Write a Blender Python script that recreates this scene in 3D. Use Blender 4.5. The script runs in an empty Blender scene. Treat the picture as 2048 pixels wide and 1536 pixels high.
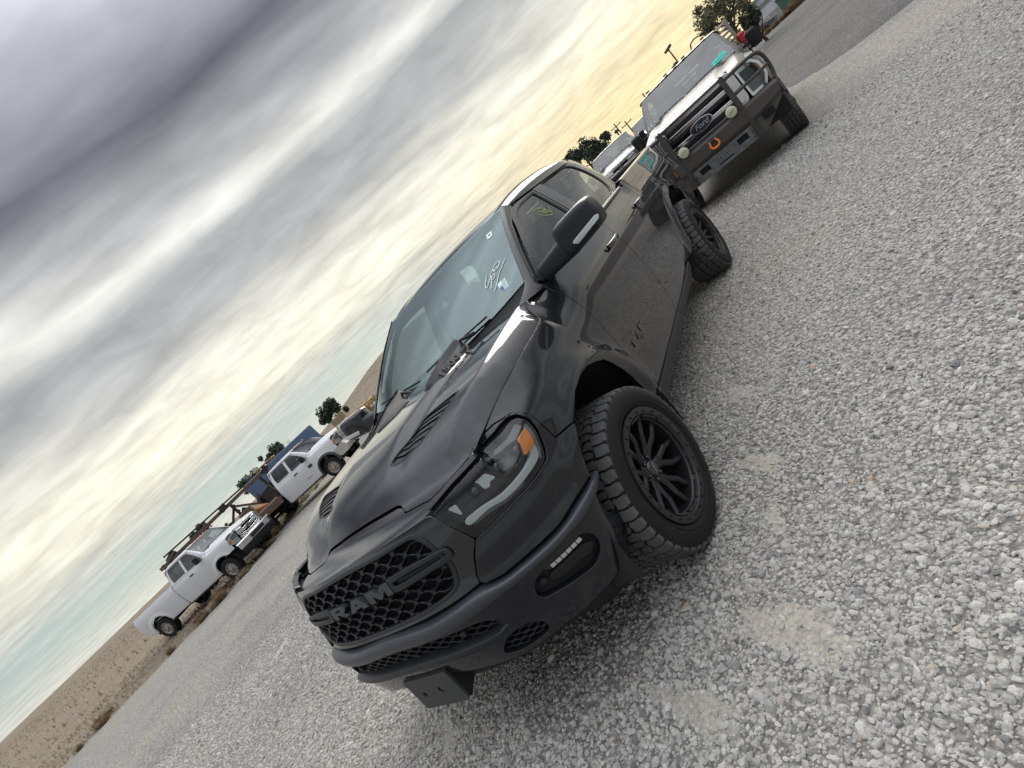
import bpy, math, random
import numpy as np
from mathutils import Vector, Matrix, Euler
from mathutils.geometry import delaunay_2d_cdt

SC = bpy.context.scene
COL = SC.collection
random.seed(7)
RNG = np.random.default_rng(7)
PI = math.pi

# ------------------------------------------------------------------ camera
cam_d = bpy.data.cameras.new('camera')
cam_d.sensor_fit = 'HORIZONTAL'
cam_d.sensor_width = 36.0
cam_d.lens = 36.0 * 1080.8 / 2048.0
cam_d.clip_start = 0.05
cam_d.clip_end = 3000.0
cam = bpy.data.objects.new('camera', cam_d)
COL.objects.link(cam)
SC.camera = cam
YAW, PITCH, ROLL = -2.4956, -0.1739, -0.7621
CAMP = Vector((2.054, 2.2713, 1.6138))
_f = Vector((math.cos(PITCH) * math.cos(YAW), math.cos(PITCH) * math.sin(YAW), math.sin(PITCH)))
_r = _f.cross(Vector((0, 0, 1))).normalized()
_u = _r.cross(_f)
_c, _s = math.cos(ROLL), math.sin(ROLL)
_R = _c * _r + _s * _u
_U = -_s * _r + _c * _u
cam.matrix_world = Matrix(((_R.x, _U.x, -_f.x, CAMP.x), (_R.y, _U.y, -_f.y, CAMP.y), (_R.z, _U.z, -_f.z, CAMP.z), (0, 0, 0, 1)))

SC.view_settings.view_transform = 'Standard'
SC.view_settings.look = 'None'
SC.view_settings.exposure = 0.80
SC.view_settings.gamma = 1.0
SC.view_settings.use_curve_mapping = False
SC.cycles.max_bounces = 8
SC.cycles.transparent_max_bounces = 12
SC.cycles.use_denoising = True

# ------------------------------------------------------------------ sun behind thin cloud, low in front of the camera
SUN_AZ, SUN_EL = math.radians(-171), math.radians(30)
sd = bpy.data.lights.new('sun', 'SUN')
sd.energy = 1.4
sd.angle = math.radians(30)
sd.color = (1.0, 0.94, 0.85)
sun = bpy.data.objects.new('sun', sd)
COL.objects.link(sun)
_sv = Vector((math.cos(SUN_EL) * math.cos(SUN_AZ), math.cos(SUN_EL) * math.sin(SUN_AZ), math.sin(SUN_EL)))
sun.rotation_euler = (_sv).to_track_quat('Z', 'Y').to_euler()

# ------------------------------------------------------------------ node helpers
def nd(nt, typ, **kw):
    n = nt.nodes.new(typ)
    for k, v in kw.items():
        if k.startswith('i_'):
            key = k[2:]
            key = int(key) if key.isdigit() else key.replace('_', ' ')
            n.inputs[key].default_value = v
        else:
            setattr(n, k, v)
    return n

def lk(nt, a, ai, b, bi):
    nt.links.new(a.outputs[ai], b.inputs[bi])

def mth(nt, op, a, b=None, c=None, clamp=False):
    n = nt.nodes.new('ShaderNodeMath')
    n.operation = op
    n.use_clamp = clamp
    for i, v in enumerate((a, b, c)):
        if v is None:
            continue
        if isinstance(v, (int, float)):
            n.inputs[i].default_value = v
        else:
            nt.links.new(v, n.inputs[i])
    return n.outputs[0]

def ramp(nt, fac, stops, interp='LINEAR'):
    n = nt.nodes.new('ShaderNodeValToRGB')
    cr = n.color_ramp
    cr.interpolation = interp
    while len(cr.elements) < len(stops):
        cr.elements.new(0.5)
    for e, (p, c) in zip(cr.elements, stops):
        e.position = p
        e.color = (c[0], c[1], c[2], 1) if len(c) == 3 else c
    nt.links.new(fac, n.inputs[0])
    return n.outputs[0]

def mixc(nt, fac, a, b, mode='MIX'):
    n = nt.nodes.new('ShaderNodeMix')
    n.data_type = 'RGBA'
    n.blend_type = mode
    for sock, v in ((n.inputs[0], fac), (n.inputs[6], a), (n.inputs[7], b)):
        if isinstance(v, (int, float)):
            sock.default_value = v
        elif isinstance(v, tuple):
            sock.default_value = (v[0], v[1], v[2], 1)
        else:
            nt.links.new(v, sock)
    return n.outputs[2]

# ------------------------------------------------------------------ world: Nishita sky under broken streaky cloud
W = bpy.data.worlds.new('World')
SC.world = W
W.use_nodes = True
nt = W.node_tree
nt.nodes.clear()
out = nd(nt, 'ShaderNodeOutputWorld')
bg = nd(nt, 'ShaderNodeBackground')
bg.inputs[1].default_value = 0.1
sky = nd(nt, 'ShaderNodeTexSky')
sky.sky_type = 'NISHITA'
sky.sun_disc = False
sky.sun_elevation = SUN_EL
sky.sun_rotation = PI / 2 - SUN_AZ
tc = nd(nt, 'ShaderNodeTexCoord')
sep = nd(nt, 'ShaderNodeSeparateXYZ')
lk(nt, tc, 'Generated', sep, 0)
X, Y, Z = sep.outputs
zc = mth(nt, 'MAXIMUM', Z, 0.0)
den = mth(nt, 'ADD', zc, 0.07)
px = mth(nt, 'DIVIDE', X, den)
py = mth(nt, 'DIVIDE', Y, den)
# streak frame: clouds drawn out along (-.76,.65)
al = mth(nt, 'ADD', mth(nt, 'MULTIPLY', px, -0.70), mth(nt, 'MULTIPLY', py, 0.71))
ac = mth(nt, 'ADD', mth(nt, 'MULTIPLY', px, 0.71), mth(nt, 'MULTIPLY', py, 0.70))
def cvec(sa, sc, zz):
    c = nd(nt, 'ShaderNodeCombineXYZ')
    nt.links.new(mth(nt, 'MULTIPLY', al, sa), c.inputs[0])
    nt.links.new(mth(nt, 'MULTIPLY', ac, sc), c.inputs[1])
    c.inputs[2].default_value = zz
    return c.outputs[0]
def cnoise(v, scale, detail, rough=0.55, dist=0.0):
    n = nd(nt, 'ShaderNodeTexNoise', i_Scale=scale, i_Detail=detail, i_Roughness=rough, i_Distortion=dist)
    nt.links.new(v, n.inputs['Vector'])
    return n.outputs[0]
n_big = cnoise(cvec(0.30, 0.85, 3.1), 0.9, 3, 0.5, 0.5)
n_mid = cnoise(cvec(0.42, 1.7, 7.7), 1.1, 5, 0.52, 0.35)
n_fin = cnoise(cvec(0.45, 2.2, 1.3), 1.3, 7, 0.5, 0.9)
n_puff = cnoise(cvec(1.5, 2.0, 5.0), 1.6, 8, 0.56, 0.4)
# warped elevation picks the tone of the deck
e0 = mth(nt, 'ADD', Z, mth(nt, 'MULTIPLY', mth(nt, 'SUBTRACT', n_big, 0.5), mth(nt, 'MULTIPLY_ADD', zc, 0.42, 0.02)))
e1 = mth(nt, 'ADD', e0, mth(nt, 'MULTIPLY', mth(nt, 'SUBTRACT', n_mid, 0.5), mth(nt, 'MULTIPLY_ADD', zc, 0.28, 0.012)))
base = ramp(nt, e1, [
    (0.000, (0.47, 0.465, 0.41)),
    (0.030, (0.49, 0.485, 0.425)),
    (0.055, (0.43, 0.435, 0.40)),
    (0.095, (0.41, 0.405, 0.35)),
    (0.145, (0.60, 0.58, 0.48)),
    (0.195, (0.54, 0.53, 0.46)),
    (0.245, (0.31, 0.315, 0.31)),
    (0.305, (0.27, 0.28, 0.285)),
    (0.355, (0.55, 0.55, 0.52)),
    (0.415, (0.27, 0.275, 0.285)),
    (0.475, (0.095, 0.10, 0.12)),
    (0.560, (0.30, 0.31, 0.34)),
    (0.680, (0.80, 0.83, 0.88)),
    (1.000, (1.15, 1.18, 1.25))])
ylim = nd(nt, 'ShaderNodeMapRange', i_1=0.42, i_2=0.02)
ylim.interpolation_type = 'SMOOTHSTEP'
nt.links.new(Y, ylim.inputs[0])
# warm side: low sky towards the hidden sun
azw = mth(nt, 'MULTIPLY', X, -1.0)
warm = nd(nt, 'ShaderNodeMapRange', i_1=0.80, i_2=0.99)
warm.interpolation_type = 'SMOOTHSTEP'
nt.links.new(azw, warm.inputs[0])
lowm = nd(nt, 'ShaderNodeMapRange', i_1=0.21, i_2=0.02)
lowm.interpolation_type = 'SMOOTHSTEP'
nt.links.new(Z, lowm.inputs[0])
wf = mth(nt, 'MULTIPLY', warm.outputs[0], lowm.outputs[0])
wf = mth(nt, 'MULTIPLY', wf, 0.85)
wf = mth(nt, 'MULTIPLY', wf, mth(nt, 'MULTIPLY_ADD', ylim.outputs[0], 0.8, 0.2))
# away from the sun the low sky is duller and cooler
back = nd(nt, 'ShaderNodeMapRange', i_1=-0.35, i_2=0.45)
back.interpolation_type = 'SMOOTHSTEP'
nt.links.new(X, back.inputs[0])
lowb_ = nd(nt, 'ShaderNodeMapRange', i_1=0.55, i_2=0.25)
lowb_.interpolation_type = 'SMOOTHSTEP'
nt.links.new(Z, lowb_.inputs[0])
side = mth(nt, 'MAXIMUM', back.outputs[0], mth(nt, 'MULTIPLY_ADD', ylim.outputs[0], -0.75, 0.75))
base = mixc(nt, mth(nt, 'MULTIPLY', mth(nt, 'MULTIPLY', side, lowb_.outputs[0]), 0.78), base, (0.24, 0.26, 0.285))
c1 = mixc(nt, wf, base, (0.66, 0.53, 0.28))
# fine streaks and puffs
st = mth(nt, 'MULTIPLY_ADD', mth(nt, 'SUBTRACT', n_fin, 0.5), 0.32, 1.0)
pf = mth(nt, 'MULTIPLY_ADD', mth(nt, 'SUBTRACT', n_puff, 0.5), 0.85, 1.0)
mul = mth(nt, 'MULTIPLY', st, pf)
c2 = mixc(nt, 1.0, c1, (1, 1, 1), 'MULTIPLY')
vm = nd(nt, 'ShaderNodeVectorMath', operation='SCALE')
nt.links.new(c2, vm.inputs[0])
nt.links.new(mul, vm.inputs['Scale'])
sc10 = nd(nt, 'ShaderNodeVectorMath', operation='SCALE')
sc10.inputs['Scale'].default_value = 10.0
nt.links.new(vm.outputs[0], sc10.inputs[0])
# clear gap near the horizon on the side away from the sun
gapz = ramp(nt, mth(nt, 'ADD', Z, mth(nt, 'MULTIPLY', mth(nt, 'SUBTRACT', n_fin, 0.5), 0.07)), [(0.0, (0, 0, 0)), (0.012, (0.45, 0.45, 0.45)), (0.045, (1, 1, 1)), (0.072, (0.5, 0.5, 0.5)), (0.098, (0, 0, 0))])
gaz = nd(nt, 'ShaderNodeMapRange', i_1=0.86, i_2=0.68)
gaz.interpolation_type = 'SMOOTHSTEP'
nt.links.new(azw, gaz.inputs[0])
gap = mth(nt, 'MULTIPLY', mth(nt, 'MULTIPLY', gapz, gaz.outputs[0]), 0.72)
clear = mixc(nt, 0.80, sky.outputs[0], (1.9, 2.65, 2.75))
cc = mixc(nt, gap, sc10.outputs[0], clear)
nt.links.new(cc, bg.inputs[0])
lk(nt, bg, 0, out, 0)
# ------------------------------------------------------------------ materials
def tex(nt, kind, scale, vec=None, **kw):
    n = nd(nt, kind)
    n.inputs['Scale'].default_value = scale
    for k, v in kw.items():
        n.inputs[k].default_value = v
    if vec is not None:
        nt.links.new(vec, n.inputs['Vector'])
    return n

def mat(name, col, rough=0.5, metal=0.0, coat=0.0, coat_r=0.05, spec=0.5, var=0.0, vscale=8.0, bump=0.0, bscale=60.0,
        dust=None, dust_col=(0.17, 0.155, 0.135), dust_top=None, alpha=1.0, emit=None, estr=1.0):
    m = bpy.data.materials.new(name)
    m.use_nodes = True
    nt = m.node_tree
    b = nt.nodes['Principled BSDF']
    b.inputs['Roughness'].default_value = rough
    b.inputs['Metallic'].default_value = metal
    b.inputs['Coat Weight'].default_value = coat
    b.inputs['Coat Roughness'].default_value = coat_r
    b.inputs['Specular IOR Level'].default_value = spec
    if emit:
        b.inputs['Emission Color'].default_value = (*emit, 1)
        b.inputs['Emission Strength'].default_value = estr
    tc = nd(nt, 'ShaderNodeTexCoord')
    o = tc.outputs['Object']
    c = (col[0], col[1], col[2])
    cs = None
    if var > 0:
        n = tex(nt, 'ShaderNodeTexNoise', vscale, o, Detail=6.0)
        lo = tuple(max(0, x * (1 - var)) for x in c)
        hi = tuple(x * (1 + var) for x in c)
        cs = ramp(nt, n.outputs[0], [(0.3, lo), (0.7, hi)])
    if dust:
        amt, sc = dust[0], dust[1]
        n1 = tex(nt, 'ShaderNodeTexNoise', sc, o, Detail=7.0, Roughness=0.6)
        n2 = tex(nt, 'ShaderNodeTexNoise', sc * 14, o, Detail=5.0, Roughness=0.7)
        f = mth(nt, 'MULTIPLY', n1.outputs[0], mth(nt, 'MULTIPLY_ADD', n2.outputs[0], 0.9, 0.55))
        if dust_top is not None:
            sp = nd(nt, 'ShaderNodeSeparateXYZ')
            nt.links.new(o, sp.inputs[0])
            mr = nd(nt, 'ShaderNodeMapRange', i_1=dust_top[1], i_2=dust_top[0])
            mr.inputs[3].default_value = dust_top[2]
            mr.inputs[4].default_value = 1.0
            nt.links.new(sp.outputs[2], mr.inputs[0])
            f = mth(nt, 'MULTIPLY', f, mr.outputs[0])
        f = mth(nt, 'MULTIPLY', f, amt * 2, clamp=True)
        cs = mixc(nt, f, cs if cs is not None else c, dust_col)
        rr = mth(nt, 'MULTIPLY_ADD', f, 0.75 - rough, rough)
        nt.links.new(rr, b.inputs['Roughness'])
        if coat > 0:
            nt.links.new(mth(nt, 'MULTIPLY_ADD', f, -coat * 0.9, coat, clamp=True), b.inputs['Coat Weight'])
            nt.links.new(mth(nt, 'MULTIPLY_ADD', f, 0.45, coat_r), b.inputs['Coat Roughness'])
    if cs is None:
        b.inputs['Base Color'].default_value = (*c, 1)
    else:
        nt.links.new(cs, b.inputs['Base Color'])
    if bump > 0:
        n = tex(nt, 'ShaderNodeTexNoise', bscale, o, Detail=4.0)
        bp = nd(nt, 'ShaderNodeBump')
        bp.inputs['Strength'].default_value = bump
        bp.inputs['Distance'].default_value = 0.01
        nt.links.new(n.outputs[0], bp.inputs['Height'])
        lk(nt, bp, 0, b, 'Normal')
    return m

def glass(name, tint, refl=1.0, rough=0.0, base=0.0, gcol=(1, 1, 1)):
    m = bpy.data.materials.new(name)
    m.use_nodes = True
    nt = m.node_tree
    nt.nodes.clear()
    o = nd(nt, 'ShaderNodeOutputMaterial')
    tr = nd(nt, 'ShaderNodeBsdfTransparent')
    tr.inputs[0].default_value = (*tint, 1)
    gl = nd(nt, 'ShaderNodeBsdfGlossy')
    gl.inputs[0].default_value = (*gcol, 1)
    gl.inputs['Roughness'].default_value = rough
    ge = nd(nt, 'ShaderNodeNewGeometry')
    dp = nd(nt, 'ShaderNodeVectorMath', operation='DOT_PRODUCT')
    nt.links.new(ge.outputs['Normal'], dp.inputs[0])
    nt.links.new(ge.outputs['Incoming'], dp.inputs[1])
    q = mth(nt, 'SUBTRACT', 1.0, mth(nt, 'ABSOLUTE', dp.outputs['Value']), clamp=True)
    f5 = mth(nt, 'MULTIPLY_ADD', mth(nt, 'POWER', q, 5.0), .92, .075)
    mx = nd(nt, 'ShaderNodeMixShader')
    nt.links.new(mth(nt, 'MULTIPLY_ADD', f5, refl, base, clamp=True), mx.inputs[0])
    nt.links.new(tr.outputs[0], mx.inputs[1])
    nt.links.new(gl.outputs[0], mx.inputs[2])
    nt.links.new(mx.outputs[0], o.inputs[0])
    return m

# ------------------------------------------------------------------ mesh helpers
def mk(name, V, F, m=None, parent=None, smooth=False, normals=None, angle=None):
    me = bpy.data.meshes.new(name)
    me.from_pydata([tuple(map(float, v)) for v in V], [], [tuple(int(i) for i in f) for f in F])
    me.update()
    if m is not None:
        me.materials.append(m)
    if smooth or normals is not None:
        me.polygons.foreach_set('use_smooth', [True] * len(me.polygons))
    if normals is not None:
        me.normals_split_custom_set_from_vertices([tuple(map(float, n)) for n in normals])
    elif smooth and angle is not None:
        me.set_sharp_from_angle(angle=math.radians(angle))
    o = bpy.data.objects.new(name, me)
    COL.objects.link(o)
    if parent is not None:
        o.parent = parent
    return o

def empty(name, label=None, cat=None, loc=(0, 0, 0), rz=0.0, group=None):
    o = bpy.data.objects.new(name, None)
    o.empty_display_size = 0.2
    COL.objects.link(o)
    o.location = loc
    o.rotation_euler = (0, 0, rz)
    tag(o, label, cat, group)
    return o

def tag(o, label=None, cat=None, group=None, kind=None):
    if label: o['label'] = label
    if cat: o['category'] = cat
    if group: o['group'] = group
    if kind: o['kind'] = kind
    return o

class MB:
    """collects shapes into one mesh"""
    def __init__(s):
        s.V, s.F = [], []
    def add(s, V, F):
        n = len(s.V)
        s.V += [tuple(map(float, v)) for v in V]
        s.F += [tuple(int(i) + n for i in f) for f in F]
        return s
    def box(s, c, d, rot=None, bev=0.0):
        x, y, z = d[0] / 2, d[1] / 2, d[2] / 2
        if bev > 0:
            b = min(bev, x * .9, y * .9, z * .9)
            V = []
            idx = {}
            for sx in (-1, 1):
                for sy in (-1, 1):
                    for sz in (-1, 1):
                        for ax in range(3):
                            p = [sx * x, sy * y, sz * z]
                            for a in range(3):
                                if a != ax:
                                    p[a] -= (sx, sy, sz)[a] * b
                            idx[(sx, sy, sz, ax)] = len(V)
                            V.append(p)
            F = []
            for ax in range(3):
                a1, a2 = [a for a in range(3) if a != ax]
                for sg in (-1, 1):
                    q = []
                    for (u, v) in ((-1, -1), (1, -1), (1, 1), (-1, 1)):
                        k = [0, 0, 0]; k[ax] = sg; k[a1] = u; k[a2] = v
                        q.append(idx[(*k, ax)])
                    if (sg < 0) != (ax == 1):
                        q = q[::-1]
                    F.append(q)
            for a1 in range(3):       # edges along axis a1
                b1, b2 = [a for a in range(3) if a != a1]
                for u in (-1, 1):
                    for v in (-1, 1):
                        q = []
                        for (w, ax) in ((-1, b1), (1, b1), (1, b2), (-1, b2)):
                            k = [0, 0, 0]; k[a1] = w; k[b1] = u; k[b2] = v
                            q.append(idx[(*k, ax)])
                        F.append(q)
            for sx in (-1, 1):
                for sy in (-1, 1):
                    for sz in (-1, 1):
                        F.append([idx[(sx, sy, sz, a)] for a in range(3)])
        else:
            V = [(sx * x, sy * y, sz * z) for sx in (-1, 1) for sy in (-1, 1) for sz in (-1, 1)]
            F = [(0, 1, 3, 2), (4, 6, 7, 5), (0, 4, 5, 1), (2, 3, 7, 6), (0, 2, 6, 4), (1, 5, 7, 3)]
        M = Euler(rot).to_matrix() if rot is not None else Matrix.Identity(3)
        V = [tuple(M @ Vector(v) + Vector(c)) for v in V]
        return s.add(V, F)
    def tube(s, pts, r, n=8, closed=False, cap=True):
        P = [Vector(p) for p in pts]
        rr = r if hasattr(r, '__len__') else [r] * len(P)
        V, F = [], []
        up = None
        N = len(P)
        for i, p in enumerate(P):
            if closed:
                t = (P[(i + 1) % N] - P[i - 1]).normalized()
            else:
                t = (P[min(i + 1, N - 1)] - P[max(i - 1, 0)]).normalized()
            if up is None:
                up = Vector((0, 0, 1)) if abs(t.z) < .9 else Vector((1, 0, 0))
            a = t.cross(up).normalized()
            b = a.cross(t)
            up = b
            for k in range(n):
                an = 2 * PI * k / n
                V.append(p + rr[i] * (math.cos(an) * a + math.sin(an) * b))
        for i in range(N if closed else N - 1):
            j = (i + 1) % N
            for k in range(n):
                k2 = (k + 1) % n
                F.append((i * n + k, i * n + k2, j * n + k2, j * n + k))
        if cap and not closed:
            F.append(tuple(range(n))[::-1])
            F.append(tuple((N - 1) * n + k for k in range(n)))
        return s.add(V, F)
    def lathe(s, prof, c=(0, 0, 0), axis='y', n=48, closed=False):
        """prof: (offset along axis, radius)"""
        V, F = [], []
        m = len(prof)
        for k in range(n):
            a = 2 * PI * k / n
            for (o, r) in prof:
                if axis == 'y':
                    V.append((c[0] + r * math.cos(a), c[1] + o, c[2] + r * math.sin(a)))
                elif axis == 'x':
                    V.append((c[0] + o, c[1] + r * math.cos(a), c[2] + r * math.sin(a)))
                else:
                    V.append((c[0] + r * math.cos(a), c[1] + r * math.sin(a), c[2] + o))
        for k in range(n):
            k2 = (k + 1) % n
            for i in range(m if closed else m - 1):
                j = (i + 1) % m
                F.append((k * m + i, k * m + j, k2 * m + j, k2 * m + i))
        return s.add(V, F)
    def prism(s, poly, fn0, fn1):
        """poly: 2-D outline; fn0/fn1 map (a,b) to the two caps"""
        n = len(poly)
        V = [fn0(*p) for p in poly] + [fn1(*p) for p in poly]
        F = [(i, (i + 1) % n, n + (i + 1) % n, n + i) for i in range(n)]
        P2 = [Vector(p) for p in poly]
        r = delaunay_2d_cdt(P2, [], [list(range(n))], 1, 1e-6)
        if len(r[0]) == n:
            mp = {j: r[3][j][0] for j in range(n)}
            for f in r[2]:
                F.append(tuple(mp[i] for i in f)[::-1])
                F.append(tuple(n + mp[i] for i in f))
        else:
            F.append(tuple(range(n))[::-1]); F.append(tuple(range(n, 2 * n)))
        return s.add(V, F)
    def build(s, name, m=None, parent=None, smooth=False, angle=40):
        me = mk(name, s.V, s.F, m, parent, smooth, None, angle if smooth else None)
        return me

def fixn(o):
    """consistent outward normals"""
    import bmesh
    b = bmesh.new(); b.from_mesh(o.data); bmesh.ops.recalc_face_normals(b, faces=b.faces); b.to_mesh(o.data); b.free()
    return o

def loft(name, rows, m, parent=None, closed=False, flip=False, angle=60):
    R = np.array(rows, float)
    a, b = R.shape[:2]
    V = R.reshape(-1, 3)
    F = []
    for i in range(a - 1):
        for j in range(b if closed else b - 1):
            k = (j + 1) % b
            q = (i * b + j, i * b + k, (i + 1) * b + k, (i + 1) * b + j)
            F.append(q[::-1] if flip else q)
    return mk(name, V, F, m, parent, True, None, angle)

def mirror_obj(o, parent=None, name=None):
    me = o.data.copy()
    o2 = bpy.data.objects.new(name or o.name.split('.')[0], me)
    n = len(me.vertices)
    co = np.empty(n * 3); me.vertices.foreach_get('co', co); co = co.reshape(-1, 3)
    co[:, 1] *= -1
    nm = o.get('_n')
    me.vertices.foreach_set('co', co.ravel())
    me.flip_normals()
    me.update()
    COL.objects.link(o2)
    o2.parent = parent if parent is not None else o.parent
    return o2

# ---- 2-D outline helpers
def rc(pts, r, n=5):
    """round the corners of a closed polygon; r scalar or list"""
    P = [np.array(p, float) for p in pts]
    N = len(P)
    rr = r if hasattr(r, '__len__') else [r] * N
    out = []
    for i in range(N):
        a, b, c = P[i - 1], P[i], P[(i + 1) % N]
        u, v = a - b, c - b
        lu, lv = np.linalg.norm(u), np.linalg.norm(v)
        d = min(rr[i], lu * .48, lv * .48)
        if d < 1e-5:
            out.append(b); continue
        p0, p1 = b + u / lu * d, b + v / lv * d
        for t in np.linspace(0, 1, n):
            out.append((1 - t) ** 2 * p0 + 2 * t * (1 - t) * b + t * t * p1)
    return np.array(out)

def dens(P, sp, closed=True):
    P = np.asarray(P, float)
    out = []
    N = len(P)
    for i in range(N if closed else N - 1):
        a, b = P[i], P[(i + 1) % N]
        k = max(1, int(math.ceil(np.linalg.norm(b - a) / sp)))
        for t in range(k):
            out.append(a + (b - a) * t / k)
    if not closed:
        out.append(P[-1])
    return np.array(out)

def cspl(pts, n=8, closed=False):
    """catmull-rom through points"""
    P = np.array(pts, float); N = len(P); out = []
    for i in range(N if closed else N - 1):
        p0 = P[(i - 1) % N] if closed or i > 0 else 2 * P[0] - P[1]
        p1 = P[i]; p2 = P[(i + 1) % N]
        p3 = P[(i + 2) % N] if closed or i + 2 < N else 2 * P[-1] - P[-2]
        for k in range(n):
            t = k / n
            out.append(p1 + .5 * t * (p2 - p0 + t * (2 * p0 - 5 * p1 + 4 * p2 - p3 + t * (3 * (p1 - p2) + p3 - p0))))
    if not closed: out.append(P[-1])
    return np.array(out)

def inpoly(Q, P):
    x, y = Q[:, 0], Q[:, 1]
    c = np.zeros(len(Q), bool)
    n = len(P)
    for i in range(n):
        x1, y1 = P[i]; x2, y2 = P[(i + 1) % n]
        if y1 == y2: continue
        m = ((y1 > y) != (y2 > y)) & (x < (x2 - x1) * (y - y1) / (y2 - y1) + x1)
        c ^= m
    return c

def distpoly(Q, P):
    d = np.full(len(Q), 1e9)
    n = len(P)
    for i in range(n):
        a = P[i]; b = P[(i + 1) % n]; ab = b - a; L = ab @ ab
        if L < 1e-14: continue
        t = np.clip(((Q - a) @ ab) / L, 0, 1)
        d = np.minimum(d, np.linalg.norm(Q - (a + t[:, None] * ab), axis=1))
    return d

def surf_n(surf, q, ref, h=2e-3):
    a = surf(q + [h, 0]) - surf(q - [h, 0])
    b = surf(q + [0, h]) - surf(q - [0, h])
    n = np.cross(a, b)
    n /= np.linalg.norm(n, axis=1)[:, None] + 1e-12
    if callable(ref):
        s = ref(surf(q), n)
    else:
        P = surf(q)
        s = np.sign(((P - np.array(ref)) * n).sum(1))
        s[s == 0] = 1
    if abs(s.sum()) > 0:
        s = np.full(len(q), 1.0 if s.sum() > 0 else -1.0)
    return n * s[:, None]

def panel(name, outline, surf, m, parent=None, holes=(), sp=0.03, off=0.0, hem=0.014, fil=0.0035, ref=(-2, 0, .9), mirror=False, flatn=False):
    """a sheet-metal panel cut from a surface: analytic normals, rolled edge"""
    loops = [dens(outline, sp)] + [dens(h, sp * .7) for h in holes]
    if callable(off):
        f_off = off
    else:
        f_off = lambda q: np.full(len(q), off)
    def S2(q):
        P = surf(q)
        o = f_off(q)
        if np.any(np.abs(o) > 1e-9):
            return P + surf_n(surf, q, ref) * o[:, None]
        return P
    lo = loops[0].min(0); hi = loops[0].max(0)
    gx = np.arange(lo[0] + sp * .5, hi[0], sp); gy = np.arange(lo[1] + sp * .5, hi[1], sp)
    G = np.array(np.meshgrid(gx, gy)).reshape(2, -1).T
    if len(G):
        k = inpoly(G, loops[0])
        for h in loops[1:]:
            k &= ~inpoly(G, h)
        G = G[k]
        for l in loops:
            if len(G):
                G = G[distpoly(G, l) > sp * .45]
    pts = []; edges = []
    for l in loops:
        n0 = len(pts)
        pts += [Vector((float(p[0]), float(p[1]))) for p in l]
        edges += [(n0 + i, n0 + (i + 1) % len(l)) for i in range(len(l))]
    pts += [Vector((float(p[0]), float(p[1]))) for p in G]
    r = delaunay_2d_cdt(pts, edges, [], 0, 1e-6)
    q = np.array([(v.x, v.y) for v in r[0]])
    F = np.array([f for f in r[2] if len(f) == 3])
    cen = q[F].mean(1)
    k = inpoly(cen, loops[0])
    for h in loops[1:]:
        k &= ~inpoly(cen, h)
    F = F[k]
    P = S2(q)
    N = surf_n(S2, q, ref)
    # winding
    fn = np.cross(P[F[:, 1]] - P[F[:, 0]], P[F[:, 2]] - P[F[:, 0]])
    flip = (fn * N[F[:, 0]]).sum(1) < 0
    F[flip] = F[flip][:, ::-1]
    V = [P]; NN = [N]; FF = [list(map(tuple, F))]
    cnt = len(P)
    for li, l in enumerate(loops):
        Pl = S2(l); Nl = surf_n(S2, l, ref)
        T = np.roll(Pl, -1, 0) - np.roll(Pl, 1, 0)
        T /= np.linalg.norm(T, axis=1)[:, None] + 1e-12
        O = np.cross(T, Nl)
        O /= np.linalg.norm(O, axis=1)[:, None] + 1e-12
        # area sign in domain decides which side is outside
        A = 0.5 * np.sum(l[:, 0] * np.roll(l[:, 1], -1) - np.roll(l[:, 0], -1) * l[:, 1])
        # test: move in domain outward and compare
        d2 = np.roll(l, -1, 0) - np.roll(l, 1, 0); d2 /= np.linalg.norm(d2, axis=1)[:, None] + 1e-12
        on = np.stack([d2[:, 1], -d2[:, 0]], 1) * (1 if A > 0 else -1)
        if li > 0: on = -on
        Po = S2(l + on * 1e-3) - Pl
        sg = np.sign(np.sum((Po * O).sum(1)))
        O *= (1 if sg >= 0 else -1)
        n = len(l)
        R0 = Pl; R1 = Pl + O * fil * .75 - Nl * fil * .25; R2 = Pl + O * fil - Nl * fil; R3 = Pl + O * fil - Nl * hem
        n1 = Nl + O * .8; n1 /= np.linalg.norm(n1, axis=1)[:, None]
        rings = [R0, R1, R2, R3]; rn = [Nl, n1, O, O]
        for a in rings: V.append(a)
        for a in rn: NN.append(a)
        fl = []
        for k_ in range(3):
            for i in range(n):
                j = (i + 1) % n
                a, b, c, d = cnt + k_ * n + i, cnt + k_ * n + j, cnt + (k_ + 1) * n + j, cnt + (k_ + 1) * n + i
                fl.append((a, b, c, d))
        i = 0
        va = rings[0][0]; e1 = rings[0][1 % n] - va; e2 = rings[2][0] - va
        if np.dot(np.cross(e1, e2), rn[1][0]) < 0:
            fl = [f[::-1] for f in fl]
        FF.append(fl); cnt += 4 * n
    V = np.concatenate(V); NN = np.concatenate(NN)
    F = [f for g in FF for f in g]
    o = mk(name, V, F, m, parent, True, NN)
    res = [o]
    if mirror:
        V2 = V * [1, -1, 1]; N2 = NN * [1, -1, 1]
        o2 = mk(name, V2, [f[::-1] for f in F], m, parent, True, N2)
        res.append(o2)
    return res if mirror else o

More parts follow.
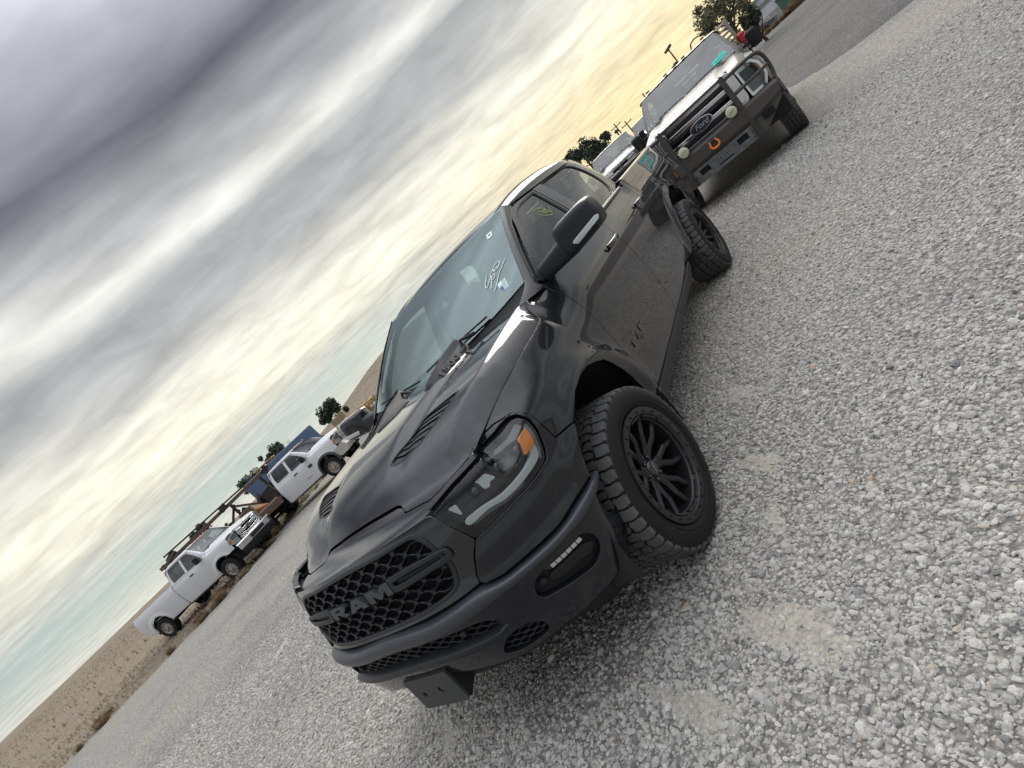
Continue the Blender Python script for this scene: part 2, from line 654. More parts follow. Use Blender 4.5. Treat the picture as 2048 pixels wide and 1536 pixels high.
def text_mesh(s, size, ext, shear=0.0, offset=0.0, sx=1.0, align='CENTER'):
    cu = bpy.data.curves.new('lettering', 'FONT')
    cu.body = s; cu.size = size; cu.extrude = ext; cu.shear = shear; cu.offset = offset
    cu.align_x = align; cu.align_y = 'CENTER'; cu.resolution_u = 3
    o = bpy.data.objects.new('lettering', cu)
    COL.objects.link(o)
    dg = bpy.context.evaluated_depsgraph_get()
    ev = o.evaluated_get(dg)
    me = ev.to_mesh()
    V = [(v.co.x * sx, v.co.y, v.co.z) for v in me.vertices]
    F = [tuple(p.vertices) for p in me.polygons]
    ev.to_mesh_clear()
    bpy.data.objects.remove(o); bpy.data.curves.remove(cu)
    return V, F
# ------------------------------------------------------------------ swept body surfaces
def nspl(xk,yk):
    """natural cubic spline, yk (n,) or (n,d)"""
    xk=np.asarray(xk,float);yk=np.asarray(yk,float);n=len(xk);h=np.diff(xk)
    A=np.eye(n);B=np.zeros((n,)+yk.shape[1:])
    for i in range(1,n-1):
        A[i,i-1]=h[i-1];A[i,i]=2*(h[i-1]+h[i]);A[i,i+1]=h[i]
        B[i]=6*((yk[i+1]-yk[i])/h[i]-(yk[i]-yk[i-1])/h[i-1])
    M=np.linalg.solve(A,B)
    def f(x):
        x=np.asarray(x,float);i=np.clip(np.searchsorted(xk,x)-1,0,n-2);a=xk[i+1]-x;b=x-xk[i];hh=h[i]
        if yk.ndim>1:a=a[...,None];b=b[...,None];hh=hh[...,None]
        return (M[i]*a**3+M[i+1]*b**3)/(6*hh)+(yk[i]/hh-M[i]*hh/6)*a+(yk[i+1]/hh-M[i+1]*hh/6)*b
    return f
def pchip(xk,yk):
    xk=np.asarray(xk,float);yk=np.asarray(yk,float);h=np.diff(xk);d=np.diff(yk)/h;m=np.zeros(len(xk))
    m[0]=d[0];m[-1]=d[-1]
    for i in range(1,len(xk)-1):
        if d[i-1]*d[i]>0:
            w1=2*h[i]+h[i-1];w2=h[i]+2*h[i-1];m[i]=(w1+w2)/(w1/d[i-1]+w2/d[i])
    def f(x):
        x=np.clip(np.asarray(x,float),xk[0],xk[-1]);i=np.clip(np.searchsorted(xk,x)-1,0,len(xk)-2)
        t=(x-xk[i])/h[i];t2=t*t;t3=t2*t
        return (2*t3-3*t2+1)*yk[i]+(t3-2*t2+t)*h[i]*m[i]+(-2*t3+3*t2)*yk[i+1]+(t3-t2)*h[i]*m[i+1]
    return f
def table(sk,zk,V):
    """smooth 2-D table: V[len(zk)][len(sk)]"""
    rows=[pchip(sk,r) for r in V]
    S=np.linspace(sk[0],sk[-1],400);Z=np.linspace(zk[0],zk[-1],200)
    R=np.array([r(S) for r in rows])
    G=np.array([pchip(zk,R[:,j])(Z) for j in range(len(S))]).T
    k=np.exp(-.5*(np.arange(-4,5)/1.6)**2);k/=k.sum()
    for ax in(0,1):
        P=np.pad(G,[(4,4),(0,0)] if ax==0 else [(0,0),(4,4)],mode='reflect',reflect_type='odd')
        G=sum(k[i]*(P[i:i+G.shape[0],:] if ax==0 else P[:,i:i+G.shape[1]]) for i in range(9))
    def f(s,z):
        a=np.clip((s-sk[0])/(sk[-1]-sk[0])*399,0,398.999);b=np.clip((z-zk[0])/(zk[-1]-zk[0])*199,0,198.999)
        i=a.astype(int);j=b.astype(int);u=a-i;v=b-j
        # C1 blend (catmull-rom in both)
        def g(jj,ii):return G[np.clip(jj,0,199),np.clip(ii,0,399)]
        def cr(p0,p1,p2,p3,t):return p1+.5*t*(p2-p0+t*(2*p0-5*p1+4*p2-p3+t*(3*(p1-p2)+p3-p0)))
        r=[cr(g(j+q,i-1),g(j+q,i),g(j+q,i+1),g(j+q,i+2),u) for q in(-1,0,1,2)]
        return cr(*r,v)
    return f
class Shell:
    """outer skin of a truck body swept round the plan curve; domain (s,z)"""
    def __init__(self,plan,sk,zk,V,arches=(),flare=.03,fr=.60,fz=.42,fw=.07,extra=None):
        plan=np.array(plan,float);t=np.r_[0,np.cumsum(np.linalg.norm(np.diff(plan,axis=0),axis=1))]
        f=nspl(t,plan);tt=np.linspace(0,t[-1],4000);P=f(tt);L=np.r_[0,np.cumsum(np.linalg.norm(np.diff(P,axis=0),axis=1))]
        self.S=np.linspace(0,L[-1],3000);self.P=np.stack([np.interp(self.S,L,P[:,0]),np.interp(self.S,L,P[:,1])],1)
        T=np.gradient(self.P,axis=0);T/=np.linalg.norm(T,axis=1)[:,None]
        self.N=np.stack([T[:,1],-T[:,0]],1)
        k=np.ones(41)/41
        for c in(0,1):
            q=np.pad(self.N[:,c],20,mode='edge');self.N[:,c]=np.convolve(q,k,'valid')
        self.N/=np.linalg.norm(self.N,axis=1)[:,None]
        self.N[:1]=[[1,0]]
        self.D=table(sk,zk,V);self.arches=arches;self.flare=flare;self.fr=fr;self.fz=fz;self.fw=fw;self.extra=extra
    def s_of_x(self,x):
        """s on the long side for a given x"""
        m=self.P[:,1]>.6*self.P[:,1].max();return np.interp(-np.asarray(x,float),-self.P[m,0],self.S[m])
    def s_of_y(self,y):
        m=self.S<self.S[np.argmax(self.P[:,1]>.9*self.P[:,1].max())];return np.interp(y,self.P[m,1],self.S[m])
    def __call__(self,a):
        a=np.asarray(a,float);s,z=a[:,0],a[:,1];sa=np.abs(s)
        x=np.interp(sa,self.S,self.P[:,0]);y=np.interp(sa,self.S,self.P[:,1])
        nx=np.interp(sa,self.S,self.N[:,0]);ny=np.interp(sa,self.S,self.N[:,1])
        d=self.D(sa,z)
        for ax in self.arches:
            r=np.hypot(x-ax,z-self.fz);side=np.clip((y-.8)/.1,0,1)
            d=d+self.flare*side*np.exp(-((r-self.fr)/self.fw)**2)*np.clip((z-.35)/.2,0,1)
        if self.extra is not None:d=d+self.extra(sa,z,x,y)
        return np.stack([x+nx*d,np.where(s<0,-1,1)*(y+ny*d),z],1)
XR=-3.725
PLAN=[(.95,0),(.945,.2),(.925,.4),(.877,.58),(.806,.72),(.723,.83),(.63,.905),(.50,.955),(.30,.985),(0,1.0),(-.4,1.0),(-.9,1.0),(-1.7,1.0),(-2.8,1.0),(-3.3,1.0),(-3.72,1.005),(-4.1,1.0),(-4.5,.995),(-4.72,.98),(-4.83,.94),(-4.87,.86),(-4.88,.4),(-4.88,0)]
zk=[.26,.34,.42,.50,.58,.68,.76,.80,.86,.95,1.02,1.08,1.13,1.17,1.21,1.26,1.31,1.36,1.42,1.47]
# columns:   s: nose .0 | .5 | .85 | corner 1.05 | 1.3 (x~.55) | 1.75(x~.1)| 2.3(x~-.45)| 2.6 door | ... | rear
COLS={
'nose':[-.14,-.08,-.01,.015,.025,.03,.03,.02,.0,-.015,-.03,-.05,-.075,-.11,-.15,-.2,-.25,-.3,-.35,-.4],
'corn':[-.14,-.09,-.03,.00,.015,.02,.015,.00,-.005,-.01,-.015,-.03,-.05,-.08,-.12,-.17,-.23,-.3,-.35,-.4],
'fendf':[-.12,-.08,-.04,-.01,.0,.0,.0,.0,.0,.0,.0,-.012,-.042,-.088,-.135,-.185,-.24,-.30,-.36,-.42],
'fend':[-.12,-.09,-.07,-.05,-.035,-.015,.0,.005,.012,.014,.01,-.002,-.018,-.036,-.062,-.098,-.15,-.21,-.28,-.35],
'fendr':[-.12,-.10,-.08,-.045,-.03,-.018,-.008,-.004,.0,.004,.004,.0,-.010,-.022,-.042,-.070,-.105,-.145,-.19,-.25],
'door':[-.12,-.10,-.08,-.045,-.028,-.022,-.018,-.014,-.008,.0,.004,.006,.004,.0,-.009,-.03,-.055,-.078,-.10,-.12],
'bed':[-.12,-.10,-.08,-.045,-.028,-.022,-.018,-.014,-.008,.0,.004,.006,.004,.0,-.006,-.02,-.035,-.05,-.062,-.08],
}
sh0=Shell(PLAN,[0,1],[0,1],[[0,0],[0,0]])
sx=sh0.s_of_x
SK=[0,.45,.80,1.05,float(sx(.5)),float(sx(.1)),float(sx(-.45)),float(sx(-.75)),float(sx(-2.7)),float(sx(-3.0)),float(sx(-4.6)),float(sh0.S[-1])]
CO=['nose','nose','corn','corn','fendf','fend','fendr','door','door','bed','bed','bed']
V=[[COLS[c][i] for c in CO] for i in range(len(zk))]
SH=Shell(PLAN,SK,zk,V,arches=(0.0-.03,XR-.02),flare=.030,fr=.60,fz=.40)
CUTX=[-.52,-.425,-.365,-.320,-.292,-.255,-.15,0,.133,.30,.40,.482,.52,.548,.62]
CUTY=[.800,.818,.850,.885,.905,.911,.908,.902,.892,.868,.846,.824,.808,.786,.73]
CUTZ=[1.40,1.385,1.330,1.288,1.278,1.276,1.268,1.259,1.249,1.228,1.207,1.187,1.176,1.160,1.145]
# hood
hx=[-.62,-.45,-.3,0,.3,.45,.55,.62,.66,.70,.76,.84,.90]
hz=[1.405,1.398,1.390,1.372,1.345,1.317,1.282,1.235,1.190,1.153,1.135,1.118,1.08]
hzf=pchip(hx,hz)
def HOOD(a):
    a=np.asarray(a,float);x,y=a[:,0],a[:,1];ay=np.abs(y)
    curl=.16*np.clip(ay/.9,0,1)**2.2     # plan curvature of the leading edge
    z=hzf(x+curl)
    # side roll-off beyond the ridge down to the shut line
    edge=.775-.13*np.clip((x-.25)/.4,0,1)
    yc=np.interp(x,CUTX,CUTY);zc=np.interp(x,CUTX,CUTZ)
    t=np.clip((ay-edge)/(yc-edge),0,1.6);z=z-np.clip(z-zc,0,1)*t**1.7
    # power dome
    f=np.clip((x+.7)/.2,0,1);w=.33-.03*x
    dome=1/(1+np.exp((ay-w)/.018));z=z+.032*dome*np.clip((.62-x)/.35,0,1)**.8
    # crown
    z=z-.03*(ay/.8)**2*np.clip((.5-x)/.5,0,1)*0
    # channel between dome and ridge
    z=z-.012*np.exp(-((ay-w-.06)/.04)**2)*np.clip((.6-x)/.3,0,1)
    return np.stack([x,y,z],1)
def GREEN(a):  # (x,z) -> y
    a=np.asarray(a,float);x,z=a[:,0],a[:,1];h=z-1.38
    y=.905-.36*h-.14*np.clip(h,0,None)**2*1.0-.012*(x+1.9)**2
    return np.stack([x,y,z],1)
def WSf(a): # domain (u in[-1,1], v in [0,1])
    a=np.asarray(a,float);u,v=a[:,0],a[:,1];au=np.abs(u)
    xb=-.40-.205*au**2.2;zb=1.402+.052*au**2;yb=.815*u
    xt=-1.335+.06*au**2.4;zt=1.897-.022*au**2;yt=.672*u
    bow=4*v*(1-v)*.018
    return np.stack([xb+(xt-xb)*v+bow*.4,yb+(yt-yb)*v,zb+(zt-zb)*v+bow],1)

_cx=np.array(CUTX);_sy=[]
for _x,_y,_z in zip(CUTX,CUTY,CUTZ):
    _sy.append(_y+.009-SH(np.array([[float(SH.s_of_x(_x)),_z]]))[0,1])
_sy=np.array(_sy)
def _extra(s,z,x,y):
    zc=np.interp(x,_cx,CUTZ);w=np.clip((z-(zc-.13))/.13,0,1);w=w*w*(3-2*w)
    fx=np.clip((x+.60)/.12,0,1)*np.clip((.66-x)/.06,0,1)
    return np.interp(x,_cx,_sy)*w*fx*(y>.6)
SH.extra=_extra
# ------------------------------------------------------------------ ground: dry dirt sheet, gravel lot, darker lane, stones
def ground_mat(name, cols, sc=34, tint=(1, 1, 1), bump=.022, sand=True, patchy=.35):
    m = bpy.data.materials.new(name)
    m.use_nodes = True
    nt = m.node_tree
    b = nt.nodes['Principled BSDF']
    b.inputs['Roughness'].default_value = .9
    b.inputs['Specular IOR Level'].default_value = .25
    tc = nd(nt, 'ShaderNodeTexCoord'); o = tc.outputs['Object']
    vo = tex(nt, 'ShaderNodeTexVoronoi', sc, o)
    vo2 = tex(nt, 'ShaderNodeTexVoronoi', sc * 2.2, o)
    nz = tex(nt, 'ShaderNodeTexNoise', patchy, o, Detail=6.0)
    nz2 = tex(nt, 'ShaderNodeTexNoise', 2.6, o, Detail=5.0)
    tone = ramp(nt, vo.outputs['Color'], [(0.0, cols[0]), (.5, cols[1]), (1.0, cols[2])])
    big = ramp(nt, nz.outputs[0], [(.35, (.80, .80, .82)), (.5, (1, 1, 1)), (.68, (1.10, 1.05, .95))])
    c = mixc(nt, 1.0, tone, big, 'MULTIPLY')
    if sand:
        sd_ = ramp(nt, nz2.outputs[0], [(.60, (0, 0, 0)), (.70, (.55, .55, .55))])
        c = mixc(nt, sd_, c, (.33, .29, .235))
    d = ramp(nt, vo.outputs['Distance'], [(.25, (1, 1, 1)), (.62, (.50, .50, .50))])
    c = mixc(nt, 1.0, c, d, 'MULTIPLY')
    nt.links.new(c, b.inputs['Base Color'])
    h = mth(nt, 'ADD', mth(nt, 'MULTIPLY', vo.outputs['Distance'], -1.0), mth(nt, 'MULTIPLY', vo2.outputs['Distance'], -.4))
    bp = nd(nt, 'ShaderNodeBump'); bp.inputs['Strength'].default_value = .9; bp.inputs['Distance'].default_value = bump
    nt.links.new(h, bp.inputs['Height'])
    lk(nt, bp, 0, b, 'Normal')
    return m
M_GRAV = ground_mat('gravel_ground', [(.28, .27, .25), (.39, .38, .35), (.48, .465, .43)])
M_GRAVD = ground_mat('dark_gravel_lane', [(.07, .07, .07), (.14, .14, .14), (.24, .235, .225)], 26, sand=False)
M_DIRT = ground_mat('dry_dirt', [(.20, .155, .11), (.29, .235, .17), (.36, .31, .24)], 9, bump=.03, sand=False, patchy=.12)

# terrain: flat yard, a low dry rise far off on the left
xs = np.concatenate([np.linspace(-900, -120, 27), np.linspace(-110, 60, 18), np.linspace(80, 900, 12)])
ys = np.concatenate([np.linspace(-900, -160, 27), np.linspace(-150, 60, 22), np.linspace(80, 900, 12)])
Xg, Yg = np.meshgrid(xs, ys)
def terr(x, y):
    az = np.degrees(np.arctan2(y, x)); r = np.hypot(x, y)
    k = np.exp(-((az + 139) / 10.5) ** 2) * np.clip((r - 60) / 160, 0, 1) ** 1.3
    return k * 10.0 * np.clip(1 - (r - 420) / 900, .3, 1) + .6 * np.clip((r - 150) / 300, 0, 1) * (np.sin(x * .021) * np.cos(y * .017))
Zg = terr(Xg, Yg)
V = np.stack([Xg.ravel(), Yg.ravel(), Zg.ravel()], 1)
nx_, ny_ = len(xs), len(ys)
F = [(j * nx_ + i, j * nx_ + i + 1, (j + 1) * nx_ + i + 1, (j + 1) * nx_ + i) for j in range(ny_ - 1) for i in range(nx_ - 1)]
tag(mk('ground', V, F, M_DIRT, None, True), 'dry dirt ground', kind='structure')
# gravel lot
edge = [(-57.5, 60), (-57.5, 2.6), (-56.8, -1), (-54, -9), (-47, -17), (-38, -24), (-27, -26.5), (-20, -25), (-13.5, -21.8), (-10.2, -19.9), (-7.6, -18.2), (-5.4, -17.3), (-3.2, -17.5), (1, -18.8), (8, -20.5), (18, -21), (45, -22), (60, 0), (50, 60)]
ed = cspl(edge, 8, True)
jr = np.random.default_rng(3)
ed = ed + jr.normal(0, .10, ed.shape)
mb = MB(); n = len(ed)
mb.prism([tuple(p) for p in ed], lambda a, b: (a, b, -.02), lambda a, b: (a, b, .004))
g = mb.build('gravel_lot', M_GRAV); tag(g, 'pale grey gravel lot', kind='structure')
de = cspl([(-57.2, 58), (-57.2, 2.8), (-40, 2.3), (-24, 2.2), (-15.5, 2.15), (-13.4, 2.3), (-12.3, 2.7), (-11.4, 3.5), (-10.8, 5), (-10, 9), (-8, 20), (-4, 58)], 6, True)
de = de + jr.normal(0, .05, de.shape)
mb = MB().prism([tuple(p) for p in de], lambda a, b: (a, b, .0), lambda a, b: (a, b, .008))
tag(mb.build('dark_gravel_lane', M_GRAVD), 'darker gravel lane', kind='structure')

# thin sandy patches where the fines lie on top
SAND = [(-1.10, 1.15, 0.32, 0.10, 0.8), (-0.32, 1.27, 0.20, 0.09, 0.9), (0.68, 1.38, 0.30, 0.13, 1.0), (0.91, 1.00, 0.26, 0.08, 1.1), (0.11, 1.33, 0.14, 0.06, 0.3), (0.89, -0.53, 0.22, 0.07, 0.7), (-0.64, -5.43, 0.35, 0.10, 0.4)]
M_SAND = mat('sandy_fines', (.36, .335, .29), rough=.95, spec=.1, var=.25, vscale=60, bump=.5, bscale=220)
rs = np.random.default_rng(8)
for (sx_, sy_, rx_, ry_, an) in SAND:
    V = [(sx_, sy_, .009)]; F = []
    K = 40
    for ring, (q, z) in enumerate(((.3, .0085), (.55, .0065), (.80, .0045))):
        for k in range(K):
            a = 2 * PI * k / K
            w = 1 + (.22 * math.sin(3 * a + sx_ * 5) + .15 * math.sin(7 * a + sy_ * 9) + rs.normal(0, .06)) * q
            u, v = rx_ * q * w * math.cos(a), ry_ * q * w * math.sin(a)
            V.append((sx_ + u * math.cos(an) - v * math.sin(an), sy_ + u * math.sin(an) + v * math.cos(an), z))
    F += [(0, 1 + k, 1 + (k + 1) % K) for k in range(K)]
    for ring in (0, 1):
        F += [(1 + ring * K + k, 1 + (ring + 1) * K + k, 1 + (ring + 1) * K + (k + 1) % K, 1 + ring * K + (k + 1) % K) for k in range(K)]
    tag(mk('sand_patch', V, F, M_SAND, None, True), 'sandy patch', kind='structure')

# loose stones near the camera, scattered with geometry nodes
def stones():
    r = np.random.default_rng(11)
    pts = []
    # footprint of the frame on the ground, with a margin
    N = 1900000
    P = np.stack([r.uniform(-9, 4.5, N), r.uniform(-8, 6.5, N)], 1)
    d = np.hypot(P[:, 0] - 2.054, P[:, 1] - 2.271)
    Q = np.stack([P[:, 0] - CAMP.x, P[:, 1] - CAMP.y, np.full(N, -CAMP.z)], 1)
    cz = Q @ np.array(_f); cx = Q @ np.array(_R) / np.maximum(cz, .01); cy = Q @ np.array(_U) / np.maximum(cz, .01)
    vis = (cz > .2) & (np.abs(cx) < 1.12) & (np.abs(cy) < .88) & (d < 9.5)
    P = P[vis]; d = d[vis]
    dens_ = N / (13.5 * 14.5)
    want = np.where(d < 4, 6500, 6500 * (4 / np.maximum(d, 4)) ** 1.7)
    # thinner patches where the fines show through
    pat = np.sin(P[:, 0] * 1.9 + 1.3 * np.sin(P[:, 1] * 1.1)) * np.sin(P[:, 1] * 1.5 + 1.7 * np.sin(P[:, 0] * .8 + 2))
    want = want * np.where(pat > .72, .35, 1.0)
    for (sx_, sy_, rx_, ry_, an) in SAND:
        u = (P[:, 0] - sx_) * math.cos(an) + (P[:, 1] - sy_) * math.sin(an); v = -(P[:, 0] - sx_) * math.sin(an) + (P[:, 1] - sy_) * math.cos(an)
        q = (u / rx_) ** 2 + (v / ry_) ** 2
        want = want * np.clip(.42 + q * .6, .42, 1)
    k = r.random(len(P)) < want / dens_
    P = P[k]; d = d[k]
    n = len(P)
    s = np.exp(r.normal(math.log(.0062), .40, n)) * np.clip(d / 6.0, 1, 1.5)
    s = np.clip(s, .0030, .019)
    me = bpy.data.meshes.new('gravel_stones')
    z = r.uniform(.0, .007, n) + s * .05
    me.from_pydata(np.stack([P[:, 0], P[:, 1], z], 1).tolist(), [], [])
    a = me.attributes.new('scl', 'FLOAT_VECTOR', 'POINT')
    sc = np.stack([s * r.uniform(.8, 1.45, n), s * r.uniform(.75, 1.1, n), s * r.uniform(.5, .85, n)], 1)
    a.data.foreach_set('vector', sc.ravel().astype(np.float32))
    a = me.attributes.new('rot', 'FLOAT_VECTOR', 'POINT')
    a.data.foreach_set('vector', np.stack([r.normal(0, .45, n), r.normal(0, .45, n), r.uniform(0, 6.28, n)], 1).ravel().astype(np.float32))
    a = me.attributes.new('pick', 'INT', 'POINT')
    a.data.foreach_set('value', r.integers(0, 5, n).astype(np.int32))
    a = me.attributes.new('tone', 'FLOAT', 'POINT')
    a.data.foreach_set('value', r.random(n).astype(np.float32))
    o = bpy.data.objects.new('gravel_stones', me)
    COL.objects.link(o)
    ms = bpy.data.materials.new('gravel_stone')
    ms.use_nodes = True
    nt = ms.node_tree; b = nt.nodes['Principled BSDF']
    b.inputs['Roughness'].default_value = .85; b.inputs['Specular IOR Level'].default_value = .3
    at = nd(nt, 'ShaderNodeAttribute'); at.attribute_type = 'INSTANCER'; at.attribute_name = 'tone'
    tc = nd(nt, 'ShaderNodeTexCoord')
    c = ramp(nt, at.outputs['Fac'], [(0, (.15, .15, .152)), (.04, (.23, .228, .222)), (.14, (.34, .332, .31)), (.5, (.40, .39, .36)), (.85, (.46, .447, .41)), (.97, (.53, .515, .48)), (.98, (.38, .34, .29)), (.996, (.40, .35, .30)), (1.0, (.42, .31, .20))])
    nz = tex(nt, 'ShaderNodeTexNoise', 2.2, tc.outputs['Object'], Detail=5.0)
    c2 = ramp(nt, nz.outputs[0], [(.3, (.75, .75, .75)), (.7, (1.12, 1.12, 1.12))])
    nt.links.new(mixc(nt, 1.0, c, c2, 'MULTIPLY'), b.inputs['Base Color'])
    me.materials.append(ms)
    G = bpy.data.node_groups.new('scatter_stones', 'GeometryNodeTree')
    G.interface.new_socket('Geometry', in_out='INPUT', socket_type='NodeSocketGeometry')
    G.interface.new_socket('Geometry', in_out='OUTPUT', socket_type='NodeSocketGeometry')
    gi = G.nodes.new('NodeGroupInput'); go = G.nodes.new('NodeGroupOutput')
    gti = G.nodes.new('GeometryNodeGeometryToInstance')
    for i in range(5):
        ic = G.nodes.new('GeometryNodeMeshIcoSphere'); ic.inputs['Radius'].default_value = 1.0; ic.inputs['Subdivisions'].default_value = 2
        sp = G.nodes.new('GeometryNodeSetPosition')
        nz = G.nodes.new('ShaderNodeTexNoise'); nz.noise_dimensions = '4D'
        nz.inputs['W'].default_value = i * 7.3; nz.inputs['Scale'].default_value = .85; nz.inputs['Detail'].default_value = 1.5
        vm = G.nodes.new('ShaderNodeVectorMath'); vm.operation = 'MULTIPLY_ADD'
        vm.inputs[1].default_value = (1.5, 1.5, 1.5); vm.inputs[2].default_value = (-.75, -.75, -.75)
        G.links.new(nz.outputs['Color'], vm.inputs[0])
        G.links.new(vm.outputs[0], sp.inputs['Offset'])
        G.links.new(ic.outputs[0], sp.inputs['Geometry'])
        sm = G.nodes.new('GeometryNodeSetMaterial'); sm.inputs['Material'].default_value = ms
        G.links.new(sp.outputs[0], sm.inputs['Geometry'])
        G.links.new(sm.outputs[0], gti.inputs[0])
    ip = G.nodes.new('GeometryNodeInstanceOnPoints')
    ip.inputs['Pick Instance'].default_value = True
    def na(nm, dt):
        x = G.nodes.new('GeometryNodeInputNamedAttribute'); x.data_type = dt; x.inputs['Name'].default_value = nm
        return x.outputs['Attribute']
    G.links.new(gi.outputs[0], ip.inputs['Points'])
    G.links.new(gti.outputs[0], ip.inputs['Instance'])
    G.links.new(na('pick', 'INT'), ip.inputs['Instance Index'])
    e2r = G.nodes.new('FunctionNodeEulerToRotation')
    G.links.new(na('rot', 'FLOAT_VECTOR'), e2r.inputs[0])
    G.links.new(e2r.outputs[0], ip.inputs['Rotation'])
    G.links.new(na('scl', 'FLOAT_VECTOR'), ip.inputs['Scale'])
    G.links.new(ip.outputs[0], go.inputs[0])
    md = o.modifiers.new('scatter', 'NODES'); md.node_group = G
    print('stones', n)
    return o
tag(stones(), 'loose grey gravel stones over the lot', 'gravel', kind='stuff')
# ------------------------------------------------------------------ black pickup
M_PAINT = mat('black_paint', (.003, .004, .007), rough=.4, spec=.08, coat=1.0, coat_r=.02, dust=(.045, 2.2), dust_top=(.5, 1.15, .12), dust_col=(.13, .125, .115))
M_HOODP = mat('black_paint_hood', (.004, .005, .010), rough=.4, spec=.08, coat=1.0, coat_r=.035, dust=(.022, 9.0), dust_col=(.16, .16, .16))
M_SATIN = mat('satin_black_trim', (.012, .014, .019), rough=.42, spec=.35, dust=(.03, 5.0))
M_PLAST = mat('textured_black_plastic', (.006, .007, .009), rough=.6, spec=.25, bump=.25, bscale=350, dust=(.05, 3.0))
M_DARK = mat('dark_cavity', (.006, .006, .007), rough=.9)
M_GRILL = mat('grille_black', (.006, .007, .009), rough=.38, spec=.3, dust=(.04, 6.0))
M_RUB = mat('tyre_rubber', (.016, .016, .016), rough=.78, spec=.2, dust=(.55, 4.0), dust_col=(.15, .15, .145), bump=.2, bscale=120)
M_RUBS = mat('tyre_sidewall', (.008, .008, .009), rough=.65, spec=.2, dust=(.12, 5.0), dust_col=(.07, .065, .06), bump=.12, bscale=90)
M_RIM = mat('black_wheel', (.005, .005, .007), rough=.4, spec=.3, coat=.25, coat_r=.2, dust=(.05, 9.0))
M_STEEL = mat('bare_steel', (.35, .35, .36), rough=.35, metal=1.0)
M_STRIP = mat('bumper_satin_strip', (.028, .031, .042), rough=.33, dust=(.05, 5.0))
M_CHROME = mat('chrome', (.72, .73, .75), rough=.12, metal=1.0, dust=(.10, 5.0))
M_SEAL = mat('window_seal', (.018, .018, .02), rough=.5)
M_GLOSS = mat('gloss_black_trim', (.008, .008, .010), rough=.12, coat=.6, coat_r=.03)
M_WS = glass('windshield_glass', (.74, .90, .86), 1.3, base=.07, gcol=(.80, .97, .97))
M_TINT = glass('tinted_glass', (.30, .36, .36), .9, base=.03)
M_LENS = glass('lamp_lens', (.75, .78, .78), .6)
M_HLBK = mat('lamp_bezel', (.022, .022, .024), rough=.35, metal=.3)
M_HLGR = mat('lamp_side_diffuser', (.16, .165, .17), rough=.5)
M_REFL = mat('lamp_reflector', (.62, .63, .64), rough=.28, metal=.8)
M_DRL = mat('lamp_light_guide', (.55, .57, .59), rough=.22, coat=.5)
M_AMBER = mat('amber_marker', (.85, .22, .015), rough=.25, coat=1.0)
M_INT = mat('interior_black', (.055, .058, .062), rough=.7)
M_INTG = mat('interior_grey', (.20, .205, .21), rough=.8)
M_INTL = mat('headliner', (.42, .42, .40), rough=.9)
M_WHITE = mat('white_marker_ink', (.85, .88, .88), rough=.6)
M_YEL = mat('yellow_marker_ink', (.60, .62, .16), rough=.6)
M_LBL = mat('sticker_white', (.62, .78, .78), rough=.5)
M_LBLB = mat('sticker_blue', (.06, .10, .28), rough=.5)
M_DARKPL = mat('dark_metal_underside', (.018, .018, .018), rough=.85)

ram = empty('pickup_truck', 'black crew cab pickup with black wheels and black grille parked nearest on the gravel', 'pickup truck')
CEN = (-2.0, 0.0, 0.9)

def sxz(lst):
    """(x,z) on the long side -> (s,z)"""
    return [(float(SH.s_of_x(a)), b) for a, b in lst]

sxf = lambda x: float(SH.s_of_x(x))
# arch openings (s,z), front then rear
ARCH = [(.455, .60), (.43, .74), (.36, .87), (.25, .955), (.12, .998), (0, 1.010), (-.10, 1.0), (-.19, .967), (-.27, .930), (-.335, .87), (-.405, .79), (-.46, .705), (-.50, .61), (-.525, .52)]
archF = [(sxf(a), b) for a, b in ARCH]
archR = [(sxf(-3.725 + a * 1.02), b + .015) for a, b in [(.50, .50), (.475, .62), (.43, .74), (.36, .87), (.25, .955), (.12, 1.0), (0, 1.012), (-.12, 1.0), (-.25, .955), (-.36, .87), (-.43, .74), (-.475, .62), (-.50, .52)]]

# ---- fenders
seamF = [(-.605, 1.435), (-.590, 1.37), (-.588, 1.30), (-.592, 1.256), (-.573, 1.142), (-.575, 1.02), (-.580, .905), (-.60, .80), (-.632, .729), (-.64, .62), (-.63, .49)]
hoodcut = [(a, b) for a, b in zip(CUTX, CUTZ)][::-1][1:]
fo = [(sxf(x), z) for x, z in hoodcut]
fo += [(sxf(x + .004), z) for x, z in seamF]
fo += [(sxf(-.55), .47), (sxf(-.527), .475)]
fo += [p for p in archF[::-1][0:10]]
fo += [(sxf(.30), .965 - .03), (1.44, .985), (1.30, .990), (1.262, .995), (1.262, 1.06), (1.268, 1.12), (1.235, 1.160), (1.16, 1.176), (1.06, 1.178)]
# keep the arch only down to the bumper seam
fo = [(sxf(x), z) for x, z in hoodcut] + [(sxf(x + .004), z) for x, z in seamF] + [(sxf(-.55), .47)] + archF[::-1][0:10] + [(sxf(.27), .940), (1.34, .950), (1.262, .965), (1.266, 1.03), (1.272, 1.10), (1.245, 1.155), (1.17, 1.176), (1.06, 1.178)]
panel('fender', fo, SH, M_PAINT, ram, sp=.028, ref=CEN, mirror=True, hem=.03, fil=.0008)

